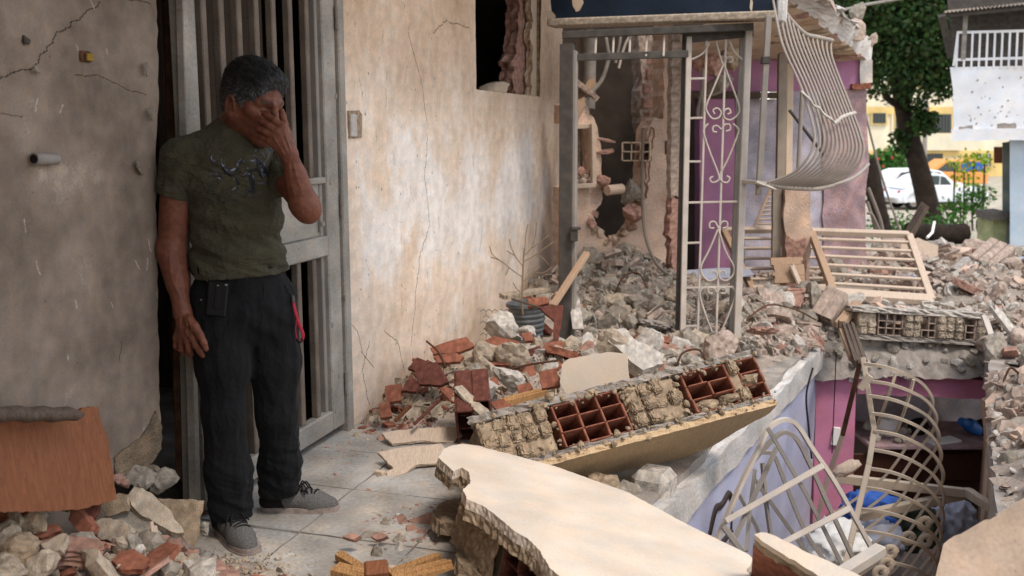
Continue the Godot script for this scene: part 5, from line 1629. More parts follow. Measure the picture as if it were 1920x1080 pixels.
	one("overhead_cable", "pale overhead cable crossing the tree crown", "cable", tubemesh([P(1560, 24, 20), P(1616, 10, 20), P(1720, -8, 20)], 0.03), M.pipe)

	# house with the white balcony
	t = thing("balcony_house", "white house corner with a chipped balcony and barred railing", "building")
	o = P(1850, 190, 14.0)
	var hn := Vector3(-0.42, 0, 0.908)
	var pw := mat("balcony_white", rgb(232, 232, 234), 0.9, lib.soft, 0.7, lib.hfine, 0.3)
	panel("parapet", [[1781, 126], [1990, 122], [1990, 243], [1788, 246], [1787, 170]], o, 0.16, pw, t, 0.0, 0.4, hn)
	panel("ledge", [[1783, 243], [1990, 240], [1990, 262], [1786, 264]], o + hn * 0.05, 1.9, pw, t, 0.012, 0.3, hn)
	panel("balcony_side", [[1787, 130], [1990, 128], [1990, 246], [1787, 246]], o - hn * 0.17, 0.05, pw, t, 0.0, 0.0, hn)
	var rr := RandomNumberGenerator.new()
	rr.seed = 5
	for i in 30:
		var q := onplane(rr.randf_range(1792, 1925), rr.randf_range(140, 236), o, hn)
		add("chip", rock(975 + i % 4, 1, 7, 0.1), M.mortar_grey, t, at(q, Vector3(0, 0, rr.randf() * 6), Vector3(rr.randf_range(0.006, 0.02), rr.randf_range(0.006, 0.022), 0.006)))
	for c in [[1798, 235, 1824, 242], [1870, 230, 1904, 241]]:
		panel("soot_stain", [[c[0], c[1] + 3], [c[2], c[1]], [c[2], c[3]], [c[0], c[3]]], o + hn * 0.004, 0.02, M.mortar_grey, t, 0.02, 0.08, hn)
	for i in 12:
		var x := 1796.0 + 14.0 * i
		boxpart("railing_post", onplane(x, 60, o, hn), onplane(x - 3, 128, o, hn), 0.028, 0.028, pw, t, hn)
	for y in [59, 110]:
		boxpart("rail", onplane(1794, y + 2, o, hn), onplane(1990, y - 3, o, hn), 0.03, 0.035, pw, t)
	boxpart("awning_post", onplane(1811, 24, o, hn), onplane(1806, 112, o, hn), 0.06, 0.05, M.pipe, t, hn)
	boxpart("rail_end", onplane(1796, 62, o, hn), onplane(1788, 124, o, hn), 0.03, 0.03, pw, t, hn)
	panel("back_wall", [[1770, -60], [2100, -60], [2100, 240], [1800, 240]], o - hn * 1.9, 0.1, M.iron_dark, t, 0.0, 0.0, hn)
	var s := MB.new()
	var a0 := onplane(1766, 26, o + hn * 0.3, hn)
	var a1 := onplane(2000, 2, o + hn * 0.3, hn)
	for i in 60:            # corrugated sheet that slopes up from the wall
		var p0 := a0.lerp(a1, i / 60.0) + Vector3(0, 0.03 * (i % 2), 0)
		var p1 := a0.lerp(a1, (i + 1) / 60.0) + Vector3(0, 0.03 * ((i + 1) % 2), 0)
		var bk := hn * -2.2 + Vector3(0, 0.25, 0)
		s.quad(p0 + bk, p0, p1, p1 + bk)
	add("awning", s, M.iron_beige, t)
	for i in 5:
		boxpart("awning_batten", a0 + Vector3(0, -0.02 + 0.05 * i, 0) - hn * (0.45 * i + 0.1), a1 + Vector3(0, -0.02 + 0.05 * i, 0) - hn * (0.45 * i + 0.1), 0.05, 0.05, M.iron_dark, t)
	boxpart("awning_edge", a0 + Vector3(0, -0.02, 0), onplane(1783, 106, o - hn * 0.5, hn), 0.1, 0.05, M.iron_dark, t, hn)
	panel("column", [[1894, 262], [1990, 262], [1990, 520], [1894, 520]], o - hn * 0.15, 0.5, mat("column_blue", rgb(186, 200, 212), 0.9, lib.soft, 0.6), t, 0.0, 0.0, hn)
	panel("column_flank", [[1880, 268], [1893, 266], [1893, 520], [1880, 520]], o - hn * 0.4, 0.3, mat("column_shade", rgb(108, 112, 104), 0.95, lib.mot, 0.8), t, 0.0, 0.0, hn)  # the column's shaded side, its shade put into this darker colour
	panel("window_block", [[1864, 276], [1894, 276], [1894, 306], [1864, 306]], o - hn * 1.4, 0.4, M.wood_brown, t, 0.0, 0.0, hn)
	panel("window_shutter", [[1880, 308], [1898, 308], [1892, 372], [1880, 372]], o - hn * 1.2, 0.2, M.plaster, t, 0.0, 0.0, hn)
	t = thing("low_wall", "greenish low block wall with dark coping beside the balcony house", "wall")
	panel("blocks", [[1862, 412], [1892, 412], [1892, 520], [1862, 520]], P(1875, 440, 14.5), 0.5, mat("green_block", rgb(150, 152, 112), 0.95, lib.mot, 0.8), t, 0.01, 0.2)
	panel("coping", [[1858, 398], [1894, 396], [1894, 412], [1860, 413]], P(1875, 440, 14.4), 0.5, M.iron_dark, t, 0.01, 0.2)

func taper_list(n: int, a: float, b: float) -> Array:
	var o := []
	for i in n:
		o.append(lerpf(a, b, float(i) / (n - 1)))
	return o
# many small leaves in clumps; each leaf two bent faces with its own shade of green
func leaf_cloud(clumps: Array, n: int, size: float, sd: int) -> MB:
	var r := RandomNumberGenerator.new()
	r.seed = sd * 17
	var s := MB.new()
	s.coloured = true
	var total := 0.0
	for c in clumps:
		total += c[1] * c[1]
	for c in clumps:
		var k := int(n * c[1] * c[1] / total)
		for i in k:
			var d := Vector3(r.randfn(), r.randfn(), r.randfn()).normalized() * pow(r.randf(), 0.45)
			var p: Vector3 = c[0] + d * Vector3(1.0, 0.85, 1.0) * c[1]
			var a := Vector3(r.randfn(), r.randfn() - 0.5, r.randfn()).normalized() * size * r.randf_range(0.6, 1.2)
			var b := a.cross(Vector3(r.randfn(), r.randfn(), r.randfn())).normalized() * size * 0.36
			var u := a.cross(b).normalized() * size * 0.12
			s.col = Color(r.randf_range(0.5, 1.3), r.randf_range(0.6, 1.25), r.randf_range(0.4, 1.1))
			s.tri(p, p + a * 0.5 + b, p + a + u)
			s.tri(p, p + a + u, p + a * 0.5 - b)
	return s

# an outline seen along sight lines on any plane: [outline, placement of that plane]
func planar(pts: Array, o: Vector3, nrm: Vector3) -> Array:
	nrm = nrm.normalized()
	var x := Vector3.UP.cross(nrm)
	x = Vector3.RIGHT if x.length() < 0.05 else x.normalized()
	var y := nrm.cross(x)
	var l := PackedVector2Array()
	for p in pts:
		var q := onplane(p[0], p[1], o, nrm) - o
		l.append(Vector2(q.dot(x), q.dot(y)))
	return [l, Transform3D(x, y, nrm, o)]
func flake(called: String, label: String, cat: String, pts: Array, d: float, nrm: Vector3, thick: float, m: Material, rough := 0.004, step := 0.03) -> MeshInstance3D:
	var c := Vector2.ZERO
	for p in pts:
		c += Vector2(p[0], p[1]) / pts.size()
	var q := planar(pts, P(c.x, c.y, d), nrm)
	var s := MB.new()
	s.slab(q[0], thick, q[1], rough, 3, step, R)
	return one(called, label, cat, s, m)
# what a broken hollow-block wall shows on its edge. x along, y across the thickness, z out of the broken edge
func core(t: Node, fr: Transform3D, units: Array, h: float, deep: float, clay: Material, mortar: Material) -> void:
	for u in units:
		var w: float = u[2] - u[1]
		var c: float = (u[1] + u[2]) * 0.5
		var cols: int = u[3]
		var rows := 3
		if u[0] == "lumps":
			var s := MB.new()
			s.box(fr * Vector3(c, 0, -deep * 0.5 - 0.016), Vector3(w + 0.004, h, deep), fr.basis, 0.01)
			add("mortar_bed", s, mortar, t)
			for i in cols:
				for j in rows:
					if u.size() > 4 and u[4].has(i * 3 + j) or R.randf() < 0.08:
						continue
					var p := Vector3(u[1] + w * (i + 0.5) / cols, h * ((j + 0.5) / rows - 0.5), -0.022 + R.randf_range(-0.008, 0.008))
					var flip := Basis.from_euler(Vector3(R.randf_range(-0.12, 0.12), R.randf_range(-0.12, 0.12), (R.randi() % 4) * PI * 0.5 + R.randf_range(-0.08, 0.08)))
					add("mortar_lump", pillow(980 + R.randi() % 8), mortar, t, Transform3D(fr.basis.scaled_local(Vector3(w / cols * R.randf_range(0.44, 0.52), h / rows * R.randf_range(0.44, 0.52), R.randf_range(0.026, 0.042))) * flip, fr * p))
		else:
			var s := hollow_block(cols, rows, 1.0, 1.0, 0.13)
			# the block helper runs its cells along x: turn them to run inwards and fit them to the gap
			var b := Basis(fr.basis.z * deep, fr.basis.y * (h / (rows + 0.13)), fr.basis.x * -(w / (cols + 0.13)))
			var o := MB.new()
			var inv := b.inverse().transposed()
			for i in s.v.size():
				o.v.append(b * s.v[i]); o.n.append((inv * s.n[i]).normalized()); o.uv.append(Vector2.ZERO)
			var blk := add("hollow_block", o, clay, t, Transform3D(Basis.IDENTITY, fr * Vector3(c, 0, -deep * 0.5 - R.randf_range(0.0, 0.006))))
			s = MB.new()
			s.box(fr * Vector3(c, 0, -deep - 0.02) - blk.position, Vector3(w, h, 0.02), fr.basis)
			add("back_web", s, M.clay_dark, blk)
			if u.size() > 4:
				for k in u[4]:
					var i: int = k / 3
					var j: int = k % 3
					var p := Vector3(u[1] + w * (i + 0.5) / cols, h * ((j + 0.5) / rows - 0.5), -0.03)
					add("mortar_plug", rock(980 + R.randi() % 6, 2, 8, 0.14), mortar, t, Transform3D(fr.basis.scaled_local(Vector3(w / cols * 0.5, h / rows * 0.5, 0.05)), fr * p))

func crumbs(t: Node, fr: Transform3D, x0: float, x1: float, ys: Array, n: int, m: Material) -> void:
	var o := MB.new()
	for i in n:
		var rk: ArrayMesh = rock(985 + i % 5, 1, 8, 0.12)
		var a := rk.surface_get_arrays(0)
		var k := 0.005 + 0.013 * pow(R.randf(), 2.5)
		var b := Basis.from_euler(Vector3(R.randf() * 6, R.randf() * 6, R.randf() * 6))
		var p: Vector3 = fr * Vector3(lerpf(x0, x1, R.randf()), ys[i % ys.size()] + R.randfn() * 0.012, R.randf_range(-0.03, 0.006))
		var vv: PackedVector3Array = a[Mesh.ARRAY_VERTEX]
		var nn: PackedVector3Array = a[Mesh.ARRAY_NORMAL]
		for j in vv.size():
			o.v.append(p + b * vv[j] * k); o.n.append(b * nn[j]); o.uv.append(Vector2.ZERO)
	kind(add("mortar_crumbs", o, m, t), "stuff")

func slabs() -> void:
	# A: the big pale wall piece in front, tipping into the pit
	var k := P(856, 842, 3.62)
	var e1 := G(1410, 1045, 0.12)
	var e2 := G(1050, 1080, 0.30)
	var n := (e2 - k).cross(e1 - k).normalized()
	if n.y < 0: n = -n
	var t := thing("wall_slab", "large pale plaster wall slab tipping over the pit edge in front", "wall slab")
	var q := planar([[845, 836], [868, 832], [900, 836], [1040, 874], [1180, 924], [1290, 984], [1405, 1040], [1413, 1052], [1400, 1068], [1408, 1086], [1400, 1180], [1150, 1200], [1082, 1110], [1052, 1082], [1030, 1064], [1012, 1032], [990, 1010], [965, 996], [930, 966], [905, 948], [876, 936], [868, 918], [882, 905], [880, 886], [866, 876], [850, 884], [838, 872], [822, 858], [832, 842]], k, n)
	var s := MB.new()
	s.slab(q[0], 0.03, q[1], 0.003, 3, 0.011, R)
	add("plaster_face", s, M.slab_face, t)
	s = MB.new()
	s.slab(q[0], 0.035, q[1].translated(-n * 0.031), 0.007, 3, 0.014, R)
	add("mortar_layer", s, M.mortar, t)
	# its left broken edge, which shows the blocks inside
	var ex := (onplane(1048, 1082, k, n) - onplane(866, 903, k, n)).normalized()
	var ez := n.cross(ex).normalized()
	if ez.x > 0: ez = -ez
	var p0 := onplane(866, 903, k, n)
	var ey := n if ex.cross(n).dot(ez) > 0 else -n
	var fr := Transform3D(ex, ey, ez, p0 - n * 0.135 - ez * 0.03)
	core(t, fr, [["cells", 0.34, 0.66, 3, [0, 4]], ["cells", 0.9, 1.2, 3]], 0.14, 0.16, M.clay_dark, M.mortar)
	for w in [[-0.02, 0.325], [0.675, 0.89]]:      # rough mortar between the blocks
		s = MB.new()
		var rf := noise(61, 22.0, 4)
		var dn := ey * 0.078
		var z := ez * 0.012
		patch(s, fr * Vector3(w[0], 0, 0) - dn + z, fr * Vector3(w[1], 0, 0) - dn + z, fr * Vector3(w[1], 0, 0) + dn + z, fr * Vector3(w[0], 0, 0) + dn + z, 44, 20, 0.012, rf)
		s.box(fr * Vector3((w[0] + w[1]) * 0.5, 0, -0.06), Vector3(w[1] - w[0], 0.14, 0.09), fr.basis, 0.01)
		add("rough_mortar", s, M.mortar, t)
	s = MB.new()
	var ql := PackedVector2Array()
	ql = Geometry2D.offset_polygon(q[0], -0.022)[0]
	s.slab(ql, 0.045, q[1].translated(-n * 0.205), 0.008, 3, 0.016, R)
	add("back_layer", s, M.mortar, t)
	s = MB.new()
	s.slab(Geometry2D.offset_polygon(q[0], -0.14)[0], 0.14, q[1].translated(-n * 0.066), 0.0, 1, 0.1, R)
	add("inner_masonry", s, M.mortar, t)
	# B: the leaning piece with its block ends turned to the viewer
	t = thing("wall_slab", "leaning broken wall piece showing red hollow blocks and mortar lumps", "wall slab")
	var b0 := P(985, 884, 3.72)
	var b1 := P(1462, 757, 4.12)
	var ax := (b1 - b0).normalized()
	var ty := (Vector3(0, 0.76, -0.65) - ax * ax.dot(Vector3(0, 0.76, -0.65))).normalized()
	var oz := ax.cross(ty).normalized()        # towards the viewer
	var ln := b0.distance_to(b1)
	var th := 0.262
	var plate := func(y0: float, hh: float, deep: float, rough: float, mm: Material, nm: String, in0: float) -> void:
		var l := PackedVector2Array()
		l.append_array([Vector2(-0.12 + in0, 0.0), Vector2(ln - 0.01, 0.0), Vector2(ln + 0.0, -0.1), Vector2(ln - 0.09, -0.22), Vector2(ln - 0.16, -deep * 0.7), Vector2(ln * 0.62, -deep), Vector2(ln * 0.3, -deep * 1.04), Vector2(ln * 0.1, -deep * 0.9), Vector2(-0.05, -deep * 0.5)])
		var ss := MB.new()
		# plan of the plate: x along, z back; thickness along ty
		ss.slab(l, hh, Transform3D(ax, oz, ax.cross(oz), b0 + ty * y0), rough, 3, 0.025, R)
		add(nm, ss, mm, t)
	plate.call(0.0, 0.026, 0.52, 0.007, M.plaster_wood if M.has("plaster_wood") else mat("slab_under", rgb(206, 182, 150), 0.95, lib.woods, 1.1, lib.hfine, 0.2), "plaster_face", 0.02)
	plate.call(0.026, 0.02, 0.5, 0.012, M.mortar_grey, "mortar_layer", 0.0)
	plate.call(th - 0.03, 0.03, 0.46, 0.014, M.mortar_grey, "top_layer", -0.03)
	s = MB.new()
	s.box(b0 + ax * ln * 0.47 + ty * (th * 0.5 + 0.005) - oz * 0.36, Vector3(ln * 0.86, th - 0.08, 0.2), Basis(ax, ty, oz), 0.01)
	add("inner_masonry", s, M.mortar, t)
	fr = Transform3D(ax, ty, oz, b0 + ty * (0.046 + (th - 0.076) * 0.5) + oz * 0.008)
	core(t, fr, [["lumps", -0.12, 0.05, 3, [2]], ["lumps", 0.05, 0.16, 2, [0, 3]], ["cells", 0.19, 0.485, 3], ["lumps", 0.50, 0.62, 2], ["lumps", 0.62, 0.74, 2, [0, 3]], ["cells", 0.775, 0.99, 2, [0, 3]], ["lumps", 0.985, 1.04, 1, [1]], ["cells", 1.035, ln - 0.01, 1, [1]]], th - 0.078, 0.2, M.clay, M.mortar)
	crumbs(t, fr, -0.14, ln, [-(th - 0.078) * 0.5, (th - 0.078) * 0.5, (th - 0.078) * 0.5, -(th - 0.078) * 0.5 - 0.02], 260, M.mortar)
	crumbs(t, fr, -0.12, 0.18, [-0.06, 0.0, 0.06], 60, M.mortar)
	crumbs(t, fr, 0.49, 0.76, [-0.06, 0.0, 0.06], 60, M.mortar)
	# C: small orange-sided chunk at the bottom
	t = thing("wall_chunk", "orange clay wall chunk with a pale top, beside the big slab's right end", "wall chunk")
	k = P(1418, 1004, 2.75)
	n = Vector3(-0.12, 0.80, 0.58).normalized()
	q = planar([[1414, 1002], [1426, 998], [1444, 1001], [1530, 1042], [1640, 1092], [1760, 1160], [1740, 1200], [1640, 1148], [1560, 1094], [1500, 1058], [1450, 1028], [1428, 1014]], k, n)
	s = MB.new()
	s.slab(q[0], 0.025, q[1], 0.004, 2, 0.02, R)
	add("plaster_face", s, M.slab_face, t)
	s = MB.new()
	s.slab(q[0], 0.03, q[1].translated(-n * 0.026), 0.008, 3, 0.02, R)
	add("mortar_layer", s, M.mortar, t)
	s = MB.new()
	s.slab(q[0], 0.2, q[1].translated(-n * 0.057), 0.004, 3, 0.03, R)
	add("clay_body", s, M.clay, t)
	# D: smooth beige plane at the lower right
	flake("wall_slab", "smooth beige wall slab leaning in at the lower right corner", "wall slab", [[1748, 1110], [1769, 1020], [1778, 1012], [1848, 974], [1856, 974], [1935, 922], [2050, 846], [2050, 1200], [1745, 1200]], 2.7, Vector3(-0.35, 0.75, 0.55), 0.16, mat("slab_beige", rgb(196, 172, 150), 0.95, lib.mot, 1.1, lib.hfine, 0.05), 0.003, 0.02)
	# F: far wall piece lying along the pit's far edge
	t = thing("wall_slab", "dusty broken wall piece with hollow blocks lying on the pit's far edge", "wall slab")
	var f0 := P(1600, 636, 6.75)
	var f1 := P(1850, 648, 6.75)
	f0.y = 0.02; f1.y = -0.03
	ax = (f1 - f0).normalized()
	ty = Vector3.UP.rotated(ax, -0.12)
	oz = ax.cross(ty).normalized()
	ty = oz.cross(ax)
	ln = f0.distance_to(f1)
	for z in [[0.0, 0.03, 0.32, 0.012, M.mortar_grey, "lower_layer"], [0.185, 0.035, 0.5, 0.02, M.concrete_pale, "top_layer"]]:
		var l := PackedVector2Array([Vector2(-0.02, 0.02), Vector2(ln * 0.5, 0.0), Vector2(ln * 0.53, -0.015), Vector2(ln + 0.02, 0.015), Vector2(ln, -z[2]), Vector2(ln * 0.5, -z[2] * 1.1), Vector2(0, -z[2])])
		s = MB.new()
		s.slab(l, z[1], Transform3D(ax, oz, ax.cross(oz), f0 + ty * z[0]), z[3], 3, 0.04, R)
		add(z[5], s, z[4], t)
	fr = Transform3D(ax, ty, oz, f0 + ty * 0.107)
	core(t, fr, [["lumps", 0.03, 0.15, 2, [2]], ["cells", 0.165, 0.335, 3], ["lumps", 0.345, 0.455, 2], ["cells", 0.46, 0.56, 2], ["lumps", 0.565, 0.74, 3], ["cells", 0.755, 0.83, 1], ["lumps", 0.835, ln - 0.01, 1]], 0.15, 0.2, M.pinkish, M.concrete_warm)
	s = MB.new()
	s.box(f0 + ax * ln * 0.5 + ty * 0.105 - oz * 0.3, Vector3(ln * 0.96, 0.15, 0.14), Basis(ax, ty, oz), 0.01)
	add("inner_masonry", s, M.mortar, t)

func grilles() -> void:
	var ip: Material = M.iron_pale
	# the hanging pot-bellied window grille
	ip = mat("grille_grey", rgb(160, 149, 138), 0.65, lib.soft, 2.0)
	var t := thing("bulged_grille", "bulging window grille hanging loose under the broken roof edge", "window grille")
	var la := [[1449, 4], [1466, 80], [1500, 158], [1522, 226], [1527, 266], [1512, 300], [1484, 326], [1438, 343]]
	var ra := [[1559, 72], [1560, 108], [1590, 188], [1613, 250], [1619, 285], [1602, 318], [1562, 342], [1505, 352]]
	var tops := [[1449, -4], [1470, 22], [1488, 44], [1510, 62], [1534, 68], [1559, 73]]
	for i in 13:
		var u := pow(i / 12.0, 0.92)
		var k := u * 5.0
		var a = tops[mini(int(k), 4)]
		var b = tops[mini(int(k), 4) + 1]
		var pts := [P(lerpf(a[0], b[0], k - mini(int(k), 4)), lerpf(a[1], b[1], k - mini(int(k), 4)), lerpf(6.25, 6.9, u))]
		for j in range(1, 8):
			var jj := lerpf(0.0, 0.25, sin(PI * j / 8.0))
			pts.append(P(lerpf(la[j][0], ra[j][0], u), lerpf(la[j][1], ra[j][1], u), lerpf(6.2, 6.95, u) - jj))
		tubepart("rod", smooth(pts, 5), 0.0086, ip, t, 6)
	tubepart("top_rail", smooth(pl([[1449, -4, 6.25], [1470, 22, 6.4], [1488, 44, 6.5], [1510, 64, 6.6], [1534, 70, 6.75], [1560, 76, 6.9]], 0), 4), 0.016, ip, t, 8)
	tubepart("bottom_rail", smooth(pl([[1418, 344, 6.25], [1440, 346, 6.25], [1480, 352, 6.6], [1530, 354, 6.9], [1562, 348, 7.0]], 0), 4), 0.016, ip, t, 8)
	one("tie_strap", "white cloth strap tied across the bulging grille's rods", "strap", tubemesh(smooth(pl([[1502, 171, 6.0], [1518, 186, 5.98], [1526, 198, 6.0], [1536, 202, 6.02], [1545, 214, 6.05], [1560, 224, 6.1], [1566, 230, 6.15], [1578, 220, 6.3], [1590, 215, 6.4], [1604, 211, 6.5]], 0), 5), 0.012, 8, 0.6), M.concrete_pale)
	one("tie_strap", "short white strap end at the bulging grille's foot", "strap", tubemesh(smooth(pl([[1418, 342], [1432, 347], [1444, 351], [1454, 356]], 6.15), 4), 0.014, 8, 0.6), M.concrete_pale)
	one("brace_rod", "thin diagonal rod behind the bulging grille", "rod", tubemesh(pl([[1480, 206], [1548, 294]], 7.3), 0.012), M.iron_dark)
	one("brace_rod", "upright thin rod inside the bulging grille", "rod", tubemesh(pl([[1504, 172], [1496, 328]], 6.9), 0.014), ip)
	one("brace_rod", "thin drooping rod at the bulging grille's right foot", "rod", tubemesh(smooth(pl([[1556, 348, 7.0], [1590, 338, 7.1], [1612, 324, 7.4], [1628, 308, 7.8]], 0), 4), 0.013), ip)
	ip = M.iron_pale
	# the fallen one in the pit
	var ib: Material = mat("grille_dusty", rgb(176, 160, 142), 0.75, lib.soft, 2.0)
	t = thing("fallen_grille", "fallen round-bellied window grille standing in the pit", "window grille")
	var front := [[1618, 671, 4.9], [1639, 806, 4.8], [1629, 872, 4.75], [1594, 1020, 4.6], [1576, 1100, 4.5]]
	var back := [[1613, 678, 5.05], [1580, 815, 5.3], [1556, 885, 5.4], [1534, 965, 5.45], [1510, 1060, 5.4]]
	for i in 4:
		boxpart("flat_bar", P(front[i][0], front[i][1], front[i][2]), P(front[i + 1][0], front[i + 1][1], front[i + 1][2]), 0.034, 0.026, ib, t, Vector3(1, 0, 0.4))
		boxpart("rear_bar", P(back[i][0], back[i][1], back[i][2]), P(back[i + 1][0], back[i + 1][1], back[i + 1][2]), 0.028, 0.024, M.rust if i == 0 else ib, t, Vector3(1, 0, 0.4))
	var starts := [682, 714, 742, 775, 808, 843, 878, 914, 954, 994, 1044]
	var apex := [[1748, 744], [1755, 774], [1760, 808], [1764, 842], [1768, 880], [1770, 922], [1768, 955], [1764, 990], [1760, 1016], [1754, 1048], [1748, 1088]]
	var fx := func(y: float) -> float:
		for i in 4:
			if y <= front[i + 1][1]:
				return lerpf(front[i][0], front[i + 1][0], (y - front[i][1]) / (front[i + 1][1] - front[i][1]))
		return front[4][0]
	for i in starts.size():
		var y: float = starts[i]
		var x: float = fx.call(y)
		var a = apex[i]
		var w: float = a[0] - x
		var h: float = a[1] - y
		var pts := pl([[x, y, 4.78], [x + w * 0.32, y + h * 0.10, 4.74], [x + w * 0.62, y + h * 0.32, 4.78], [x + w * 0.86, y + h * 0.62, 4.9], [a[0], a[1] + 6, 5.05], [a[0] - 6, a[1] + 34, 5.2], [a[0] - 34, a[1] + 72, 5.3], [x + w * 0.3, a[1] + 150, 5.4], [x - 50, a[1] + 215, 5.45]], 0)
		if i > 6:
			pts = pts.slice(0, 8)
		tubepart("hoop", smooth(pts, 5), 0.0098, ib, t, 4)
	for v in [[[1679, 701, 4.76], [1662, 752, 4.8], [1646, 795, 4.95]], [[1713, 712, 4.78], [1698, 764, 4.84], [1680, 812, 5.0]]]:
		tubepart("tie_bar", smooth(pl(v, 0), 4), 0.009, ib, t, 4)
	boxpart("stub", P(1612, 730, 4.72), P(1632, 704, 4.7), 0.03, 0.03, ib, t)
	for c in [[1733, 982, 5.0], [1735, 1014, 5.0], [1662, 1060, 4.7], [1668, 1036, 4.7], [1702, 1010, 5.1], [1650, 1075, 4.6]]:
		var ring := []
		for k in 15:
			var an := TAU * k / 12.0
			ring.append(P(c[0], c[1], c[2]) + Vector3(cos(an), sin(an), 0.35 * k / 14.0) * (0.032 - 0.001 * k))
		tubepart("curl", ring, 0.008, ib, t, 6, 2.0)
	# flat hooped grille left of it
	t = thing("hooped_grille", "grey hooped window grille fallen on its side under the leaning wall piece", "window grille")
	var g: Material = M.paint_grey
	var px := func(pts: Array, d0: float, d1: float) -> Array:
		var o := []
		for i in pts.size():
			o.append(P(1340 + pts[i][0] / 2.454, 640 + pts[i][1] / 2.454, lerpf(d0, d1, float(i) / (pts.size() - 1))))
		return o
	for r in [[[[5, 925], [120, 660], [205, 490], [245, 405], [300, 365], [350, 365], [390, 400], [450, 495], [560, 660], [720, 950]], 3.9, 4.1], [[[170, 560], [215, 505], [300, 425], [345, 425], [385, 462], [440, 570], [540, 790], [640, 1005]], 4.15, 4.3], [[[130, 640], [185, 530], [235, 510], [275, 530], [320, 640], [420, 880], [530, 1040]], 4.4, 4.5]]:
		tubepart("hoop", smooth(px.call(r[0], r[1], r[2]), 6), 0.012, ip if r[1] < 4 else g, t, 4)
	for r in [[[[245, 400], [420, 700], [590, 1035]], 3.88, 4.0], [[[285, 490], [170, 740], [70, 955]], 4.0, 3.85], [[[185, 590], [160, 800], [145, 965]], 4.1, 3.95], [[[180, 630], [300, 800], [420, 968]], 4.25, 4.35], [[[220, 560], [236, 740], [262, 920]], 4.3, 4.3], [[[110, 700], [190, 850], [230, 960]], 4.35, 4.35]]:
		tubepart("rod", px.call(r[0], r[1], r[2]), 0.0105, g, t, 4)
	for r in [[[50, 828], [270, 705], [498, 572]], [[300, 935], [460, 850], [622, 768]]]:
		var a: Array = px.call(r, 3.87, 3.92)
		boxpart("cross_bar", a[0], a[2], 0.024, 0.012, ip, t, Vector3(0.3, 0.6, 0.7))
	var b: Array = px.call([[40, 850], [90, 920], [130, 972]], 3.8, 3.8)
	boxpart("foot_bar", b[0], b[2], 0.024, 0.014, g, t, Vector3(0, 0.4, 0.9))
	t = thing("channel_bar", "thick pale hollow steel bar end across the fallen grilles in front", "bar")
	boxpart("bar", P(1570, 1082, 3.6), P(1652, 1030, 3.75), 0.048, 0.04, ip, t)
	var hb := MB.new()
	hb.bar(P(1650, 1031, 3.744), P(1654, 1028.4, 3.758), 0.036, 0.030)
	add("bore_shade", hb, M.black, t)  # black block on a solid bar end, standing for the shade inside
	one("long_bar", "long pale flat bar running right through the fallen grille, upper one", "bar", barmesh(P(1564, 896, 5.6), P(1826, 926, 5.7), 0.04, 0.05), ib)
	one("long_bar", "long pale flat bar rising right behind the fallen grille, lower one", "bar", barmesh(P(1612, 968, 5.5), P(1812, 926, 5.75), 0.045, 0.05), ib)
	one("long_bar", "short pale bar dropping to the right from the long bars' end", "bar", barmesh(P(1812, 922, 5.7), P(1866, 956, 5.3), 0.045, 0.05), ib)
	one("sheet_scrap", "torn pale metal scrap hanging on the grille's rear bar", "scrap", crumple(12, 2), M.wood_pale, at(P(1588, 878, 5.2), Vector3(0.3, 0.2, 0.5), Vector3(0.09, 0.03, 0.05)))

func barmesh(a: Vector3, b: Vector3, w: float, h: float) -> MB:
	var s := MB.new()
	s.bar(a, b, w, h)
	return s

var piece_no := 0
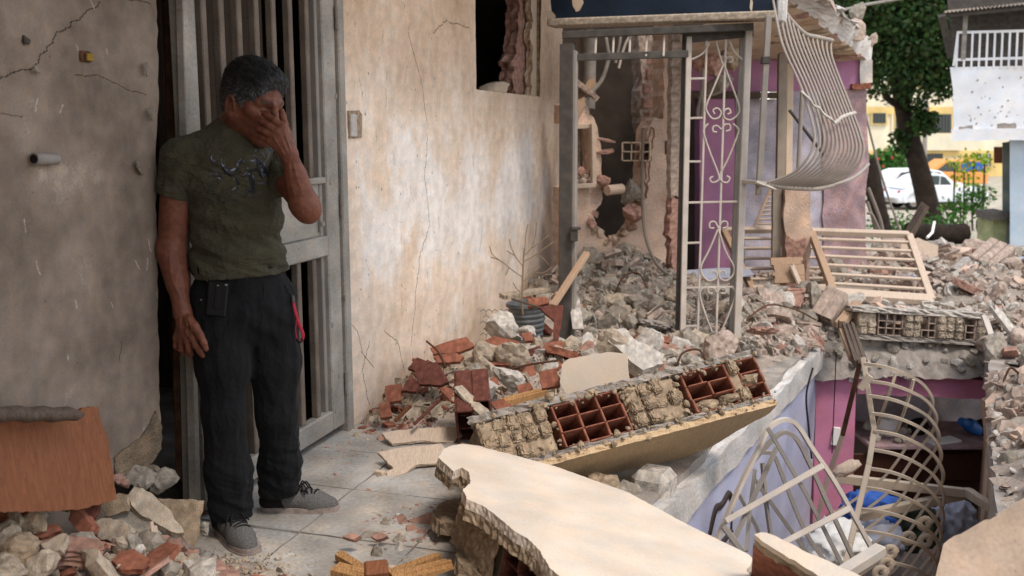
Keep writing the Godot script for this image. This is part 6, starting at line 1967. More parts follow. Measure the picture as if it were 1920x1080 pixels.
# loose pieces strewn over an ellipse on the floor: what = [kind word, material, share]
func strew(centre: Vector3, rx: float, rz: float, n: int, lo: float, hi: float, what: Array, place: String, lift := 0.0) -> void:
	var total := 0.0
	for w in what:
		total += w[2]
	var pitp := PackedVector2Array(PIT)
	for i in n:
		var a := R.randf() * TAU
		var r := sqrt(R.randf())
		var x := centre.x + cos(a) * r * rx
		var z := centre.z + sin(a) * r * rz
		if Geometry2D.is_point_in_polygon(Vector2(x, z), pitp) or (WN.dot(Vector3(x, 0, z)) < WD + 0.05 and z > -8.2) or Vector2(x + 0.92, z + 3.2).length() < 0.31:
			continue
		var size := lerpf(lo, hi, pow(R.randf(), 2.0))
		var pick := R.randf() * total
		var w = what[0]
		for c in what:
			pick -= c[2]
			if pick <= 0:
				w = c
				break
		piece_no += 1
		var mesh: ArrayMesh
		var e := Vector3(R.randf() * TAU, R.randf() * TAU, R.randf() * TAU)
		var sc := Vector3(R.randf_range(0.75, 1.3), R.randf_range(0.55, 0.9), R.randf_range(0.75, 1.2)) * size
		var y := mound_height(x, z) + lift
		var word := ""
		if w[0] == "lump":
			mesh = rock(1000 + piece_no % 14, 1 if size < 0.09 else 2, 7 + piece_no % 4, 0.09)
			y += size * 0.25
			word = "broken lump"
		elif w[0] == "shard":
			mesh = shard(200 + piece_no % 14, 1.2 + 0.25 * (piece_no % 4), 0.22 + 0.1 * (piece_no % 3))
			e = Vector3(R.randfn() * 0.35, e.y, R.randfn() * 0.35)
			sc = Vector3(1.1, 1, 1.1) * size
			y += size * 0.22
			word = "flat broken piece"
		elif w[0] == "ribbed":
			mesh = shard(300 + piece_no % 6, 1.5, 0.14, 3)
			e = Vector3(R.randfn() * 0.5 + (PI if piece_no % 2 else 0.0), e.y, R.randfn() * 0.5)
			sc = Vector3.ONE * size * 1.1
			y += size * 0.3
			word = "ribbed block piece"
		else:
			mesh = splinter(400 + piece_no % 9, 1.0, 0.09, 0.06)
			e = Vector3(0, e.y, R.randfn() * 0.25)
			sc = Vector3(2.6, 1.4, 1.4) * size
			y += size * 0.3
			word = "splintered stick"
		var tone: String = w[3]
		var big := "larger" if size > lerpf(lo, hi, 0.45) else "small"
		var stuff: String = {"concrete": "concrete", "concrete_warm": "mortar", "concrete_pale": "plaster", "pinkish": "dusty", "clay": "brick", "clay_dark": "brick", "clay_dust": "tile", "wall_pinkish": "wall_plaster", "wood_dusty": "wood", "wood_pale": "wood"}[w[1].resource_name]
		var name_: String = stuff + "_" + {"lump": "lump", "shard": "shard", "ribbed": "block_fragment", "stick": "splinter"}[w[0]]
		var spot := near(Vector3(x, y, z))
		one(name_, "%s %s %s %s" % [big, tone, word, spot], {"lump": "rubble", "shard": "rubble", "ribbed": "block piece", "stick": "splinter"}[w[0]], mesh, w[1], at(Vector3(x, y, z), e, sc), "%s %s %ss %s" % [big, tone, word, spot])
# where a piece lies, told by the nearest thing one can find
var marks := []
func near(p: Vector3) -> String:
	if marks.is_empty():
		for m in [[60, 900, 2.75, "the leaning plywood"], [230, 1000, 2.9, "the grey plaster sheet"], [360, 980, 3.2, "the ridged plaster piece"], [60, 1050, 2.6, "the layered block piece"], [270, 1070, 2.9, "the flat white plaster piece"], [455, 1030, 3.35, "the front shoe"], [580, 970, 3.65, "the rear shoe"], [650, 800, 4.7, "the door jamb's foot"], [735, 740, 4.85, "the ridged orange tile"], [815, 700, 4.95, "the large maroon tile"], [845, 655, 5.3, "the stacked red plates"], [780, 815, 4.5, "the rear torn board"], [770, 860, 4.2, "the front torn board"], [890, 765, 4.5, "the open hollow block"], [905, 728, 4.75, "the grooved pale lump"], [940, 650, 5.4, "the wide salmon tile"], [948, 608, 5.9, "the upright rough stone"], [990, 610, 6.2, "the plant pot"], [1060, 600, 6.3, "the steel post"], [1030, 705, 4.8, "the red brick plate"], [1115, 700, 4.55, "the big pale block"], [1200, 650, 5.1, "the tilted chunk"], [1150, 800, 4.0, "the leaning wall piece"], [1400, 720, 4.2, "the red block end"], [1290, 650, 6.4, "the gate's left stile"], [1340, 640, 6.4, "the gate's middle bar"], [1385, 630, 6.4, "the gate's right stile"], [1140, 470, 8.0, "the ragged hole's foot"], [1200, 510, 7.8, "the drooping grey cable"], [1258, 540, 7.4, "the broken column's foot"], [1340, 512, 8.0, "the bluish sheet"], [1410, 545, 7.9, "the second slatted panel"], [1480, 520, 7.5, "the brown ribbed board"], [1500, 550, 7.8, "the broken pillar"], [1558, 578, 6.9, "the upright ribbed block"], [1500, 640, 6.4, "the white beam's end"], [1450, 660, 5.8, "the white beam's middle"], [1564, 552, 7.2, "the cot side's left foot"], [1650, 560, 7.3, "the cot side's lower rail"], [1746, 562, 7.3, "the cot side's right foot"], [1640, 440, 9.5, "the mauve wall's foot"], [1722, 474, 9.4, "the pale bent card"], [1720, 420, 10.2, "the split standing timber"], [1790, 490, 9.7, "the pale long plank"], [1858, 494, 9.3, "the tipped pinkish block"], [1826, 528, 8.6, "the grooved pale block"], [1850, 530, 8.4, "the white bottle"], [1880, 550, 8.0, "the thick split plank"], [1815, 568, 7.7, "the long brown lath"], [1830, 582, 7.3, "the pale splintered board"], [1620, 610, 6.7, "the far slab's left end"], [1720, 605, 6.7, "the far slab's middle"], [1840, 615, 6.6, "the far slab's right end"], [1898, 622, 6.6, "the askew short board"], [1870, 700, 5.6, "the pit's far right corner"], [1880, 800, 4.7, "the boarded pit wall"], [1890, 910, 3.9, "the beige corner slab"], [790, 975, 3.62, "the pink floor brick"], [706, 1075, 3.05, "the brown post end"], [830, 1030, 3.3, "the big slab's left end"], [950, 490, 6.3, "the dead plant"]]:
			marks.append([P(m[0], m[1], m[2]), m[3]])
	var best = marks[0]
	for m in marks:
		if m[0].distance_squared_to(p) < best[0].distance_squared_to(p):
			best = m
	var d: Vector3 = p - best[0]
	var side := Vector3(-best[0].z, 0, best[0].x).normalized()
	var u := d.dot(side)
	var v := d.dot(Vector3(best[0].x, 0, best[0].z).normalized())
	if absf(u) > absf(v):
		return ("just right of " if absf(u) < 0.25 else "well right of ") + best[1] if u > 0 else ("just left of " if absf(u) < 0.25 else "well left of ") + best[1]
	return ("just behind " if absf(v) < 0.25 else "well behind ") + best[1] if v > 0 else ("just before " if absf(v) < 0.25 else "well before ") + best[1]
func gravel(label: String, spots: Array, n: int, m: Material, lo := 0.006, hi := 0.02) -> void:
	var mm := MultiMesh.new()
	mm.transform_format = MultiMesh.TRANSFORM_3D
	mm.mesh = rock(990 + n % 5, 1, 7, 0.1) if n % 2 == 0 else shard(240 + n % 7, 1.5, 0.3)
	var at_ := []
	var pitp := PackedVector2Array(PIT)
	while at_.size() < n:
		var s = spots[R.randi() % spots.size()]
		var a := R.randf() * TAU
		var r := sqrt(R.randf())
		var x: float = s[0].x + cos(a) * r * s[1]
		var z: float = s[0].z + sin(a) * r * s[2]
		if Geometry2D.is_point_in_polygon(Vector2(x, z), pitp) or (WN.dot(Vector3(x, 0, z)) < WD + 0.02 and z > -8.2):
			at_.append(null)
			continue
		var k := lerpf(lo, hi, pow(R.randf(), 2.5))
		at_.append(at(Vector3(x, mound_height(x, z) + k * 0.3, z), Vector3(R.randf() * 6, R.randf() * 6, R.randf() * 6), Vector3(1, 0.7, 1.2) * k))
	at_ = at_.filter(func(q): return q != null)
	mm.instance_count = at_.size()
	for i in at_.size():
		mm.set_instance_transform(i, at_[i])
	var o := MultiMeshInstance3D.new()
	o.name = numbered("gravel")
	o.multimesh = mm
	o.material_override = m
	add_child(o)
	tag(o, label, "gravel")
	kind(o, "stuff")

func heaps() -> void:
	var brick := [["shard", M.clay, 4, "brick red"], ["ribbed", M.clay, 2, "brick red"], ["shard", M.clay_dark, 2, "dark red"], ["lump", M.concrete_warm, 2, "sandy"], ["shard", M.clay_dust, 2, "dusty pink"], ["lump", M.concrete_pale, 1, "pale grey"]]
	var pale := [["lump", M.concrete_pale, 3, "pale grey"], ["lump", M.concrete_warm, 3, "sandy"], ["shard", M.clay_dust, 2, "dusty pink"], ["shard", M.concrete, 2, "grey"], ["shard", M.clay, 1, "brick red"]]
	var grey := [["lump", M.concrete, 4, "grey"], ["lump", M.concrete_warm, 2, "sandy"], ["shard", M.concrete, 3, "grey"], ["shard", M.pinkish, 2, "dusty pink"], ["ribbed", M.pinkish, 1, "dusty pink"], ["stick", M.wood_dusty, 0.6, "dusty"]]
	var pink := [["shard", M.pinkish, 4, "dusty pink"], ["lump", M.pinkish, 3, "dusty pink"], ["lump", M.concrete, 2, "grey"], ["ribbed", M.clay_dust, 1.5, "dull red"], ["lump", M.concrete_pale, 2, "pale grey"], ["stick", M.wood_pale, 0.5, "pale"]]
	var field := [["shard", M.concrete_pale, 3, "pale"], ["lump", M.pinkish, 3, "dusty pink"], ["shard", M.wall_pinkish, 2, "cream pink"], ["lump", M.concrete, 2, "grey"], ["ribbed", M.pinkish, 1, "dusty pink"], ["stick", M.wood_pale, 1.2, "pale"], ["shard", M.clay_dust, 1, "dull red"]]
	strew(W(2.2, 0, 0.42), 0.5, 0.5, 150, 0.022, 0.07, [["lump", M.concrete_warm, 4, "sandy"], ["lump", M.concrete, 2, "grey"], ["shard", M.clay, 4, "brick red"], ["shard", M.clay_dust, 2, "dusty pink"], ["lump", M.concrete_pale, 1, "pale"], ["ribbed", M.clay_dust, 1, "dusty pink"]], "in the heap under the leaning plywood")
	strew(G(300, 1075), 0.16, 0.14, 22, 0.012, 0.04, [["lump", M.concrete_pale, 3, "pale"], ["shard", M.clay_dust, 2, "dusty pink"], ["lump", M.concrete, 2, "grey"]], "on the floor left of the man's shoe")
	strew(G(790, 740), 0.42, 0.5, 46, 0.03, 0.085, brick, "in the red tile heap along the tan wall")
	strew(G(900, 690, 0.08), 0.55, 0.45, 60, 0.04, 0.10, brick, "on the middle heap before the tan wall")
	strew(G(690, 800), 0.2, 0.34, 50, 0.015, 0.04, [["lump", M.clay_dust, 4, "dull red"], ["lump", M.concrete_warm, 3, "sandy"], ["shard", M.clay, 2, "brick red"]], "at the tan wall's foot by the door jamb")
	strew(G(1010, 680, 0.1), 0.5, 0.4, 44, 0.04, 0.10, pale, "in the pale heap behind the leaning wall piece")
	strew(G(1140, 665, 0.1), 0.5, 0.34, 44, 0.04, 0.11, pale, "around the big pale block")
	strew(G(1010, 590, 0.1), 0.4, 0.4, 26, 0.04, 0.09, brick, "round the plant pot")
	strew(P(1180, 540, 7.6), 0.8, 0.75, 150, 0.04, 0.12, grey, "in the grey heap left of the scrolled gate")
	strew(G(1240, 640, 0.05), 0.55, 0.5, 60, 0.03, 0.10, grey, "at the scrolled gate's foot")
	strew(G(1360, 600, 0.05), 0.5, 0.6, 60, 0.04, 0.10, grey, "behind the scrolled gate's foot")
	strew(G(1450, 600, 0.1), 0.5, 0.65, 90, 0.04, 0.10, pink, "on the pink heap at the floor's edge")
	strew(G(1500, 600, 0.12), 0.22, 0.5, 40, 0.05, 0.13, pink, "on the edge above the white floor beam")
	strew(P(1560, 570, 7.6), 0.5, 0.7, 50, 0.04, 0.10, pink, "below the tilted cot side")
	strew(P(1640, 500, 9.2), 1.0, 0.8, 60, 0.05, 0.13, field, "behind the tilted cot side")
	strew(P(1740, 470, 9.9), 1.0, 0.6, 60, 0.05, 0.15, field, "on the right heap's crest")
	strew(P(1870, 500, 9.2), 0.9, 0.8, 70, 0.05, 0.15, field, "on the far right of the rubble field")
	strew(P(1840, 560, 7.8), 0.8, 0.7, 80, 0.04, 0.12, field, "among the planks of the right rubble")
	strew(P(1720, 590, 6.85), 0.65, 0.22, 60, 0.03, 0.09, field, "lying on the far hollow slab", 0.1)
	strew(P(1890, 620, 6.3), 0.5, 0.5, 60, 0.04, 0.11, field, "right of the far hollow slab")
	strew(P(1905, 740, 5.0), 0.36, 0.7, 90, 0.03, 0.09, field, "on the rubble strip right of the pit")
	strew(P(1925, 870, 4.1), 0.26, 0.5, 60, 0.02, 0.07, field, "on the near end of the strip right of the pit")
	strew(G(770, 1010), 0.2, 0.22, 36, 0.012, 0.04, [["lump", M.concrete, 3, "grey"], ["shard", M.clay_dust, 3, "dusty pink"], ["lump", M.concrete_pale, 2, "pale"]], "on the floor left of the big slab")
	strew(G(700, 880), 0.2, 0.4, 24, 0.006, 0.018, [["lump", M.clay_dust, 3, "dull red"], ["lump", M.concrete, 2, "grey"]], "scattered on the pale floor tiles")
	# dust apron under the far slab with its stones
	var s := MB.new()
	var f := noise(123, 3.0, 4)
	for i in 30:
		for j in 8:
			var q := []
			for c in [[0, 0], [1, 0], [1, 1], [0, 1]]:
				var x: float = 2.0 + 1.4 * (i + c[0]) / 30.0
				var z: float = -6.78 + 0.24 * (j + c[1]) / 8.0
				var u: float = (j + c[1]) / 8.0
				q.append(Vector3(x, 0.02 - 0.26 * u * u + 0.05 * f.get_noise_2d(x, z), z + 0.03 * f.get_noise_2d(x * 2, z * 3)))
			s.quad(q[0], q[3], q[2], q[1])
	kind(add("dust_apron", s, M.mortar_grey), "stuff")
	tag(get_child(-1), "grey dust sloping down over the pit's far edge", "dust")
	for i in 60:
		var u := R.randf()
		var z := R.randf_range(0.012, 0.05)
		one("apron_stone", "%s stone on the dust apron, %s" % [["grey", "dull grey", "pale"][i % 3], near(Vector3(2.1 + 1.25 * i / 60.0, -0.1, -6.66))], "stone", rock(1000 + i % 10, 1, 7, 0.1), [M.concrete, M.mortar_grey, M.concrete_pale][i % 3], at(Vector3(2.1 + 1.25 * i / 60.0, 0.03 - 0.26 * u * u, -6.78 + 0.24 * u), Vector3(i, i * 3, 0), Vector3.ONE * z), "stones in the dust over the pink wall")
	gravel("fine grey grit scattered on the floor round the man's shoes", [[G(560, 1065), 0.5, 0.2], [G(720, 980), 0.4, 0.4], [G(700, 860), 0.3, 0.3], [W(3.3, 0, 0.9), 0.5, 0.4]], 1300, M.mortar_grey, 0.0015, 0.006)
	gravel("sandy crumbs on the left heap and floor edge", [[W(2.2, 0, 0.4), 0.6, 0.6], [G(640, 1070), 0.4, 0.15], [G(760, 990), 0.25, 0.25]], 2200, M.concrete_warm, 0.002, 0.009)
	gravel("dull red brick crumbs along the tan wall and middle heap", [[G(700, 810), 0.3, 0.5], [G(880, 720, 0.05), 0.6, 0.6], [G(1100, 680, 0.08), 0.6, 0.5], [G(780, 990), 0.2, 0.2]], 2600, M.clay_dust, 0.003, 0.014)
	gravel("grey pink crumbs over the rubble by the gate", [[P(1180, 530, 7.7), 0.9, 0.9], [G(1300, 620, 0.05), 0.9, 0.7], [G(1470, 590, 0.1), 0.5, 0.8]], 3800, M.pinkish, 0.008, 0.035)
	gravel("pale crumbs over the right rubble field", [[P(1700, 500, 9.2), 1.5, 1.2], [P(1860, 540, 8.2), 1.0, 1.4], [P(1740, 600, 6.9), 0.7, 0.4], [P(1905, 760, 5.0), 0.4, 1.0]], 4800, M.concrete_pale, 0.008, 0.035)

	gravel("angular grey pieces filling the heap by the gate", [[P(1180, 530, 7.7), 0.9, 0.9], [G(1300, 620, 0.05), 0.9, 0.7], [G(1470, 590, 0.1), 0.5, 0.8]], 2601, M.concrete, 0.012, 0.05)
	gravel("angular pale pieces filling the heap by the gate", [[P(1180, 530, 7.7), 0.9, 0.9], [G(1300, 620, 0.05), 0.9, 0.7], [G(1470, 590, 0.1), 0.5, 0.8], [G(1100, 680, 0.08), 0.6, 0.5]], 2203, M.concrete_pale, 0.01, 0.04)
	gravel("angular dusty pieces filling the right rubble field", [[P(1700, 500, 9.2), 1.5, 1.2], [P(1860, 540, 8.2), 1.0, 1.4], [P(1740, 600, 6.9), 0.7, 0.4], [P(1905, 760, 5.0), 0.4, 1.0]], 3205, M.pinkish, 0.012, 0.055)
	gravel("angular sandy pieces filling the middle heap", [[G(880, 720, 0.05), 0.6, 0.6], [G(1050, 670, 0.08), 0.6, 0.5], [G(760, 760), 0.4, 0.4]], 2007, M.concrete_warm, 0.008, 0.04)
	gravel("angular brick bits filling the left heap", [[W(2.2, 0, 0.35), 0.5, 0.5]], 301, M.clay_dust, 0.005, 0.016)
	gravel("angular grey bits filling the left heap", [[W(2.2, 0, 0.35), 0.55, 0.55]], 401, M.concrete_warm, 0.005, 0.018)
	var wires := [["thin bent rebar curling out of the heap left of the scrolled gate", [[1150, 560, 7.2], [1168, 520, 7.2], [1196, 512, 7.2], [1214, 540, 7.1]]], ["rusty rebar loop in the rubble before the scrolled gate", [[1268, 690, 5.4], [1280, 662, 5.4], [1310, 656, 5.4], [1326, 680, 5.3]]], ["long rusty wire sagging over the pink heap", [[1400, 600, 6.5], [1440, 572, 6.6], [1490, 580, 6.7], [1530, 600, 6.6]]], ["bent rebar rising from the right rubble's middle", [[1790, 560, 7.9], [1800, 520, 8.0], [1826, 508, 8.0], [1840, 520, 8.0]]], ["thin wire curling over the rubble strip right of the pit", [[1880, 720, 5.2], [1894, 690, 5.2], [1912, 700, 5.2], [1925, 690, 5.2]]], ["rusty rebar sticking out between the red plates and the wall", [[836, 690, 5.1], [822, 660, 5.1], [800, 640, 5.2]]], ["thin rusty rod lying across the middle heap", [[930, 700, 5.0], [990, 684, 5.0], [1046, 676, 5.0]]]]
	for w in wires:
		one("bent_rebar", w[0], "rebar", tubemesh(smooth(pl(w[1], 0), 6), 0.006, 6), M.rust)
	for c in [["dusty grey cloth scrap half buried left of the scrolled gate", 1228, 610, 6.6, 0.14, 0.04, "mortar_grey"], ["dirty white plastic bag in the right rubble", 1900, 536, 8.4, 0.12, 0.08, "white_plastic"], ["dusty brown cloth scrap on the pink heap", 1430, 620, 6.1, 0.11, 0.03, "clay_dust"], ["pale blue plastic scrap on the right heap", 1700, 520, 8.8, 0.1, 0.03, "white_cloth"], ["crushed tan carton on the right rubble field", 1776, 540, 8.2, 0.12, 0.06, "wood_raw"]]:
		one("cloth_scrap", c[0], "scrap", crumple(int(c[1]), 3), M[c[6]], at(P(c[1], c[2], c[3]), Vector3(0.2, c[1], 0.1), Vector3(c[4], c[5], c[4])))

func details() -> void:
	# plywood and the plank on it, leaning on the left wall
	var q := planar([[-60, 786], [40, 786], [110, 782], [146, 770], [160, 764], [184, 763], [190, 790], [196, 806], [203, 822], [206, 850], [211, 880], [214, 905], [219, 936], [200, 942], [150, 955], [60, 960], [-60, 960]], W(2.4, 0.5, 0.16), (WN + Vector3(0, 0.10, 0)).normalized())
	var s := MB.new()
	s.slab(q[0], 0.012, q[1], 0.003, 1, 0.012, R)
	one("plywood_sheet", "orange brown plywood sheet with a torn edge leaning on the left wall", "plywood", s, M.plywood)
	s = MB.new()
	var a := onplane(-40, 776, W(2.4, 0.6, 0.2), WN)
	var b := onplane(156, 777, W(2.4, 0.6, 0.2), WN)
	var pts := []
	for i in 13:
		pts.append(a.lerp(b, i / 12.0) + Vector3(0, 0.003 * sin(i * 2.1), 0))
	s.tube(pts, [0.026, 0.026, 0.026, 0.0262, 0.0262, 0.0262, 0.0262, 0.026, 0.026, 0.026, 0.0255, 0.02, 0.006], 12, 0.75)
	one("grey_plank", "weathered grey rounded timber lying on the plywood's top edge", "timber", s, M.wood_grey)
	var up := Vector3(0.1, 0.8, 0.6)
	flake("plaster_sheet", "curved grey plaster sheet lying tilted left of the man's foot", "plaster piece", [[240, 928], [252, 912], [268, 915], [290, 930], [318, 955], [345, 998], [334, 1000], [300, 985], [268, 968], [246, 946]], 3.02, Vector3(0.35, 0.75, 0.55), 0.03, M.concrete_warm, 0.005, 0.02)
	flake("plaster_sheet", "ridged sandy plaster piece standing behind the curved sheet", "plaster piece", [[296, 934], [340, 936], [382, 938], [374, 980], [370, 1010], [364, 1028], [346, 1012], [318, 970]], 3.2, Vector3(0.2, 0.4, 0.9), 0.025, M.mortar, 0.005, 0.02)
	flake("plaster_sheet", "flat grey sheet half buried under the curved plaster piece", "plaster piece", [[200, 966], [240, 956], [280, 975], [304, 1000], [306, 1022], [270, 1022], [216, 1000]], 2.98, Vector3(0.2, 0.85, 0.5), 0.02, M.concrete, 0.005, 0.02)
	flake("plaster_chunk", "thick sandy chunk with a rough top in the left heap", "plaster piece", [[172, 988], [190, 972], [222, 974], [242, 988], [245, 1012], [226, 1024], [190, 1012]], 2.84, Vector3(0.0, 0.55, 0.8), 0.08, M.concrete_warm, 0.01, 0.02)
	flake("plaster_chunk", "small wood-grained plaster piece under the plywood's corner", "plaster piece", [[188, 936], [224, 924], [239, 928], [238, 958], [212, 966], [192, 968]], 2.98, Vector3(0.1, 0.4, 0.9), 0.03, M.mortar, 0.006, 0.02)
	flake("brick_piece", "bright red brick piece standing on edge in the left heap", "brick piece", [[132, 954], [142, 950], [172, 984], [166, 1000], [148, 997], [128, 974]], 2.8, Vector3(-0.2, 0.5, 0.85), 0.04, M.clay, 0.004, 0.02)
	flake("brick_piece", "dark maroon tile piece leaning under the plywood edge", "tile piece", [[150, 960], [154, 940], [172, 935], [187, 941], [180, 966], [168, 978]], 2.85, Vector3(0.1, 0.5, 0.85), 0.02, M.clay_dark, 0.004, 0.02)
	flake("brick_piece", "long flat red brick slab at the left heap's top", "brick piece", [[-30, 946], [56, 949], [52, 966], [30, 970], [-30, 968]], 2.7, Vector3(0.1, 0.75, 0.6), 0.03, M.clay, 0.004, 0.02)
	flake("brick_piece", "red brick piece with a round hole in the left heap", "brick piece", [[56, 1000], [70, 986], [108, 982], [114, 994], [78, 1009]], 2.7, Vector3(0.1, 0.75, 0.6), 0.03, M.clay, 0.004, 0.02)
	for i in 4:
		flake("block_plate", ["top plate of the layered block piece in the left heap", "second plate of the layered block piece", "third plate of the layered block piece", "lowest plate of the layered block piece"][i], "block piece", [[72 + i * 4, 1016 + i * 9], [118, 1006 + i * 9], [186 + i * 2, 1010 + i * 9], [194 - i * 2, 1022 + i * 9], [176, 1034 + i * 9], [82, 1032 + i * 9]], 2.68, Vector3(0.05, 0.85, 0.5), 0.016, M.clay_dust, 0.005, 0.02)
	flake("plaster_chunk", "pale wedge of plaster lying on the layered block piece", "plaster piece", [[76, 1020], [98, 1008], [124, 1000], [112, 1030], [96, 1038]], 2.62, Vector3(0.0, 0.7, 0.7), 0.035, M.concrete_warm, 0.006, 0.015)
	flake("plaster_chunk", "flat white plaster piece at the bottom of the left heap", "plaster piece", [[246, 1064], [268, 1040], [288, 1052], [294, 1085], [252, 1095]], 2.85, Vector3(0.1, 0.5, 0.85), 0.03, M.plaster_white, 0.006, 0.015)
	flake("tile_piece", "dusky pink tile block beside the ridged plaster piece", "tile piece", [[304, 1030], [314, 1010], [338, 1008], [346, 1024], [322, 1040]], 3.1, Vector3(0.0, 0.7, 0.7), 0.04, M.clay_dust, 0.004, 0.02)
	flake("tile_piece", "flat dusky pink tile on the floor left of the front shoe", "tile piece", [[338, 1036], [352, 1028], [374, 1030], [362, 1046]], 3.18, Vector3(0.0, 0.9, 0.4), 0.012, M.clay_dust, 0.003, 0.02)
	flake("tile_piece", "small salmon brick piece near the stick on the floor", "brick piece", [[344, 1064], [366, 1052], [372, 1064], [352, 1074]], 3.05, Vector3(0.0, 0.8, 0.5), 0.03, M.clay, 0.004, 0.02)
	flake("tile_piece", "long salmon brick strip at the photo's lower edge", "brick piece", [[296, 1072], [340, 1068], [376, 1078], [372, 1092], [300, 1090]], 2.92, Vector3(0.0, 0.8, 0.5), 0.04, M.clay, 0.004, 0.02)
	for r in [[38, 926, 2.78, 0.034, "concrete_warm", "round sandy lump at the plywood's foot, leftmost"], [64, 936, 2.76, 0.046, "concrete", "rough grey cement lump before the plywood's foot"], [86, 950, 2.78, 0.03, "concrete_pale", "pale broken lump beside the rough cement lump"], [74, 960, 2.74, 0.026, "concrete", "small grey lump under the rough cement lump"], [33, 980, 2.68, 0.034, "concrete_warm", "pitted sandy lump on the left heap"], [62, 984, 2.68, 0.03, "mortar", "smooth beige lump between red pieces in the left heap"], [18, 1000, 2.62, 0.04, "concrete_warm", "big sandy lump at the photo's left edge"], [48, 1034, 2.6, 0.05, "mortar", "long sandy lump low in the left heap"], [22, 1064, 2.55, 0.05, "concrete_warm", "crumbly lump in the lower left corner"], [72, 1066, 2.58, 0.045, "concrete_warm", "crumbly lump right of the lower left corner"], [240, 1038, 2.9, 0.042, "mortar", "pebbly mortar lump in the left heap's right part"], [276, 1034, 2.95, 0.042, "concrete_warm", "round pebbly lump beside the thin stick"], [214, 1050, 2.85, 0.016, "concrete", "small grey stone before the pebbly lump"], [326, 1052, 3.0, 0.035, "concrete_warm", "pebbly cement lump right of the thin stick"], [300, 1030, 3.05, 0.03, "concrete_pale", "white dusty lump behind the thin stick"], [380, 992, 3.3, 0.028, "concrete", "dusty lump behind the front shoe's heel"], [1148, 655, 5.2, 0.10, "concrete_warm", "pale lump under the big tilted chunk"], [948, 608, 5.9, 0.13, "concrete_pale", "upright rough stone before the plant pot"], [912, 664, 5.4, 0.085, "concrete_warm", "flat sandy stone in the middle heap"], [905, 728, 4.75, 0.085, "concrete_pale", "large grooved pale lump in the middle heap"], [955, 706, 4.9, 0.075, "concrete_pale", "slanting pale stone beside the grooved lump"], [985, 622, 5.6, 0.05, "concrete_pale", "pale stone under the plant pot"], [892, 694, 5.0, 0.06, "concrete", "grey stone above the grooved lump"], [540, 805, 4.9, 0.02, "concrete", "grey stone behind the barred door"], [960, 665, 5.3, 0.08, "concrete_warm", "wide mortar lump right of the flat sandy stone"], [1090, 600, 6.9, 0.09, "concrete", "grey stone at the steel post's foot"], [1300, 690, 5.2, 0.08, "concrete", "grey stone in front of the scrolled gate"], [1345, 650, 5.9, 0.12, "pinkish", "big dusty lump at the scrolled gate's foot"], [850, 868, 4.2, 0.02, "clay_dust", "small lump on the thin torn board"], [1130, 915, 3.9, 0.07, "mortar", "dark lump wedged under the leaning wall piece"], [1170, 930, 3.95, 0.06, "concrete", "grey lump on the edge under the leaning wall piece"]]:
		one("rubble_rock", r[5], "lump", rock(1100 + int(r[0]) % 37, 2, 9, 0.13), M[r[4]], at(P(r[0], r[1], r[2]), Vector3(r[0], r[1], 0.3), Vector3(1.1, 0.85, 1.0) * r[3]))
	one("thin_stick", "thin pale stick standing upright in the left heap", "stick", splinter(81, 0.17, 0.018, 0.012), M.wood_pale, look(P(300, 1075, 2.9), P(289, 990, 2.95)))
	one("thin_stick", "thin brown stick lying on the floor left of the front shoe", "stick", splinter(82, 0.36, 0.012, 0.012), M.wood_brown, look(G(372, 1062, 0.02), G(520, 1082, 0.02)))
	one("leaf_scrap", "yellow green leaf scrap under the plywood", "leaf scrap", crumple(14, 2), M.leaf_green, at(P(130, 946, 2.85), Vector3(0.2, 0, 0.5), Vector3(0.03, 0.025, 0.02)))
	one("dark_branch", "dark thin branch before the plywood's foot", "branch", tubemesh(smooth(pl([[74, 920], [92, 930], [108, 942], [120, 956]], 2.78), 4), 0.006, 6), M.wood_grey)
	for r in [[262, 890, 3.25, 0.05, "concrete", "grey broken foot of the pier above the curved sheet"], [285, 884, 3.4, 0.04, "mortar", "dark lump in the gap between pier and gate leaf"], [226, 900, 3.1, 0.03, "clay_dust", "reddish lump under the broken pier"], [300, 905, 3.35, 0.05, "concrete", "dim lump on the floor in the door gap"]]:
		one("rubble_rock", r[5], "lump", rock(1150 + int(r[0]) % 7, 2, 8, 0.13), M[r[4]], at(P(r[0], r[1], r[2]), Vector3(r[0], r[1], 0.3), Vector3.ONE * r[3]))
	# middle heap: tiles, plates, boards
	var n1 := Vector3(-0.1, 0.75, 0.65)
	flake("big_block", "big pale plaster-faced block standing on the middle heap", "wall block", [[1053, 684], [1068, 672], [1138, 660], [1176, 664], [1180, 712], [1150, 726], [1066, 746], [1050, 716]], 4.55, Vector3(-0.12, 0.3, 0.95), 0.14, M.slab_face, 0.006, 0.03)
	var t := thing("tilted_chunk", "tilted pale concrete chunk with a red clay underside behind the big block", "wall chunk")
	var c := planar([[1148, 620], [1170, 615], [1196, 640], [1246, 664], [1244, 682], [1206, 694], [1170, 664], [1140, 640]], P(1196, 655, 5.1), Vector3(0.1, 0.75, 0.65))
	s = MB.new(); s.slab(c[0], 0.09, c[1], 0.012, 4, 0.03, R); add("mortar_top", s, M.concrete_pale, t)
	s = MB.new(); s.slab(c[0], 0.08, c[1].translated(c[1].basis.z * -0.088 + Vector3(0.02, 0, -0.01)), 0.006, 3, 0.04, R); add("clay_underside", s, M.clay, t)
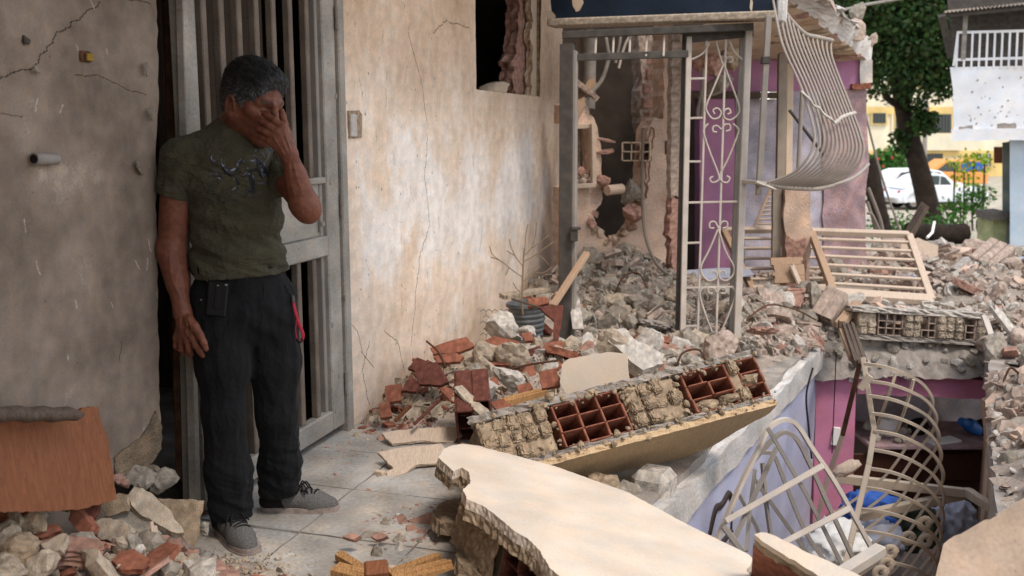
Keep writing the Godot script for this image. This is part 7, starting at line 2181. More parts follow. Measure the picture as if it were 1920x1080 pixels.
	for r in [[[[806, 652], [840, 640], [874, 631], [882, 640], [890, 648], [862, 660], [812, 664]], 5.35, "clay", "topmost red tile plate in the stack by the tan wall"], [[[812, 668], [850, 660], [870, 668], [862, 678], [820, 680]], 5.2, "clay", "short red plate under the topmost tile plate"], [[[895, 644], [928, 630], [972, 640], [986, 650], [948, 662], [912, 656]], 5.45, "clay", "wide broken salmon tile in the middle heap"], [[[776, 698], [800, 684], [818, 678], [842, 716], [826, 722], [786, 720]], 4.95, "clay_dark", "large dark maroon tile leaning in the middle heap"], [[[764, 690], [782, 670], [806, 680], [784, 698]], 5.1, "clay_dark", "smaller dark maroon tile behind the large one"], [[[772, 700], [760, 718], [752, 732], [780, 734], [786, 722]], 4.85, "clay_dark", "third dark maroon tile low on the left"], [[[722, 724], [752, 718], [752, 750], [722, 756]], 4.85, "clay", "orange ridged tile standing against the tan wall"], [[[711, 757], [730, 753], [734, 780], [713, 783]], 4.7, "clay", "small orange tile leaning below the ridged tile"], [[[1010, 697], [1044, 690], [1050, 722], [1016, 728]], 4.75, "clay", "red brick plate left of the big pale block"], [[[920, 754], [944, 747], [976, 776], [948, 788]], 4.35, "clay", "salmon tile lying on the hollow broken block"], [[[968, 724], [992, 716], [1000, 728], [974, 742]], 4.7, "clay", "small bright red brick chip above the wood splinter"], [[[1010, 575], [1056, 572], [1052, 606], [1046, 640], [1036, 640], [1038, 600]], 5.9, "clay_dark", "upright dark red board beside the steel post"], [[[990, 560], [1024, 556], [1030, 568], [990, 576]], 6.1, "clay", "red tile on top of the plant pot heap"], [[[978, 625], [996, 622], [1000, 638], [984, 640]], 5.5, "clay", "red chip before the plant pot"], [[[764, 975], [790, 966], [816, 958], [818, 976], [788, 993]], 3.62, "clay_dust", "pink brick piece on the floor beside the big slab's left end"], [[[640, 1005], [660, 998], [676, 1004], [664, 1012]], 3.35, "clay_dust", "small pink piece in the grit below the tiles"], [[[694, 1004], [716, 998], [728, 1004], [706, 1012]], 3.4, "clay_dust", "flat pink piece left of the wood splinters"]]:
		flake("tile_piece", r[3], "tile piece", r[0], r[1], n1, 0.022, M[r[2]], 0.004, 0.03)
	one("hollow_block", "broken dark hollow block lying open in the middle heap", "hollow block", hollow_block(2, 3, 0.075, 0.3, 0.012), M.clay_dark, Transform3D(look(P(852, 728, 4.85), P(926, 800, 4.35)).basis.rotated(Vector3(0.7, -0.6, 0).normalized(), 0.5), P(888, 768, 4.6)))
	flake("mortar_strip", "mortar strip covering the open hollow block", "mortar piece", [[852, 726], [866, 722], [936, 788], [928, 800], [916, 798]], 4.45, Vector3(0.3, 0.8, 0.5), 0.02, M.concrete_warm, 0.006, 0.02)
	flake("thin_board", "thin torn tan board on the floor, the rear one", "board", [[716, 812], [750, 806], [800, 802], [862, 800], [866, 816], [846, 830], [790, 826], [736, 832], [724, 822]], 4.55, Vector3(0.1, 0.93, 0.35), 0.012, M.wood_pale, 0.004, 0.02)
	flake("thin_board", "thin torn tan board on the floor, the front one by the slab", "board", [[708, 848], [760, 838], [828, 832], [842, 850], [832, 866], [780, 872], [758, 888], [728, 896], [724, 884], [738, 878]], 4.2, Vector3(0.1, 0.93, 0.35), 0.012, M.wood_pale, 0.004, 0.02)
	for r in [[940, 756, 4.55, 1022, 734, 4.7, 0.05, "wood_raw", "raw pale wood splinter in the middle heap"], [992, 782, 4.2, 1130, 740, 4.5, 0.05, "wood_pale", "long raw lath lying along the leaning wall piece"], [634, 1040, 3.3, 690, 1072, 3.15, 0.035, "wood_raw", "thin raw splinter pointing at the brown post end"], [626, 1068, 3.15, 690, 1080, 3.1, 0.06, "wood_raw", "broad raw splinter left of the brown post end"], [728, 1078, 3.1, 826, 1040, 3.2, 0.035, "wood_raw", "raw splinter rising right of the brown post end"], [738, 1088, 3.0, 850, 1056, 3.1, 0.06, "wood_raw", "broad split board under the big slab's left end"], [730, 1064, 3.2, 786, 1072, 3.2, 0.02, "wood_pale", "thin pale splinter across the split board"], [784, 1050, 3.3, 792, 1066, 3.2, 0.03, "wood_pale", "short pale splinter stub beside the slab"], [1000, 800, 4.6, 920, 850, 4.2, 0.03, "wood_raw", "raw lath half hidden by the leaning wall piece"], [770, 760, 4.7, 740, 790, 4.6, 0.02, "wood_brown", "thin dark stick slanting in the red tile heap"], [825, 748, 4.75, 772, 800, 4.5, 0.018, "clay_dark", "thin maroon strip slanting down the red tile heap"], [942, 556, 6.3, 1060, 538, 6.5, 0.1, "concrete_warm", "grey plank on top of the plant pot heap"], [958, 560, 6.1, 1050, 588, 6.0, 0.02, "wood_grey", "thin grey twig-like lath before the plant pot"]]:
		var p0 := P(r[0], r[1], r[2])
		var p1 := P(r[3], r[4], r[5])
		one("wood_splinter", r[8], "splinter", splinter(500 + int(r[0]), p0.distance_to(p1), r[6], minf(r[6] * 0.6, 0.03)), M[r[7]], look(p0, p1))
	s = MB.new()
	s.box(P(706, 1082, 3.02), Vector3(0.072, 0.09, 0.06), Basis.from_euler(Vector3(0.3, 0.2, 0.02)), 0.006)
	one("post_end", "square brown varnished post end among the raw splinters", "post end", s, M.plywood)
	one("tile_chip", "little white tile chip in the grit before the front shoe", "tile chip", boxmesh(Vector3(0.04, 0.01, 0.024), 0.002), M.plaster_white, at(G(540, 1042, 0.006), Vector3(0, 0.5, 0)))
	one("tile_chip", "little beige block on the tile beside the torn board", "tile chip", boxmesh(Vector3(0.04, 0.016, 0.026), 0.002), M.plaster, at(G(712, 886, 0.02), Vector3(0, -0.5, 0)))
	one("tile_chip", "ochre scrap in the grit before the front shoe", "scrap", rock(1180, 1, 6, 0.1), mat("ochre", rgb(190, 150, 80), 0.9), at(G(490, 1072, 0.006), Vector3(0, 0.5, 0), Vector3(0.016, 0.008, 0.01)))
	# plant pot with the dead plant, the leaning batten and chicken wire
	t = thing("plant_pot", "grey ribbed pot holding a dead plant by the steel post", "plant pot")
	s = MB.new()
	var prof := [Vector2(0, 0)]
	for i in 7:
		prof.append_array([Vector2(0.085 + 0.006 * i, 0.034 * i), Vector2(0.09 + 0.006 * i, 0.034 * i + 0.012), Vector2(0.086 + 0.006 * i, 0.034 * i + 0.026)])
	prof.append_array([Vector2(0.14, 0.24), Vector2(0.14, 0.26), Vector2(0.125, 0.26), Vector2(0.12, 0.22), Vector2(0, 0.22)])
	var pp := G(992, 640, 0.05)
	s.lathe(Vector3.ZERO, prof, 20)
	add("pot", s, mat("pot_grey", rgb(122, 126, 128), 0.6, lib.mot, 3.0), t, at(pp, Vector3(0, 0, 0.05)))
	t = thing("dead_plant", "bare dead plant with thin branches standing in the pot", "plant")
	var pd := 6.25
	tubepart("stem", smooth(pl([[980, 590], [979, 560], [980, 520], [982, 480], [984, 465]], pd), 5), 0.006, M.twig, t, 6)
	for bq in [[[979, 552], [968, 540], [962, 530]], [[980, 520], [960, 506], [940, 490], [920, 482]], [[980, 530], [1000, 510], [1014, 500]], [[981, 500], [966, 480], [958, 462], [955, 448]], [[982, 480], [996, 466], [1004, 440], [1006, 416]], [[983, 490], [1004, 478], [1026, 462], [1040, 452]], [[996, 466], [1018, 450], [1030, 440]], [[940, 490], [924, 478], [918, 462]], [[966, 480], [950, 470]], [[984, 465], [986, 440], [990, 420]], [[1000, 510], [1018, 512], [1036, 500]], [[980, 545], [996, 536], [1004, 530]], [[1004, 478], [1018, 484], [1028, 496]], [[955, 500], [948, 516]]]:
		wire("twig", bq, pd, 0.0032, M.twig, t, 4, 5)
	one("leaning_batten", "brown square batten leaning from the pot heap onto the wall", "batten", barmesh(P(1036, 574, 6.0), P(1101, 474, 6.25), 0.04, 0.03), M.wood_dusty)
	one("leaning_batten", "white board scrap leaning at the steel post's right side", "board", barmesh(P(1084, 618, 6.2), P(1076, 560, 6.35), 0.07, 0.015), M.concrete_pale)
	t = thing("chicken_wire", "scrap of thin chicken wire on the heap left of the pot", "wire mesh")
	s = MB.new()
	for i in 5:
		for j in 5:
			var px := 906 + 11 * i + (5.5 if j % 2 else 0.0)
			var py := 580 + 11.0 * j
			var o := [P(px, py, 6.1), P(px + 5.5, py + 4, 6.08), P(px + 5.5, py + 11, 6.05), P(px - 5.5, py + 4, 6.08)]
			s.tube([o[0], o[1]], 0.0018, 4); s.tube([o[1], o[2]], 0.0018, 4); s.tube([o[0], o[3]], 0.0018, 4)
	add("mesh", s, M.iron_dark, t)

# a signed distance on a grid, built up from tapered capsules and ellipsoids that melt together, meshed by surface nets
class Field:
	var o: Vector3
	var h: float
	var nx: int
	var ny: int
	var nz: int
	var f := PackedFloat32Array()
	func _init(lo: Vector3, hi: Vector3, cell: float) -> void:
		o = lo
		h = cell
		nx = int((hi.x - lo.x) / h) + 2
		ny = int((hi.y - lo.y) / h) + 2
		nz = int((hi.z - lo.z) / h) + 2
		f.resize(nx * ny * nz)
		f.fill(9.0)
	func span(lo: float, hi: float, base: float, n: int) -> Vector2i:
		return Vector2i(clampi(int(floor((lo - base) / h)), 0, n - 1), clampi(int(ceil((hi - base) / h)), 0, n - 1))
	func cone(a: Vector3, b: Vector3, ra: float, rb: float, k := 0.02, flat := 1.0, ax := Vector3.FORWARD) -> void:
		var m := maxf(ra, rb) + k + h * 3.0
		var ix := span(minf(a.x, b.x) - m, maxf(a.x, b.x) + m, o.x, nx)
		var iy := span(minf(a.y, b.y) - m, maxf(a.y, b.y) + m, o.y, ny)
		var iz := span(minf(a.z, b.z) - m, maxf(a.z, b.z) + m, o.z, nz)
		var ba := b - a
		var l2 := maxf(ba.length_squared(), 1e-9)
		var s := 1.0 / flat - 1.0
		for z in range(iz.x, iz.y + 1):
			for y in range(iy.x, iy.y + 1):
				var at_ := (z * ny + y) * nx
				for x in range(ix.x, ix.y + 1):
					var p := Vector3(o.x + x * h, o.y + y * h, o.z + z * h) - a
					var t := clampf(p.dot(ba) / l2, 0.0, 1.0)
					p -= ba * t
					if s != 0.0:
						p += ax * (p.dot(ax) * s)
					var d := p.length() - ra - (rb - ra) * t
					var e := f[at_ + x]
					var q := k - absf(d - e)
					f[at_ + x] = minf(d, e) - (q * q / (4.0 * k) if q > 0.0 else 0.0)
	func ell(c: Vector3, r: Vector3, b: Basis, k := 0.02, carve := false) -> void:
		var m := maxf(r.x, maxf(r.y, r.z)) + k + h * 3.0
		var ix := span(c.x - m, c.x + m, o.x, nx)
		var iy := span(c.y - m, c.y + m, o.y, ny)
		var iz := span(c.z - m, c.z + m, o.z, nz)
		var inv := b.transposed()
		var rs := minf(r.x, minf(r.y, r.z))
		for z in range(iz.x, iz.y + 1):
			for y in range(iy.x, iy.y + 1):
				var at_ := (z * ny + y) * nx
				for x in range(ix.x, ix.y + 1):
					var p := inv * (Vector3(o.x + x * h, o.y + y * h, o.z + z * h) - c)
					var k0 := (p / r).length()
					var k1 := (p / (r * r)).length()
					var d := k0 * (k0 - 1.0) / k1 if k1 > 1e-6 else -rs
					var e := f[at_ + x]
					if carve:
						var q := k - absf(-d - e)
						f[at_ + x] = maxf(-d, e) + (q * q / (4.0 * k) if q > 0.0 else 0.0)
					else:
						var q := k - absf(d - e)
						f[at_ + x] = minf(d, e) - (q * q / (4.0 * k) if q > 0.0 else 0.0)
	func chain(pts: Array, r: Array, k := 0.004) -> void:
		for i in pts.size() - 1:
			cone(pts[i], pts[i + 1], r[i], r[i + 1], k)
	func half(p0: Vector3, n: Vector3) -> void:       # keep what lies behind the plane
		for z in nz:
			for y in ny:
				var at_ := (z * ny + y) * nx
				for x in nx:
					f[at_ + x] = maxf(f[at_ + x], n.dot(Vector3(o.x + x * h, o.y + y * h, o.z + z * h) - p0))
	func push(by: Callable, reach := 0.02) -> void:
		for z in nz:
			for y in ny:
				var at_ := (z * ny + y) * nx
				for x in nx:
					if absf(f[at_ + x]) < reach:
						f[at_ + x] += by.call(Vector3(o.x + x * h, o.y + y * h, o.z + z * h))
	func value(p: Vector3) -> float:
		var q := (p - o) / h
		var x := int(floor(q.x)); var y := int(floor(q.y)); var z := int(floor(q.z))
		if x < 0 or y < 0 or z < 0 or x > nx - 2 or y > ny - 2 or z > nz - 2:
			return 9.0
		var u := q - Vector3(x, y, z)
		var i := (z * ny + y) * nx + x
		var r := nx * ny
		var a := lerpf(lerpf(f[i], f[i + 1], u.x), lerpf(f[i + nx], f[i + nx + 1], u.x), u.y)
		var b := lerpf(lerpf(f[i + r], f[i + r + 1], u.x), lerpf(f[i + r + nx], f[i + r + nx + 1], u.x), u.y)
		return lerpf(a, b, u.z)
	func net(m: MB, tint = null) -> void:
		var lim := h * 4.0
		var slot := PackedInt32Array()
		slot.resize(f.size())
		slot.fill(-1)
		var vs := PackedVector3Array()
		var ns := PackedVector3Array()
		var cs := PackedColorArray()
		var row := nx
		var lay := nx * ny
		var off := [0, 1, row, row + 1, lay, lay + 1, lay + row, lay + row + 1]
		var edges := [[0, 1], [2, 3], [4, 5], [6, 7], [0, 2], [1, 3], [4, 6], [5, 7], [0, 4], [1, 5], [2, 6], [3, 7]]
		for z in nz - 1:
			for y in ny - 1:
				var base := (z * ny + y) * nx
				for x in nx - 1:
					var i := base + x
					var f0 := f[i]
					if f0 > lim or f0 < -lim:
						continue
					var g := [f0, f[i + 1], f[i + row], f[i + row + 1], f[i + lay], f[i + lay + 1], f[i + lay + row], f[i + lay + row + 1]]
					var neg := 0
					for q in g:
						if q < 0.0: neg += 1
					if neg == 0 or neg == 8:
						continue
					var sum := Vector3.ZERO
					var cnt := 0
					for e in edges:
						var a: float = g[e[0]]
						var b: float = g[e[1]]
						if (a < 0.0) != (b < 0.0):
							var t := a / (a - b)
							var pa := Vector3(e[0] & 1, (e[0] >> 1) & 1, e[0] >> 2)
							var pb := Vector3(e[1] & 1, (e[1] >> 1) & 1, e[1] >> 2)
							sum += pa.lerp(pb, t)
							cnt += 1
					slot[i] = vs.size()
					var p := o + (Vector3(x, y, z) + sum / cnt) * h
					vs.append(p)
					ns.append(Vector3(g[1] + g[3] + g[5] + g[7] - g[0] - g[2] - g[4] - g[6], g[2] + g[3] + g[6] + g[7] - g[0] - g[1] - g[4] - g[5], g[4] + g[5] + g[6] + g[7] - g[0] - g[1] - g[2] - g[3]).normalized())
					cs.append(tint.call(p) if tint != null else Color.WHITE)
		# quads round each crossed edge
		for z in range(1, nz - 1):
			for y in range(1, ny - 1):
				var base := (z * ny + y) * nx
				for x in range(1, nx - 1):
					var i := base + x
					var a := f[i]
					if a > lim or a < -lim:
						continue
					for ax in 3:
						var st: int = [1, row, lay][ax]
						var b := f[i + st]
						if (a < 0.0) == (b < 0.0):
							continue
						var u: int = [row, lay, 1][ax]
						var w: int = [lay, 1, row][ax]
						var q := [slot[i - u - w], slot[i - w], slot[i], slot[i - u]]
						if q.has(-1):
							continue
						if a >= 0.0:
							q.reverse()
						for t in [[0, 1, 2], [0, 2, 3]]:
							var i0: int = q[t[0]]
							var i1: int = q[t[1]]
							var i2: int = q[t[2]]
							m.v.append(vs[i0]); m.v.append(vs[i2]); m.v.append(vs[i1])
							m.n.append(ns[i0]); m.n.append(ns[i2]); m.n.append(ns[i1])
							m.uv.append(Vector2.ZERO); m.uv.append(Vector2.ZERO); m.uv.append(Vector2.ZERO)
							if m.coloured:
								m.c.append(cs[i0]); m.c.append(cs[i2]); m.c.append(cs[i1])

const MAN := Vector3(-0.85, 0, -3.36)
func mp(px: float, py: float, z := 0.0) -> Vector3:      # a point of the man, in his own axes (x right, y up, z towards the viewer)
	var r := ray(px, py)
	return EYE + r * ((MAN.z + z - EYE.z) / r.z) - MAN
func mps(a: Array) -> Array:
	var out := []
	for q in a:
		out.append(mp(q[0], q[1], q[2]))
	return out
func on_field(fl: Field, px: float, py: float) -> Vector3:      # where a sight line first meets the surface
	var r := ray(px, py)
	var t := 2.9
	while t < 4.2:
		var p := EYE + r * t - MAN
		if fl.value(p) < 0.0:
			return p
		t += 0.003
	return Vector3(0, -9, 0)

func person() -> void:
	var fwd := Vector3(sin(0.42), 0, cos(0.42))
	var skin := mat("skin", rgb(128, 81, 64), 0.4, lib.mot, 5.0, lib.hrough, 0.12, false)
	skin.uv1_scale = Vector3.ONE * 9.0
	skin.vertex_color_use_as_albedo = true
	skin.subsurf_scatter_enabled = true
	skin.subsurf_scatter_strength = 0.06
	var cotton := mat("shirt_cotton", rgb(74, 70, 55), 0.95, lib.mot, 4.5, lib.hfine, 0.10, false)
	cotton.heightmap_texture = lib.crease
	cotton.heightmap_scale = 1.1
	cotton.uv1_scale = Vector3(2.0, 3.4, 2.0)
	cotton.rim_enabled = true
	cotton.rim = 0.25
	var denim := mat("trouser_cloth", rgb(22, 22, 24), 0.9, lib.soft, 6.0, lib.hfine, 0.10, false)
	denim.heightmap_texture = lib.crease
	denim.heightmap_scale = 0.55
	denim.uv1_scale = Vector3(2.2, 1.6, 2.2)
	denim.rim_enabled = true
	denim.rim = 0.12
	var t := thing("person", "man in olive T-shirt and black trousers wiping his face with one hand", "person", at(MAN))

	# ---------------- head ----------------
	var yaw := 1.0
	var pit_ := 0.36
	var hf := Vector3(sin(yaw) * cos(pit_), -sin(pit_), cos(yaw) * cos(pit_))
	var hx := Vector3(cos(yaw), 0, -sin(yaw))
	var hy := hf.cross(hx).normalized()
	var hb := Basis(hx, hy, hf)
	var hc := mp(476, 190, 0.03)
	var k := 1.06
	var H := func(x: float, y: float, z: float) -> Vector3: return hc + hb * Vector3(x, y, z) * k
	var head := Field.new(hc - Vector3(0.17, 0.20, 0.17), hc + Vector3(0.17, 0.16, 0.17), 0.0038)
	head.ell(H.call(0, 0.035, -0.015), Vector3(0.074, 0.086, 0.098) * k, hb, 0.02)
	head.ell(H.call(0, -0.03, 0.025), Vector3(0.060, 0.085, 0.066) * k, hb, 0.03)
	for s in [-1, 1]:
		head.cone(H.call(0.048 * s, -0.055, 0.0), H.call(0.012 * s, -0.102, 0.062), 0.024, 0.02, 0.025)
		head.cone(H.call(0.05 * s, -0.012, 0.05), H.call(0.036 * s, -0.018, 0.068), 0.02, 0.018, 0.02)
		head.cone(H.call(0.012 * s, 0.022, 0.088), H.call(0.046 * s, 0.020, 0.068), 0.012, 0.010, 0.014)
		head.ell(H.call(0.031 * s, 0.0, 0.094), Vector3(0.019, 0.013, 0.014), hb, 0.012, true)
		head.ell(H.call(0.031 * s, -0.001, 0.073), Vector3(0.014, 0.0125, 0.0125), hb, 0.003)
		head.cone(H.call(0.02 * s, -0.004, 0.0825), H.call(0.042 * s, -0.005, 0.078), 0.0026, 0.0022, 0.003)
		head.ell(H.call(0.013 * s, -0.034, 0.098), Vector3(0.009, 0.009, 0.012), hb, 0.006)
		# ear
		head.ell(H.call(0.071 * s, -0.022, -0.014), Vector3(0.008, 0.028, 0.017), hb, 0.008)
		var ear := []
		for i in 9:
			var a := -0.9 + 4.3 * i / 8.0
			ear.append(H.call((0.077 + 0.004 * sin(a)) * s, -0.018 + 0.029 * sin(a), -0.015 - 0.017 * cos(a) * 1.05))
		head.chain(ear, [0.005, 0.0055, 0.0055, 0.0055, 0.0055, 0.005, 0.005, 0.005, 0.006], 0.004)
		head.ell(H.call(0.078 * s, -0.018, -0.008), Vector3(0.008, 0.015, 0.008), hb, 0.004, true)
		head.ell(H.call(0.074 * s, -0.046, -0.008), Vector3(0.006, 0.009, 0.007), hb, 0.005)
	head.cone(H.call(0, 0.014, 0.088), H.call(0, -0.032, 0.114), 0.008, 0.0135, 0.012)
	head.cone(H.call(-0.022, -0.064, 0.080), H.call(0.022, -0.064, 0.080), 0.007, 0.007, 0.008)
	head.cone(H.call(-0.018, -0.074, 0.079), H.call(0.018, -0.074, 0.079), 0.007, 0.007, 0.006)
	head.ell(H.call(0, -0.069, 0.092), Vector3(0.024, 0.002, 0.008), hb, 0.004, true)
	head.ell(H.call(0, -0.104, 0.068), Vector3(0.022, 0.016, 0.018), hb, 0.02)
	# neck
	var nb := mp(428, 262, -0.03)
	head.cone(nb, H.call(0, -0.05, -0.035), 0.064, 0.056, 0.03)
	head.cone(nb + Vector3(0.05, -0.02, 0.05), H.call(-0.055, -0.05, -0.02), 0.014, 0.016, 0.03)
	var body := MB.new()
	body.coloured = true
	var sn := noise(404, 14.0, 3)
	var tone := func(p: Vector3) -> Color:
		var v := 1.0 + 0.16 * sn.get_noise_3dv(p)
		return Color(v, v * (0.97 + 0.05 * sn.get_noise_3dv(p * 2.0)), v * 0.95)
	var face_tone := func(p: Vector3) -> Color:
		var q: Vector3 = hb.transposed() * (p - hc) / k
		var v := 1.0 + 0.14 * sn.get_noise_3dv(p)
		var c := Color(v, v, v)
		if q.y < -0.045 and q.z > -0.02:       # stubble
			c = c.lerp(Color(0.55, 0.58, 0.62), 0.45)
		if absf(q.y + 0.069) < 0.012 and absf(q.x) < 0.026 and q.z > 0.07:
			c = Color(0.9, 0.62, 0.58)
		if q.z > 0.06 and absf(q.y - 0.026) < 0.006 and absf(q.x) > 0.012 and absf(q.x) < 0.05:    # brows
			c = Color(0.4, 0.36, 0.34)
		if q.z > 0.07 and absf(q.y + 0.0045) < 0.002 and absf(absf(q.x) - 0.031) < 0.013:    # lashes
			c = Color(0.12, 0.1, 0.1)
		return c
	head.net(body, face_tone)

	# ---------------- arms and hands ----------------
	var rs := mp(336, 292, 0.06)
	var re := mp(322, 462, 0.06)
	var rw := mp(342, 586, 0.14)
	var arm := Field.new(Vector3(rs.x - 0.16, rw.y - 0.06, -0.08), Vector3(rs.x + 0.16, rs.y + 0.08, 0.24), 0.0055)
	arm.cone(rs, re, 0.052, 0.043, 0.03)
	arm.cone(rs.lerp(re, 0.35) + Vector3(0.008, 0, 0.014), rs.lerp(re, 0.8) + Vector3(0.004, 0, 0.01), 0.042, 0.036, 0.03)
	arm.cone(re, rw, 0.041, 0.027, 0.03)
	arm.cone(re.lerp(rw, 0.08) + Vector3(-0.006, 0, 0.01), re.lerp(rw, 0.55), 0.041, 0.031, 0.03)
	for v in [[[330, 470], [335, 500], [328, 530], [338, 560], [342, 585]], [[318, 480], [322, 520], [330, 545]], [[338, 500], [344, 540], [350, 575]]]:
		var pts := []
		for q in v:
			pts.append(on_field(arm, q[0], q[1]) + Vector3(0, 0, -0.0005))
		arm.chain(smooth(pts, 4), taper_list((pts.size() - 1) * 4 + 1, 0.0032, 0.0026), 0.004)
	arm.net(body, tone)
	var hand := Field.new(mp(352, 630, 0.15) - Vector3(0.085, 0.10, 0.075), mp(352, 630, 0.15) + Vector3(0.085, 0.11, 0.065), 0.0028)
	hand.cone(rw + (re - rw).normalized() * 0.03, rw, 0.0285, 0.0265, 0.015)
	hand.cone(rw, mp(352, 612, 0.155), 0.026, 0.026, 0.02, 0.75, Vector3(0.4, 0, 0.9).normalized())
	for kn in [[361, 632, 0.172], [351, 638, 0.165], [340, 639, 0.155], [331, 634, 0.145]]:
		hand.cone(mp(346, 600, 0.148), mp(kn[0], kn[1], kn[2]), 0.019, 0.0125, 0.012)
	hand.chain(mps([[354, 600, 0.165], [365, 612, 0.178], [375, 628, 0.182], [382, 643, 0.18], [386, 654, 0.178]]), [0.018, 0.0145, 0.0125, 0.0112, 0.0095], 0.006)
	hand.chain(mps([[361, 632, 0.172], [367, 648, 0.172], [374, 659, 0.162], [380, 667, 0.15]]), [0.0115, 0.0105, 0.0098, 0.0082], 0.003)
	hand.chain(mps([[351, 638, 0.165], [354, 656, 0.156], [357, 664, 0.132], [354, 660, 0.112]]), [0.0118, 0.0108, 0.01, 0.0085], 0.003)
	hand.chain(mps([[340, 639, 0.155], [340, 655, 0.146], [343, 661, 0.122], [342, 655, 0.104]]), [0.0115, 0.0104, 0.0096, 0.008], 0.003)
	hand.chain(mps([[331, 634, 0.145], [329, 648, 0.136], [332, 653, 0.115], [334, 648, 0.1]]), [0.0105, 0.0092, 0.0084, 0.0072], 0.003)
	for v in [[[344, 592], [350, 606], [348, 620], [352, 632]], [[352, 596], [358, 612], [360, 628]], [[338, 598], [338, 615], [341, 632]]]:
		var pts := []
		for q in v:
			pts.append(on_field(hand, q[0], q[1]))
		hand.chain(smooth(pts, 4), taper_list((pts.size() - 1) * 4 + 1, 0.0026, 0.0022), 0.003)
	var nail := mp(388, 657, 0.188)
	var hand_tone := func(p: Vector3) -> Color:
		var c: Color = tone.call(p)
		return Color(1.45, 1.5, 1.5) if p.distance_to(nail) < 0.008 else c
	hand.net(body, hand_tone)
	# the other arm, bent up to the face
	var ls := mp(506, 296, -0.06)
	var le := mp(577, 393, 0.12)
	var lw := mp(541, 288, 0.165)
	arm = Field.new(Vector3(ls.x - 0.1, le.y - 0.08, -0.14), Vector3(le.x + 0.08, lw.y + 0.10, 0.25), 0.0055)
	arm.cone(ls, le, 0.046, 0.039, 0.03)
	arm.cone(le, lw, 0.036, 0.0265, 0.025)
	arm.cone(le.lerp(lw, 0.12) + Vector3(-0.012, 0, 0.004), le.lerp(lw, 0.6) + Vector3(-0.004, 0, 0), 0.040, 0.031, 0.03)
	arm.cone(le + Vector3(0.004, -0.012, 0), le + Vector3(0.0, 0.02, 0), 0.03, 0.034, 0.02)
	for v in [[[566, 360], [556, 330], [550, 305], [544, 285]], [[552, 365], [545, 335], [541, 300]]]:
		var pts := []
		for q in v:
			pts.append(on_field(arm, q[0], q[1]))
		arm.chain(smooth(pts, 4), taper_list((pts.size() - 1) * 4 + 1, 0.0034, 0.0028), 0.004)
	arm.net(body, tone)
	var hc2 := mp(516, 246, 0.165)
	hand = Field.new(hc2 - Vector3(0.085, 0.10, 0.075), hc2 + Vector3(0.075, 0.09, 0.065), 0.0028)
	hand.cone(lw + (le - lw).normalized() * 0.035, lw, 0.0295, 0.027, 0.015)
	for kn in [[531, 238, 0.176], [521, 246, 0.184], [512, 255, 0.184], [505, 264, 0.176]]:
		hand.cone(lw, mp(kn[0], kn[1], kn[2]), 0.0225, 0.0135, 0.014)
	hand.chain(mps([[542, 272, 0.165], [538, 252, 0.16], [533, 232, 0.155], [530, 218, 0.148], [528, 208, 0.142]]), [0.018, 0.015, 0.012, 0.0108, 0.009], 0.006)
	hand.chain(mps([[531, 238, 0.176], [515, 226, 0.176], [502, 218, 0.163], [494, 214, 0.15]]), [0.0118, 0.0108, 0.0098, 0.0082], 0.003)
	hand.chain(mps([[521, 246, 0.184], [505, 236, 0.182], [492, 229, 0.168], [484, 226, 0.154]]), [0.0122, 0.0112, 0.01, 0.0085], 0.003)
	hand.chain(mps([[512, 255, 0.184], [498, 247, 0.18], [486, 241, 0.166], [479, 238, 0.152]]), [0.0118, 0.0108, 0.0098, 0.0082], 0.003)
	hand.chain(mps([[505, 264, 0.176], [493, 258, 0.17], [483, 253, 0.158], [477, 250, 0.146]]), [0.0105, 0.0096, 0.0088, 0.0074], 0.003)
	for v in [[[538, 284], [530, 266], [524, 250]], [[532, 288], [522, 272], [514, 258]], [[545, 282], [538, 262], [533, 244]]]:
		var pts := []
		for q in v:
			pts.append(on_field(hand, q[0], q[1]))
		hand.chain(smooth(pts, 4), taper_list((pts.size() - 1) * 4 + 1, 0.0027, 0.0022), 0.003)
	hand.net(body, tone)
	# trunk and legs inside the clothes
	var core_ := Field.new(Vector3(-0.35, 0.02, -0.32), Vector3(0.3, 1.42, 0.3), 0.016)
	core_.cone(mp(434, 320), mp(452, 540), 0.11, 0.11, 0.05, 0.66, fwd)
	core_.cone(rs, mp(430, 268, -0.02), 0.045, 0.055, 0.05)
	core_.cone(ls, mp(430, 268, -0.02), 0.045, 0.055, 0.05)
	core_.cone(mp(410, 560, 0.045), mp(419, 775, 0.06), 0.075, 0.04, 0.04)
	core_.cone(mp(419, 775, 0.06), mp(436, 940, 0.04), 0.04, 0.026, 0.03)
	core_.cone(mp(506, 560, -0.05), mp(521, 775, -0.08), 0.075, 0.04, 0.04)
	core_.cone(mp(521, 775, -0.08), mp(521, 915, -0.19), 0.04, 0.026, 0.03)
	core_.net(body, tone)
	add("body", body, skin, t)

	# ---------------- hair ----------------
	var hair := Field.new(hc - Vector3(0.17, 0.15, 0.17), hc + Vector3(0.17, 0.17, 0.17), 0.0038)
	hair.ell(H.call(0, 0.040, -0.018), Vector3(0.0815, 0.094, 0.106) * k, hb, 0.01)
	hair.ell(H.call(0, 0.085, 0.048), Vector3(0.056, 0.034, 0.05) * k, hb, 0.03)
	hair.ell(H.call(0, -0.01, -0.07), Vector3(0.062, 0.075, 0.045) * k, hb, 0.02)
	var hn := noise(55, 42.0, 3)
	var hn2 := noise(56, 130.0, 2)
	hair.push(func(p: Vector3) -> float:
		var q: Vector3 = hb.transposed() * (p - hc)
		return 0.006 * hn.get_noise_3d(q.x * 1.3, q.y * 1.3, q.z * 0.5) + 0.005 * hn2.get_noise_3d(q.x, q.y, q.z * 0.35))
	hair.half(H.call(0, 0.066, 0.078), hb * Vector3(0, -0.41, 0.91).normalized())
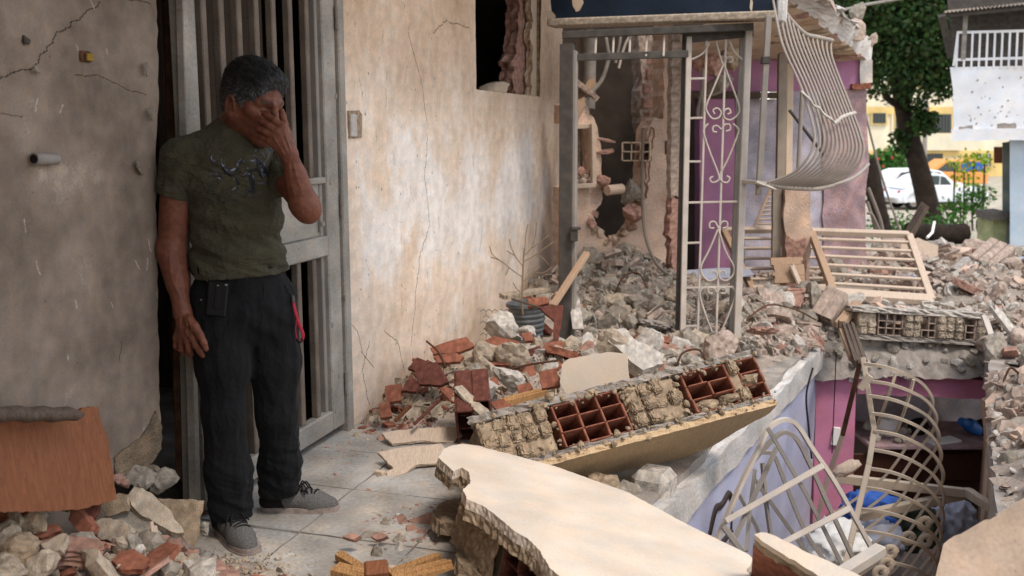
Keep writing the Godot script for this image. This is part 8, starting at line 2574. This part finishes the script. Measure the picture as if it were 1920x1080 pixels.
	hair.half(H.call(0, -0.026, 0.012), hb * Vector3(0, -0.86, 0.5).normalized())
	var hm := MB.new()
	hm.coloured = true
	hair.net(hm, func(p: Vector3) -> Color:
		var q: Vector3 = hb.transposed() * (p - hc) / k
		var g := clampf((0.075 - q.y) * 9.0 + clampf((q.z - 0.03) * 10.0, 0.0, 0.8), 0.0, 1.0) * (0.55 + 0.6 * hn2.get_noise_3d(q.x * 1.6, q.y * 0.5, q.z * 0.5))
		return Color(0.012, 0.012, 0.013).lerp(Color(0.10, 0.10, 0.104), clampf(g, 0.0, 1.0)))
	# short strands lying over it, combed back and down
	var hr := RandomNumberGenerator.new()
	hr.seed = 9
	for i in 9000:
		var d := (hb * Vector3(hr.randfn(), hr.randfn() + 0.5, hr.randfn())).normalized()
		var o := H.call(0, 0.02, -0.01) as Vector3
		var r := 0.15
		while r > 0.03 and hair.value(o + d * r) > 0.0:
			r -= 0.002
		var p := o + d * r
		var q: Vector3 = hb.transposed() * (p - hc) / k
		if hair.value(p) > 0.004 or r < 0.06:
			continue
		var lie := hb * Vector3(hr.randfn() * 0.35, -0.55 + hr.randfn() * 0.3, -0.5 + (1.1 if q.z > 0.04 else 0.0) + hr.randfn() * 0.3)
		lie = (lie - d * lie.dot(d) + d * hr.randf_range(0.1, 0.38)).normalized() * hr.randf_range(0.008, 0.017)
		var sd := lie.cross(d).normalized() * 0.0006
		var grey := clampf((0.07 - q.y) * 8.0 + clampf((q.z - 0.03) * 9.0, 0.0, 0.7), 0.0, 0.9)
		hm.col = Color(0.2, 0.2, 0.21) * hr.randf_range(0.5, 1.1) if hr.randf() < grey * 0.65 else Color(0.014, 0.013, 0.013) * hr.randf_range(0.6, 2.0)
		hm.tri(p - sd, p + sd, p + lie)
	var hairm := mat("hair", Color.WHITE, 0.6)
	hairm.vertex_color_use_as_albedo = true
	add("hair", hm, hairm, t)

	# ---------------- T-shirt ----------------
	var hem := mp(452, 521, 0.1).y
	var sh := Field.new(Vector3(-0.36, hem - 0.03, -0.26), Vector3(0.26, 1.46, 0.26), 0.0065)
	sh.cone(mp(436, 316, 0.0), mp(452, 540, 0.0), 0.140, 0.152, 0.05, 0.76, fwd)
	sh.cone(rs + Vector3(0.006, -0.008, 0), rs.lerp(re, 0.3), 0.058, 0.056, 0.05)
	sh.cone(mp(434, 320, 0.0) + fwd * 0.02, mp(440, 380, 0.0) + fwd * 0.015, 0.142, 0.138, 0.05, 0.68, fwd)
	sh.cone(rs + Vector3(0.012, -0.012, 0), mp(424, 268, -0.02), 0.058, 0.058, 0.05)
	sh.cone(ls + Vector3(-0.01, -0.01, 0), mp(436, 268, -0.02), 0.056, 0.058, 0.05)
	sh.cone(mp(428, 268, -0.03), mp(431, 292, -0.01), 0.068, 0.095, 0.04, 0.9, fwd)
	var f1 := noise(71, 1.0, 3)
	var f2 := noise(72, 1.0, 3)
	f1.fractal_type = FastNoiseLite.FRACTAL_RIDGED
	var folds := func(p: Vector3) -> float:
		var a := 0.33
		var u := p.x * cos(a) - p.y * sin(a)
		var v := p.x * sin(a) + p.y * cos(a)
		var low := clampf((1.22 - p.y) * 4.0, 0.15, 1.0)
		return -0.030 * low * f1.get_noise_3d(u * 2.6, v * 9.5, p.z * 2.5) + 0.004 * f2.get_noise_3d(p.x * 12.0, p.y * 16.0, p.z * 12.0) + 0.0055 * sin(v * 46.0 + 3.0 * f2.get_noise_3d(p.x * 4, p.y * 4, 0) + p.x * 9.0) * low
	sh.push(folds, 0.03)
	sh.half(Vector3(0, hem, 0), Vector3(0.04, -1, 0).normalized())
	var s := MB.new()
	sh.net(s)
	var shirt := add("t_shirt", s, cotton, t)
	# sleeves
	for sl in [[rs, mp(327, 371, 0.07), 0.0565, 0.059, rs.lerp(re, 0.47)], [ls, ls.lerp(le, 0.5), 0.057, 0.06, ls.lerp(le, 0.46)]]:
		var a: Vector3 = sl[0]
		var b: Vector3 = sl[1]
		var sf := Field.new(Vector3(minf(a.x, b.x) - 0.1, minf(a.y, b.y) - 0.06, minf(a.z, b.z) - 0.1), Vector3(maxf(a.x, b.x) + 0.1, maxf(a.y, b.y) + 0.09, maxf(a.z, b.z) + 0.1), 0.006)
		sf.cone(a, a + (b - a) * 1.2, sl[2], sl[3], 0.02)
		sf.push(func(p: Vector3) -> float: return 0.008 * f1.get_noise_3d(p.x * 9.0 + p.y * 5.0, p.y * 10.0 - p.x * 4.0, p.z * 8.0) - 0.003, 0.03)
		sf.half(b, (b - a).normalized() + Vector3(-0.15, 0, 0))
		s = MB.new()
		sf.net(s)
		add("sleeve", s, cotton, shirt)
	var ring := []
	for i in 21:
		var a := TAU * i / 20.0
		ring.append(mp(431, 254, -0.02) + Vector3(cos(a) * 0.076, 0.018 * -cos(a) * 0.4 - 0.030 * sin(a), sin(a) * 0.076))
	tubepart("collar", ring, 0.009, cotton, shirt, 8, 1.0)
	# the shiny print on the chest: swirling strokes laid on the cloth
	var foil := mat("print_foil", rgb(86, 88, 98), 0.36)
	foil.metallic = 0.75
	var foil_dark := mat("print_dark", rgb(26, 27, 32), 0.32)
	var strokes := [[[412, 293], [417, 302], [421, 312], [428, 322], [437, 322], [444, 313], [449, 304]], [[415, 346], [425, 340], [436, 337], [446, 329], [452, 322]], [[423, 348], [430, 356], [438, 363], [450, 370], [461, 366], [468, 358], [463, 345]], [[462, 282], [459, 292], [460, 304], [464, 313], [469, 320]], [[482, 268], [479, 282], [479, 296], [481, 309], [485, 322], [491, 332]], [[495, 270], [501, 280], [503, 291], [498, 301], [490, 309], [482, 316]], [[484, 335], [495, 338], [507, 337], [519, 336], [529, 332], [523, 325], [513, 319], [503, 320]], [[473, 344], [484, 344], [495, 344], [506, 346], [516, 349]], [[448, 350], [455, 362], [464, 352], [474, 360], [470, 346]], [[404, 287], [397, 295], [402, 302], [412, 300]], [[470, 290], [476, 302], [470, 312], [466, 328], [472, 338]], [[488, 284], [494, 292], [490, 302]], [[498, 284], [508, 280], [513, 288], [508, 298]], [[452, 300], [446, 312], [452, 322], [460, 330]], [[430, 300], [438, 308], [434, 316]], [[478, 352], [488, 362], [498, 356], [508, 362]], [[500, 310], [512, 308], [522, 314]], [[425, 330], [417, 334], [410, 342]]]
	var pr := RandomNumberGenerator.new()
	pr.seed = 77
	for i in 44:
		var a := pr.randf() * TAU
		var c := Vector2(464 + 58 * pr.randf_range(-1, 1), 320 + 42 * pr.randf_range(-1, 1))
		var st := []
		var bend := pr.randf_range(-0.5, 0.5)
		for j in pr.randi_range(5, 11):
			st.append([c.x, c.y])
			c += Vector2(cos(a), sin(a)) * 6.0
			a += bend * pr.randf_range(0.4, 1.6)
		strokes.append(st)
	for i in strokes.size():
		var pts := []
		for q in strokes[i]:
			var p := on_field(sh, q[0], q[1])
			if p.y > 0.0:
				pts.append(p)
		if pts.size() < 2:
			continue
		pts = smooth(pts, 4)
		var w := []
		for j in pts.size():
			w.append((0.0036 if i % 3 else 0.0062) * sin(PI * (0.08 + 0.86 * j / (pts.size() - 1))))
		var ps := MB.new()
		ps.tube(pts, w, 6, 0.22, true, fwd)
		add("print_stroke", ps, foil if i % 5 != 3 else foil_dark, shirt)
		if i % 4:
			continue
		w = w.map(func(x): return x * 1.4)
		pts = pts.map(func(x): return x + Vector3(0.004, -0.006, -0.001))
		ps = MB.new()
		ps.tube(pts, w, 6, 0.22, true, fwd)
		add("print_shadow", ps, foil_dark, shirt)  # dark offset copy of the stroke, a shadow put into the print

	# ---------------- trousers ----------------
	var pf := Field.new(Vector3(-0.34, 0.02, -0.32), Vector3(0.26, hem + 0.06, 0.34), 0.0075)
	pf.cone(mp(453, 500, 0.0), mp(456, 568, 0.0), 0.134, 0.152, 0.04, 0.76, fwd)
	var rl := mps([[408, 566, 0.045], [419, 680, 0.06], [419, 775, 0.065], [428, 880, 0.05], [436, 978, 0.03]])
	var ll := mps([[506, 566, -0.045], [515, 680, -0.06], [521, 775, -0.08], [526, 870, -0.15], [522, 944, -0.2]])
	for i in 4:
		pf.cone(rl[i], rl[i + 1], [0.094, 0.084, 0.068, 0.070, 0.066][i], [0.086, 0.068, 0.070, 0.066, 0.06][i], 0.03, 0.92, fwd)
		pf.cone(ll[i], ll[i + 1], [0.092, 0.082, 0.068, 0.068, 0.065][i], [0.084, 0.068, 0.068, 0.065, 0.06][i], 0.03, 0.92, fwd)
	var f3 := noise(81, 1.0, 3)
	f3.fractal_type = FastNoiseLite.FRACTAL_RIDGED
	pf.push(func(p: Vector3) -> float:
		var low := exp(-pow((p.y - 0.17) / 0.13, 2.0))
		var up := exp(-pow((p.y - 0.78) / 0.12, 2.0))
		var drape := f3.get_noise_3d(p.x * 9.0, p.y * 1.6, p.z * 9.0)
		return -0.009 * drape - 0.013 * low * f3.get_noise_3d(p.x * 3.0 + p.y * 2.0, p.y * 9.0 + p.x * 4.0, p.z * 3.0) + 0.006 * up * sin(p.y * 60.0 + absf(p.x + 0.03) * 70.0) * 0.6, 0.03)
	pf.half(Vector3(0, 0.084, 0), Vector3(0, -1, 0))
	s = MB.new()
	pf.net(s)
	var tr := add("trousers", s, denim, t)
	# seams, fly and pocket edges
	for v in [[[494, 532], [495, 560], [492, 590], [488, 615]], [[438, 530], [436, 545], [430, 560], [420, 575]], [[534, 535], [541, 550], [549, 562]]]:
		var pts := []
		for q in v:
			var p := on_field(pf, q[0], q[1])
			if p.y > 0:
				pts.append(p)
		if pts.size() > 1:
			tubepart("seam", smooth(pts, 4), 0.0032, denim, tr, 6)
	for q in [[389, 527], [417, 533], [377, 562]]:
		add("rivet", rock(990, 1, 3, 0.0), M.pipe, tr, at(on_field(pf, q[0], q[1]), Vector3.ZERO, Vector3.ONE * 0.004))

	# ---------------- shoes ----------------
	var knit := mat("shoe_knit", rgb(122, 119, 116), 0.9, tex_stripes(), 1.0, lib.hfine, 0.02, false)
	knit.uv1_scale = Vector3.ONE * 22.0
	var rubber := mat("shoe_sole", rgb(172, 156, 146), 0.8, lib.mot, 6.0, null, 0.1, false)
	for q in [[Vector3(-1.045, 0, -3.385), Vector3(-0.872, 0, -3.172), "front"], [Vector3(-0.938, 0, -3.565), Vector3(-0.652, 0, -3.572), "rear"]]:
		var a: Vector3 = q[0] - MAN
		var b: Vector3 = q[1] - MAN
		var d := (b - a).normalized()
		var ln := a.distance_to(b)
		var x := d.cross(Vector3.UP).normalized()
		var X := func(u: float, y: float, w: float) -> Vector3: return a + d * u * ln + Vector3(0, y, 0) + x * w
		var sf := Field.new(Vector3(minf(a.x, b.x) - 0.09, 0.0, minf(a.z, b.z) - 0.09), Vector3(maxf(a.x, b.x) + 0.09, 0.16, maxf(a.z, b.z) + 0.09), 0.0042)
		sf.cone(X.call(0.16, 0.05, 0), X.call(0.42, 0.056, 0), 0.038, 0.04, 0.02)
		sf.cone(X.call(0.22, 0.09, 0), X.call(0.24, 0.13, 0), 0.040, 0.038, 0.02)
		sf.cone(X.call(0.36, 0.066, 0), X.call(0.72, 0.044, 0.003), 0.040, 0.037, 0.02)
		sf.cone(X.call(0.66, 0.036, 0.003), X.call(0.88, 0.03, 0.005), 0.045, 0.034, 0.03)
		sf.half(Vector3(0, 0.022, 0), Vector3(0, -1, 0))
		s = MB.new()
		sf.net(s)
		var shoe := add("shoe", s, knit, t)
		shoe.set_meta("label", "grey knit shoe with dusty sole, the %s one" % q[2])
		var line := PackedVector2Array()
		for i in 28:
			var an := TAU * i / 28.0
			var u := 0.5 - 0.5 * cos(an)
			var wd := (0.045 + 0.011 * smoothstep(0.3, 0.75, u)) * pow(absf(sin(an)), 0.55) * signf(sin(an))
			line.append(Vector2(u * (ln + 0.012) - 0.006, wd))
		var s2 := MB.new()
		var fr := Basis(d, -x, Vector3.UP) if d.cross(-x).y > 0 else Basis(d, x, Vector3.UP)
		s2.slab(line, 0.016, Transform3D(fr, a + Vector3(0, 0.0165, 0)), 0.0, 1)
		s2.slab(Geometry2D.offset_polygon(line, -0.003)[0], 0.016, Transform3D(fr, a + Vector3(0, 0.0325, 0)), 0.0, 2)
		add("sole", s2, rubber, shoe)
		var panel_ := Field.new(sf.o, sf.o + Vector3(sf.nx - 2, sf.ny - 2, sf.nz - 2) * sf.h, 0.0046)
		panel_.cone(X.call(0.10, 0.05, 0), X.call(0.40, 0.058, 0), 0.0405, 0.0425, 0.02)
		panel_.cone(X.call(0.22, 0.09, 0), X.call(0.24, 0.13, 0), 0.0425, 0.0405, 0.02)
		panel_.half(X.call(0.44, 0.0, 0), d + Vector3(0, 0.55, 0))
		panel_.half(Vector3(0, 0.03, 0), Vector3(0, -1, 0))
		var hp := MB.new()
		panel_.net(hp)
		add("heel_panel", hp, M.black, shoe)
		for i in 5:
			var u := 0.47 + 0.06 * i
			var pts := []
			for j in 7:
				var w := -0.026 + 0.052 * j / 6.0
				pts.append(X.call(u + 0.03 * (j / 6.0 - 0.5) * (1 if i % 2 else -1), lerpf(0.103, 0.087, (u - 0.47) / 0.25) - 13.0 * w * w, w))
			tubepart("lace", pts, 0.0044, M.black, shoe, 6)
		for w in [[0.03, 0.02], [-0.025, 0.03], [0.045, -0.01], [-0.04, -0.02]]:
			tubepart("lace_end", smooth([X.call(0.50, 0.104, 0), X.call(0.54 + w[1], 0.116, w[0] * 0.6), X.call(0.6 + w[1], 0.086, w[0])], 4), 0.0032, M.black, shoe, 6)

	# what he carries
	var pc := on_field(pf, 408, 560) + MAN
	var pouch := thing("phone_pouch", "small black leather phone pouch clipped to the man's waistband", "pouch", Transform3D(Basis.from_euler(Vector3(-0.06, 0.1, -0.12)), pc))
	var lm := mat("black_leather", rgb(26, 26, 28), 0.45, lib.soft, 6.0, lib.hfine, 0.05)
	s = MB.new(); s.box(Vector3(0, 0, 0.004), Vector3(0.066, 0.115, 0.022), Basis.IDENTITY, 0.008); add("case", s, lm, pouch)
	s = MB.new(); s.box(Vector3(0.002, 0.012, 0.017), Vector3(0.016, 0.085, 0.006), Basis.IDENTITY, 0.003); add("flap", s, lm, pouch)
	for y in [[0.0, 0.046], [0.026, 0.05]]:
		add("snap", rock(990, 1, 3, 0.0), M.pipe, pouch, at(Vector3(y[0], y[1], 0.019), Vector3.ZERO, Vector3.ONE * 0.004))
	var kp := on_field(pf, 550, 560) + MAN
	var lan := thing("lanyard", "red and black strap loop hanging from the man's trouser pocket", "lanyard", at(kp))
	var reds := mat("lanyard_red", rgb(150, 38, 54), 0.7)
	tubepart("strap", smooth([Vector3(0, 0.01, 0.01), Vector3(0.008, -0.03, 0.022), Vector3(0.022, -0.08, 0.026), Vector3(0.034, -0.12, 0.022), Vector3(0.03, -0.142, 0.02)], 5), 0.006, reds, lan, 6, 0.4)
	tubepart("strap", smooth([Vector3(0.016, -0.06, 0.028), Vector3(0.01, -0.10, 0.03), Vector3(0.014, -0.132, 0.03), Vector3(0.028, -0.143, 0.026)], 5), 0.006, reds, lan, 6, 0.4)
	tubepart("tip", [Vector3(0.014, -0.134, 0.03), Vector3(0.022, -0.147, 0.028), Vector3(0.032, -0.138, 0.024)], 0.007, M.black, lan, 6)
	tubepart("clip", [Vector3(0, 0.012, 0.01), Vector3(0.004, -0.012, 0.018)], 0.006, M.iron_dark, lan, 6)

func tex_stripes() -> ImageTexture:
	var n := 128
	var f := noise(91, 0.09, 3)
	var out := PackedByteArray()
	out.resize(n * n * 3)
	for y in n:
		for x in n:
			var v := f.get_noise_2d(x * 0.5, y * 3.0) * 0.5 + 0.5
			var k := 0.5 + 0.5 * smoothstep(0.35, 0.65, v + 0.12 * sin(y * 0.8))
			for c in 3:
				out[(y * n + x) * 3 + c] = int(255 * clampf(k, 0, 1))
	return ImageTexture.create_from_image(Image.create_from_data(n, n, false, Image.FORMAT_RGB8, out))
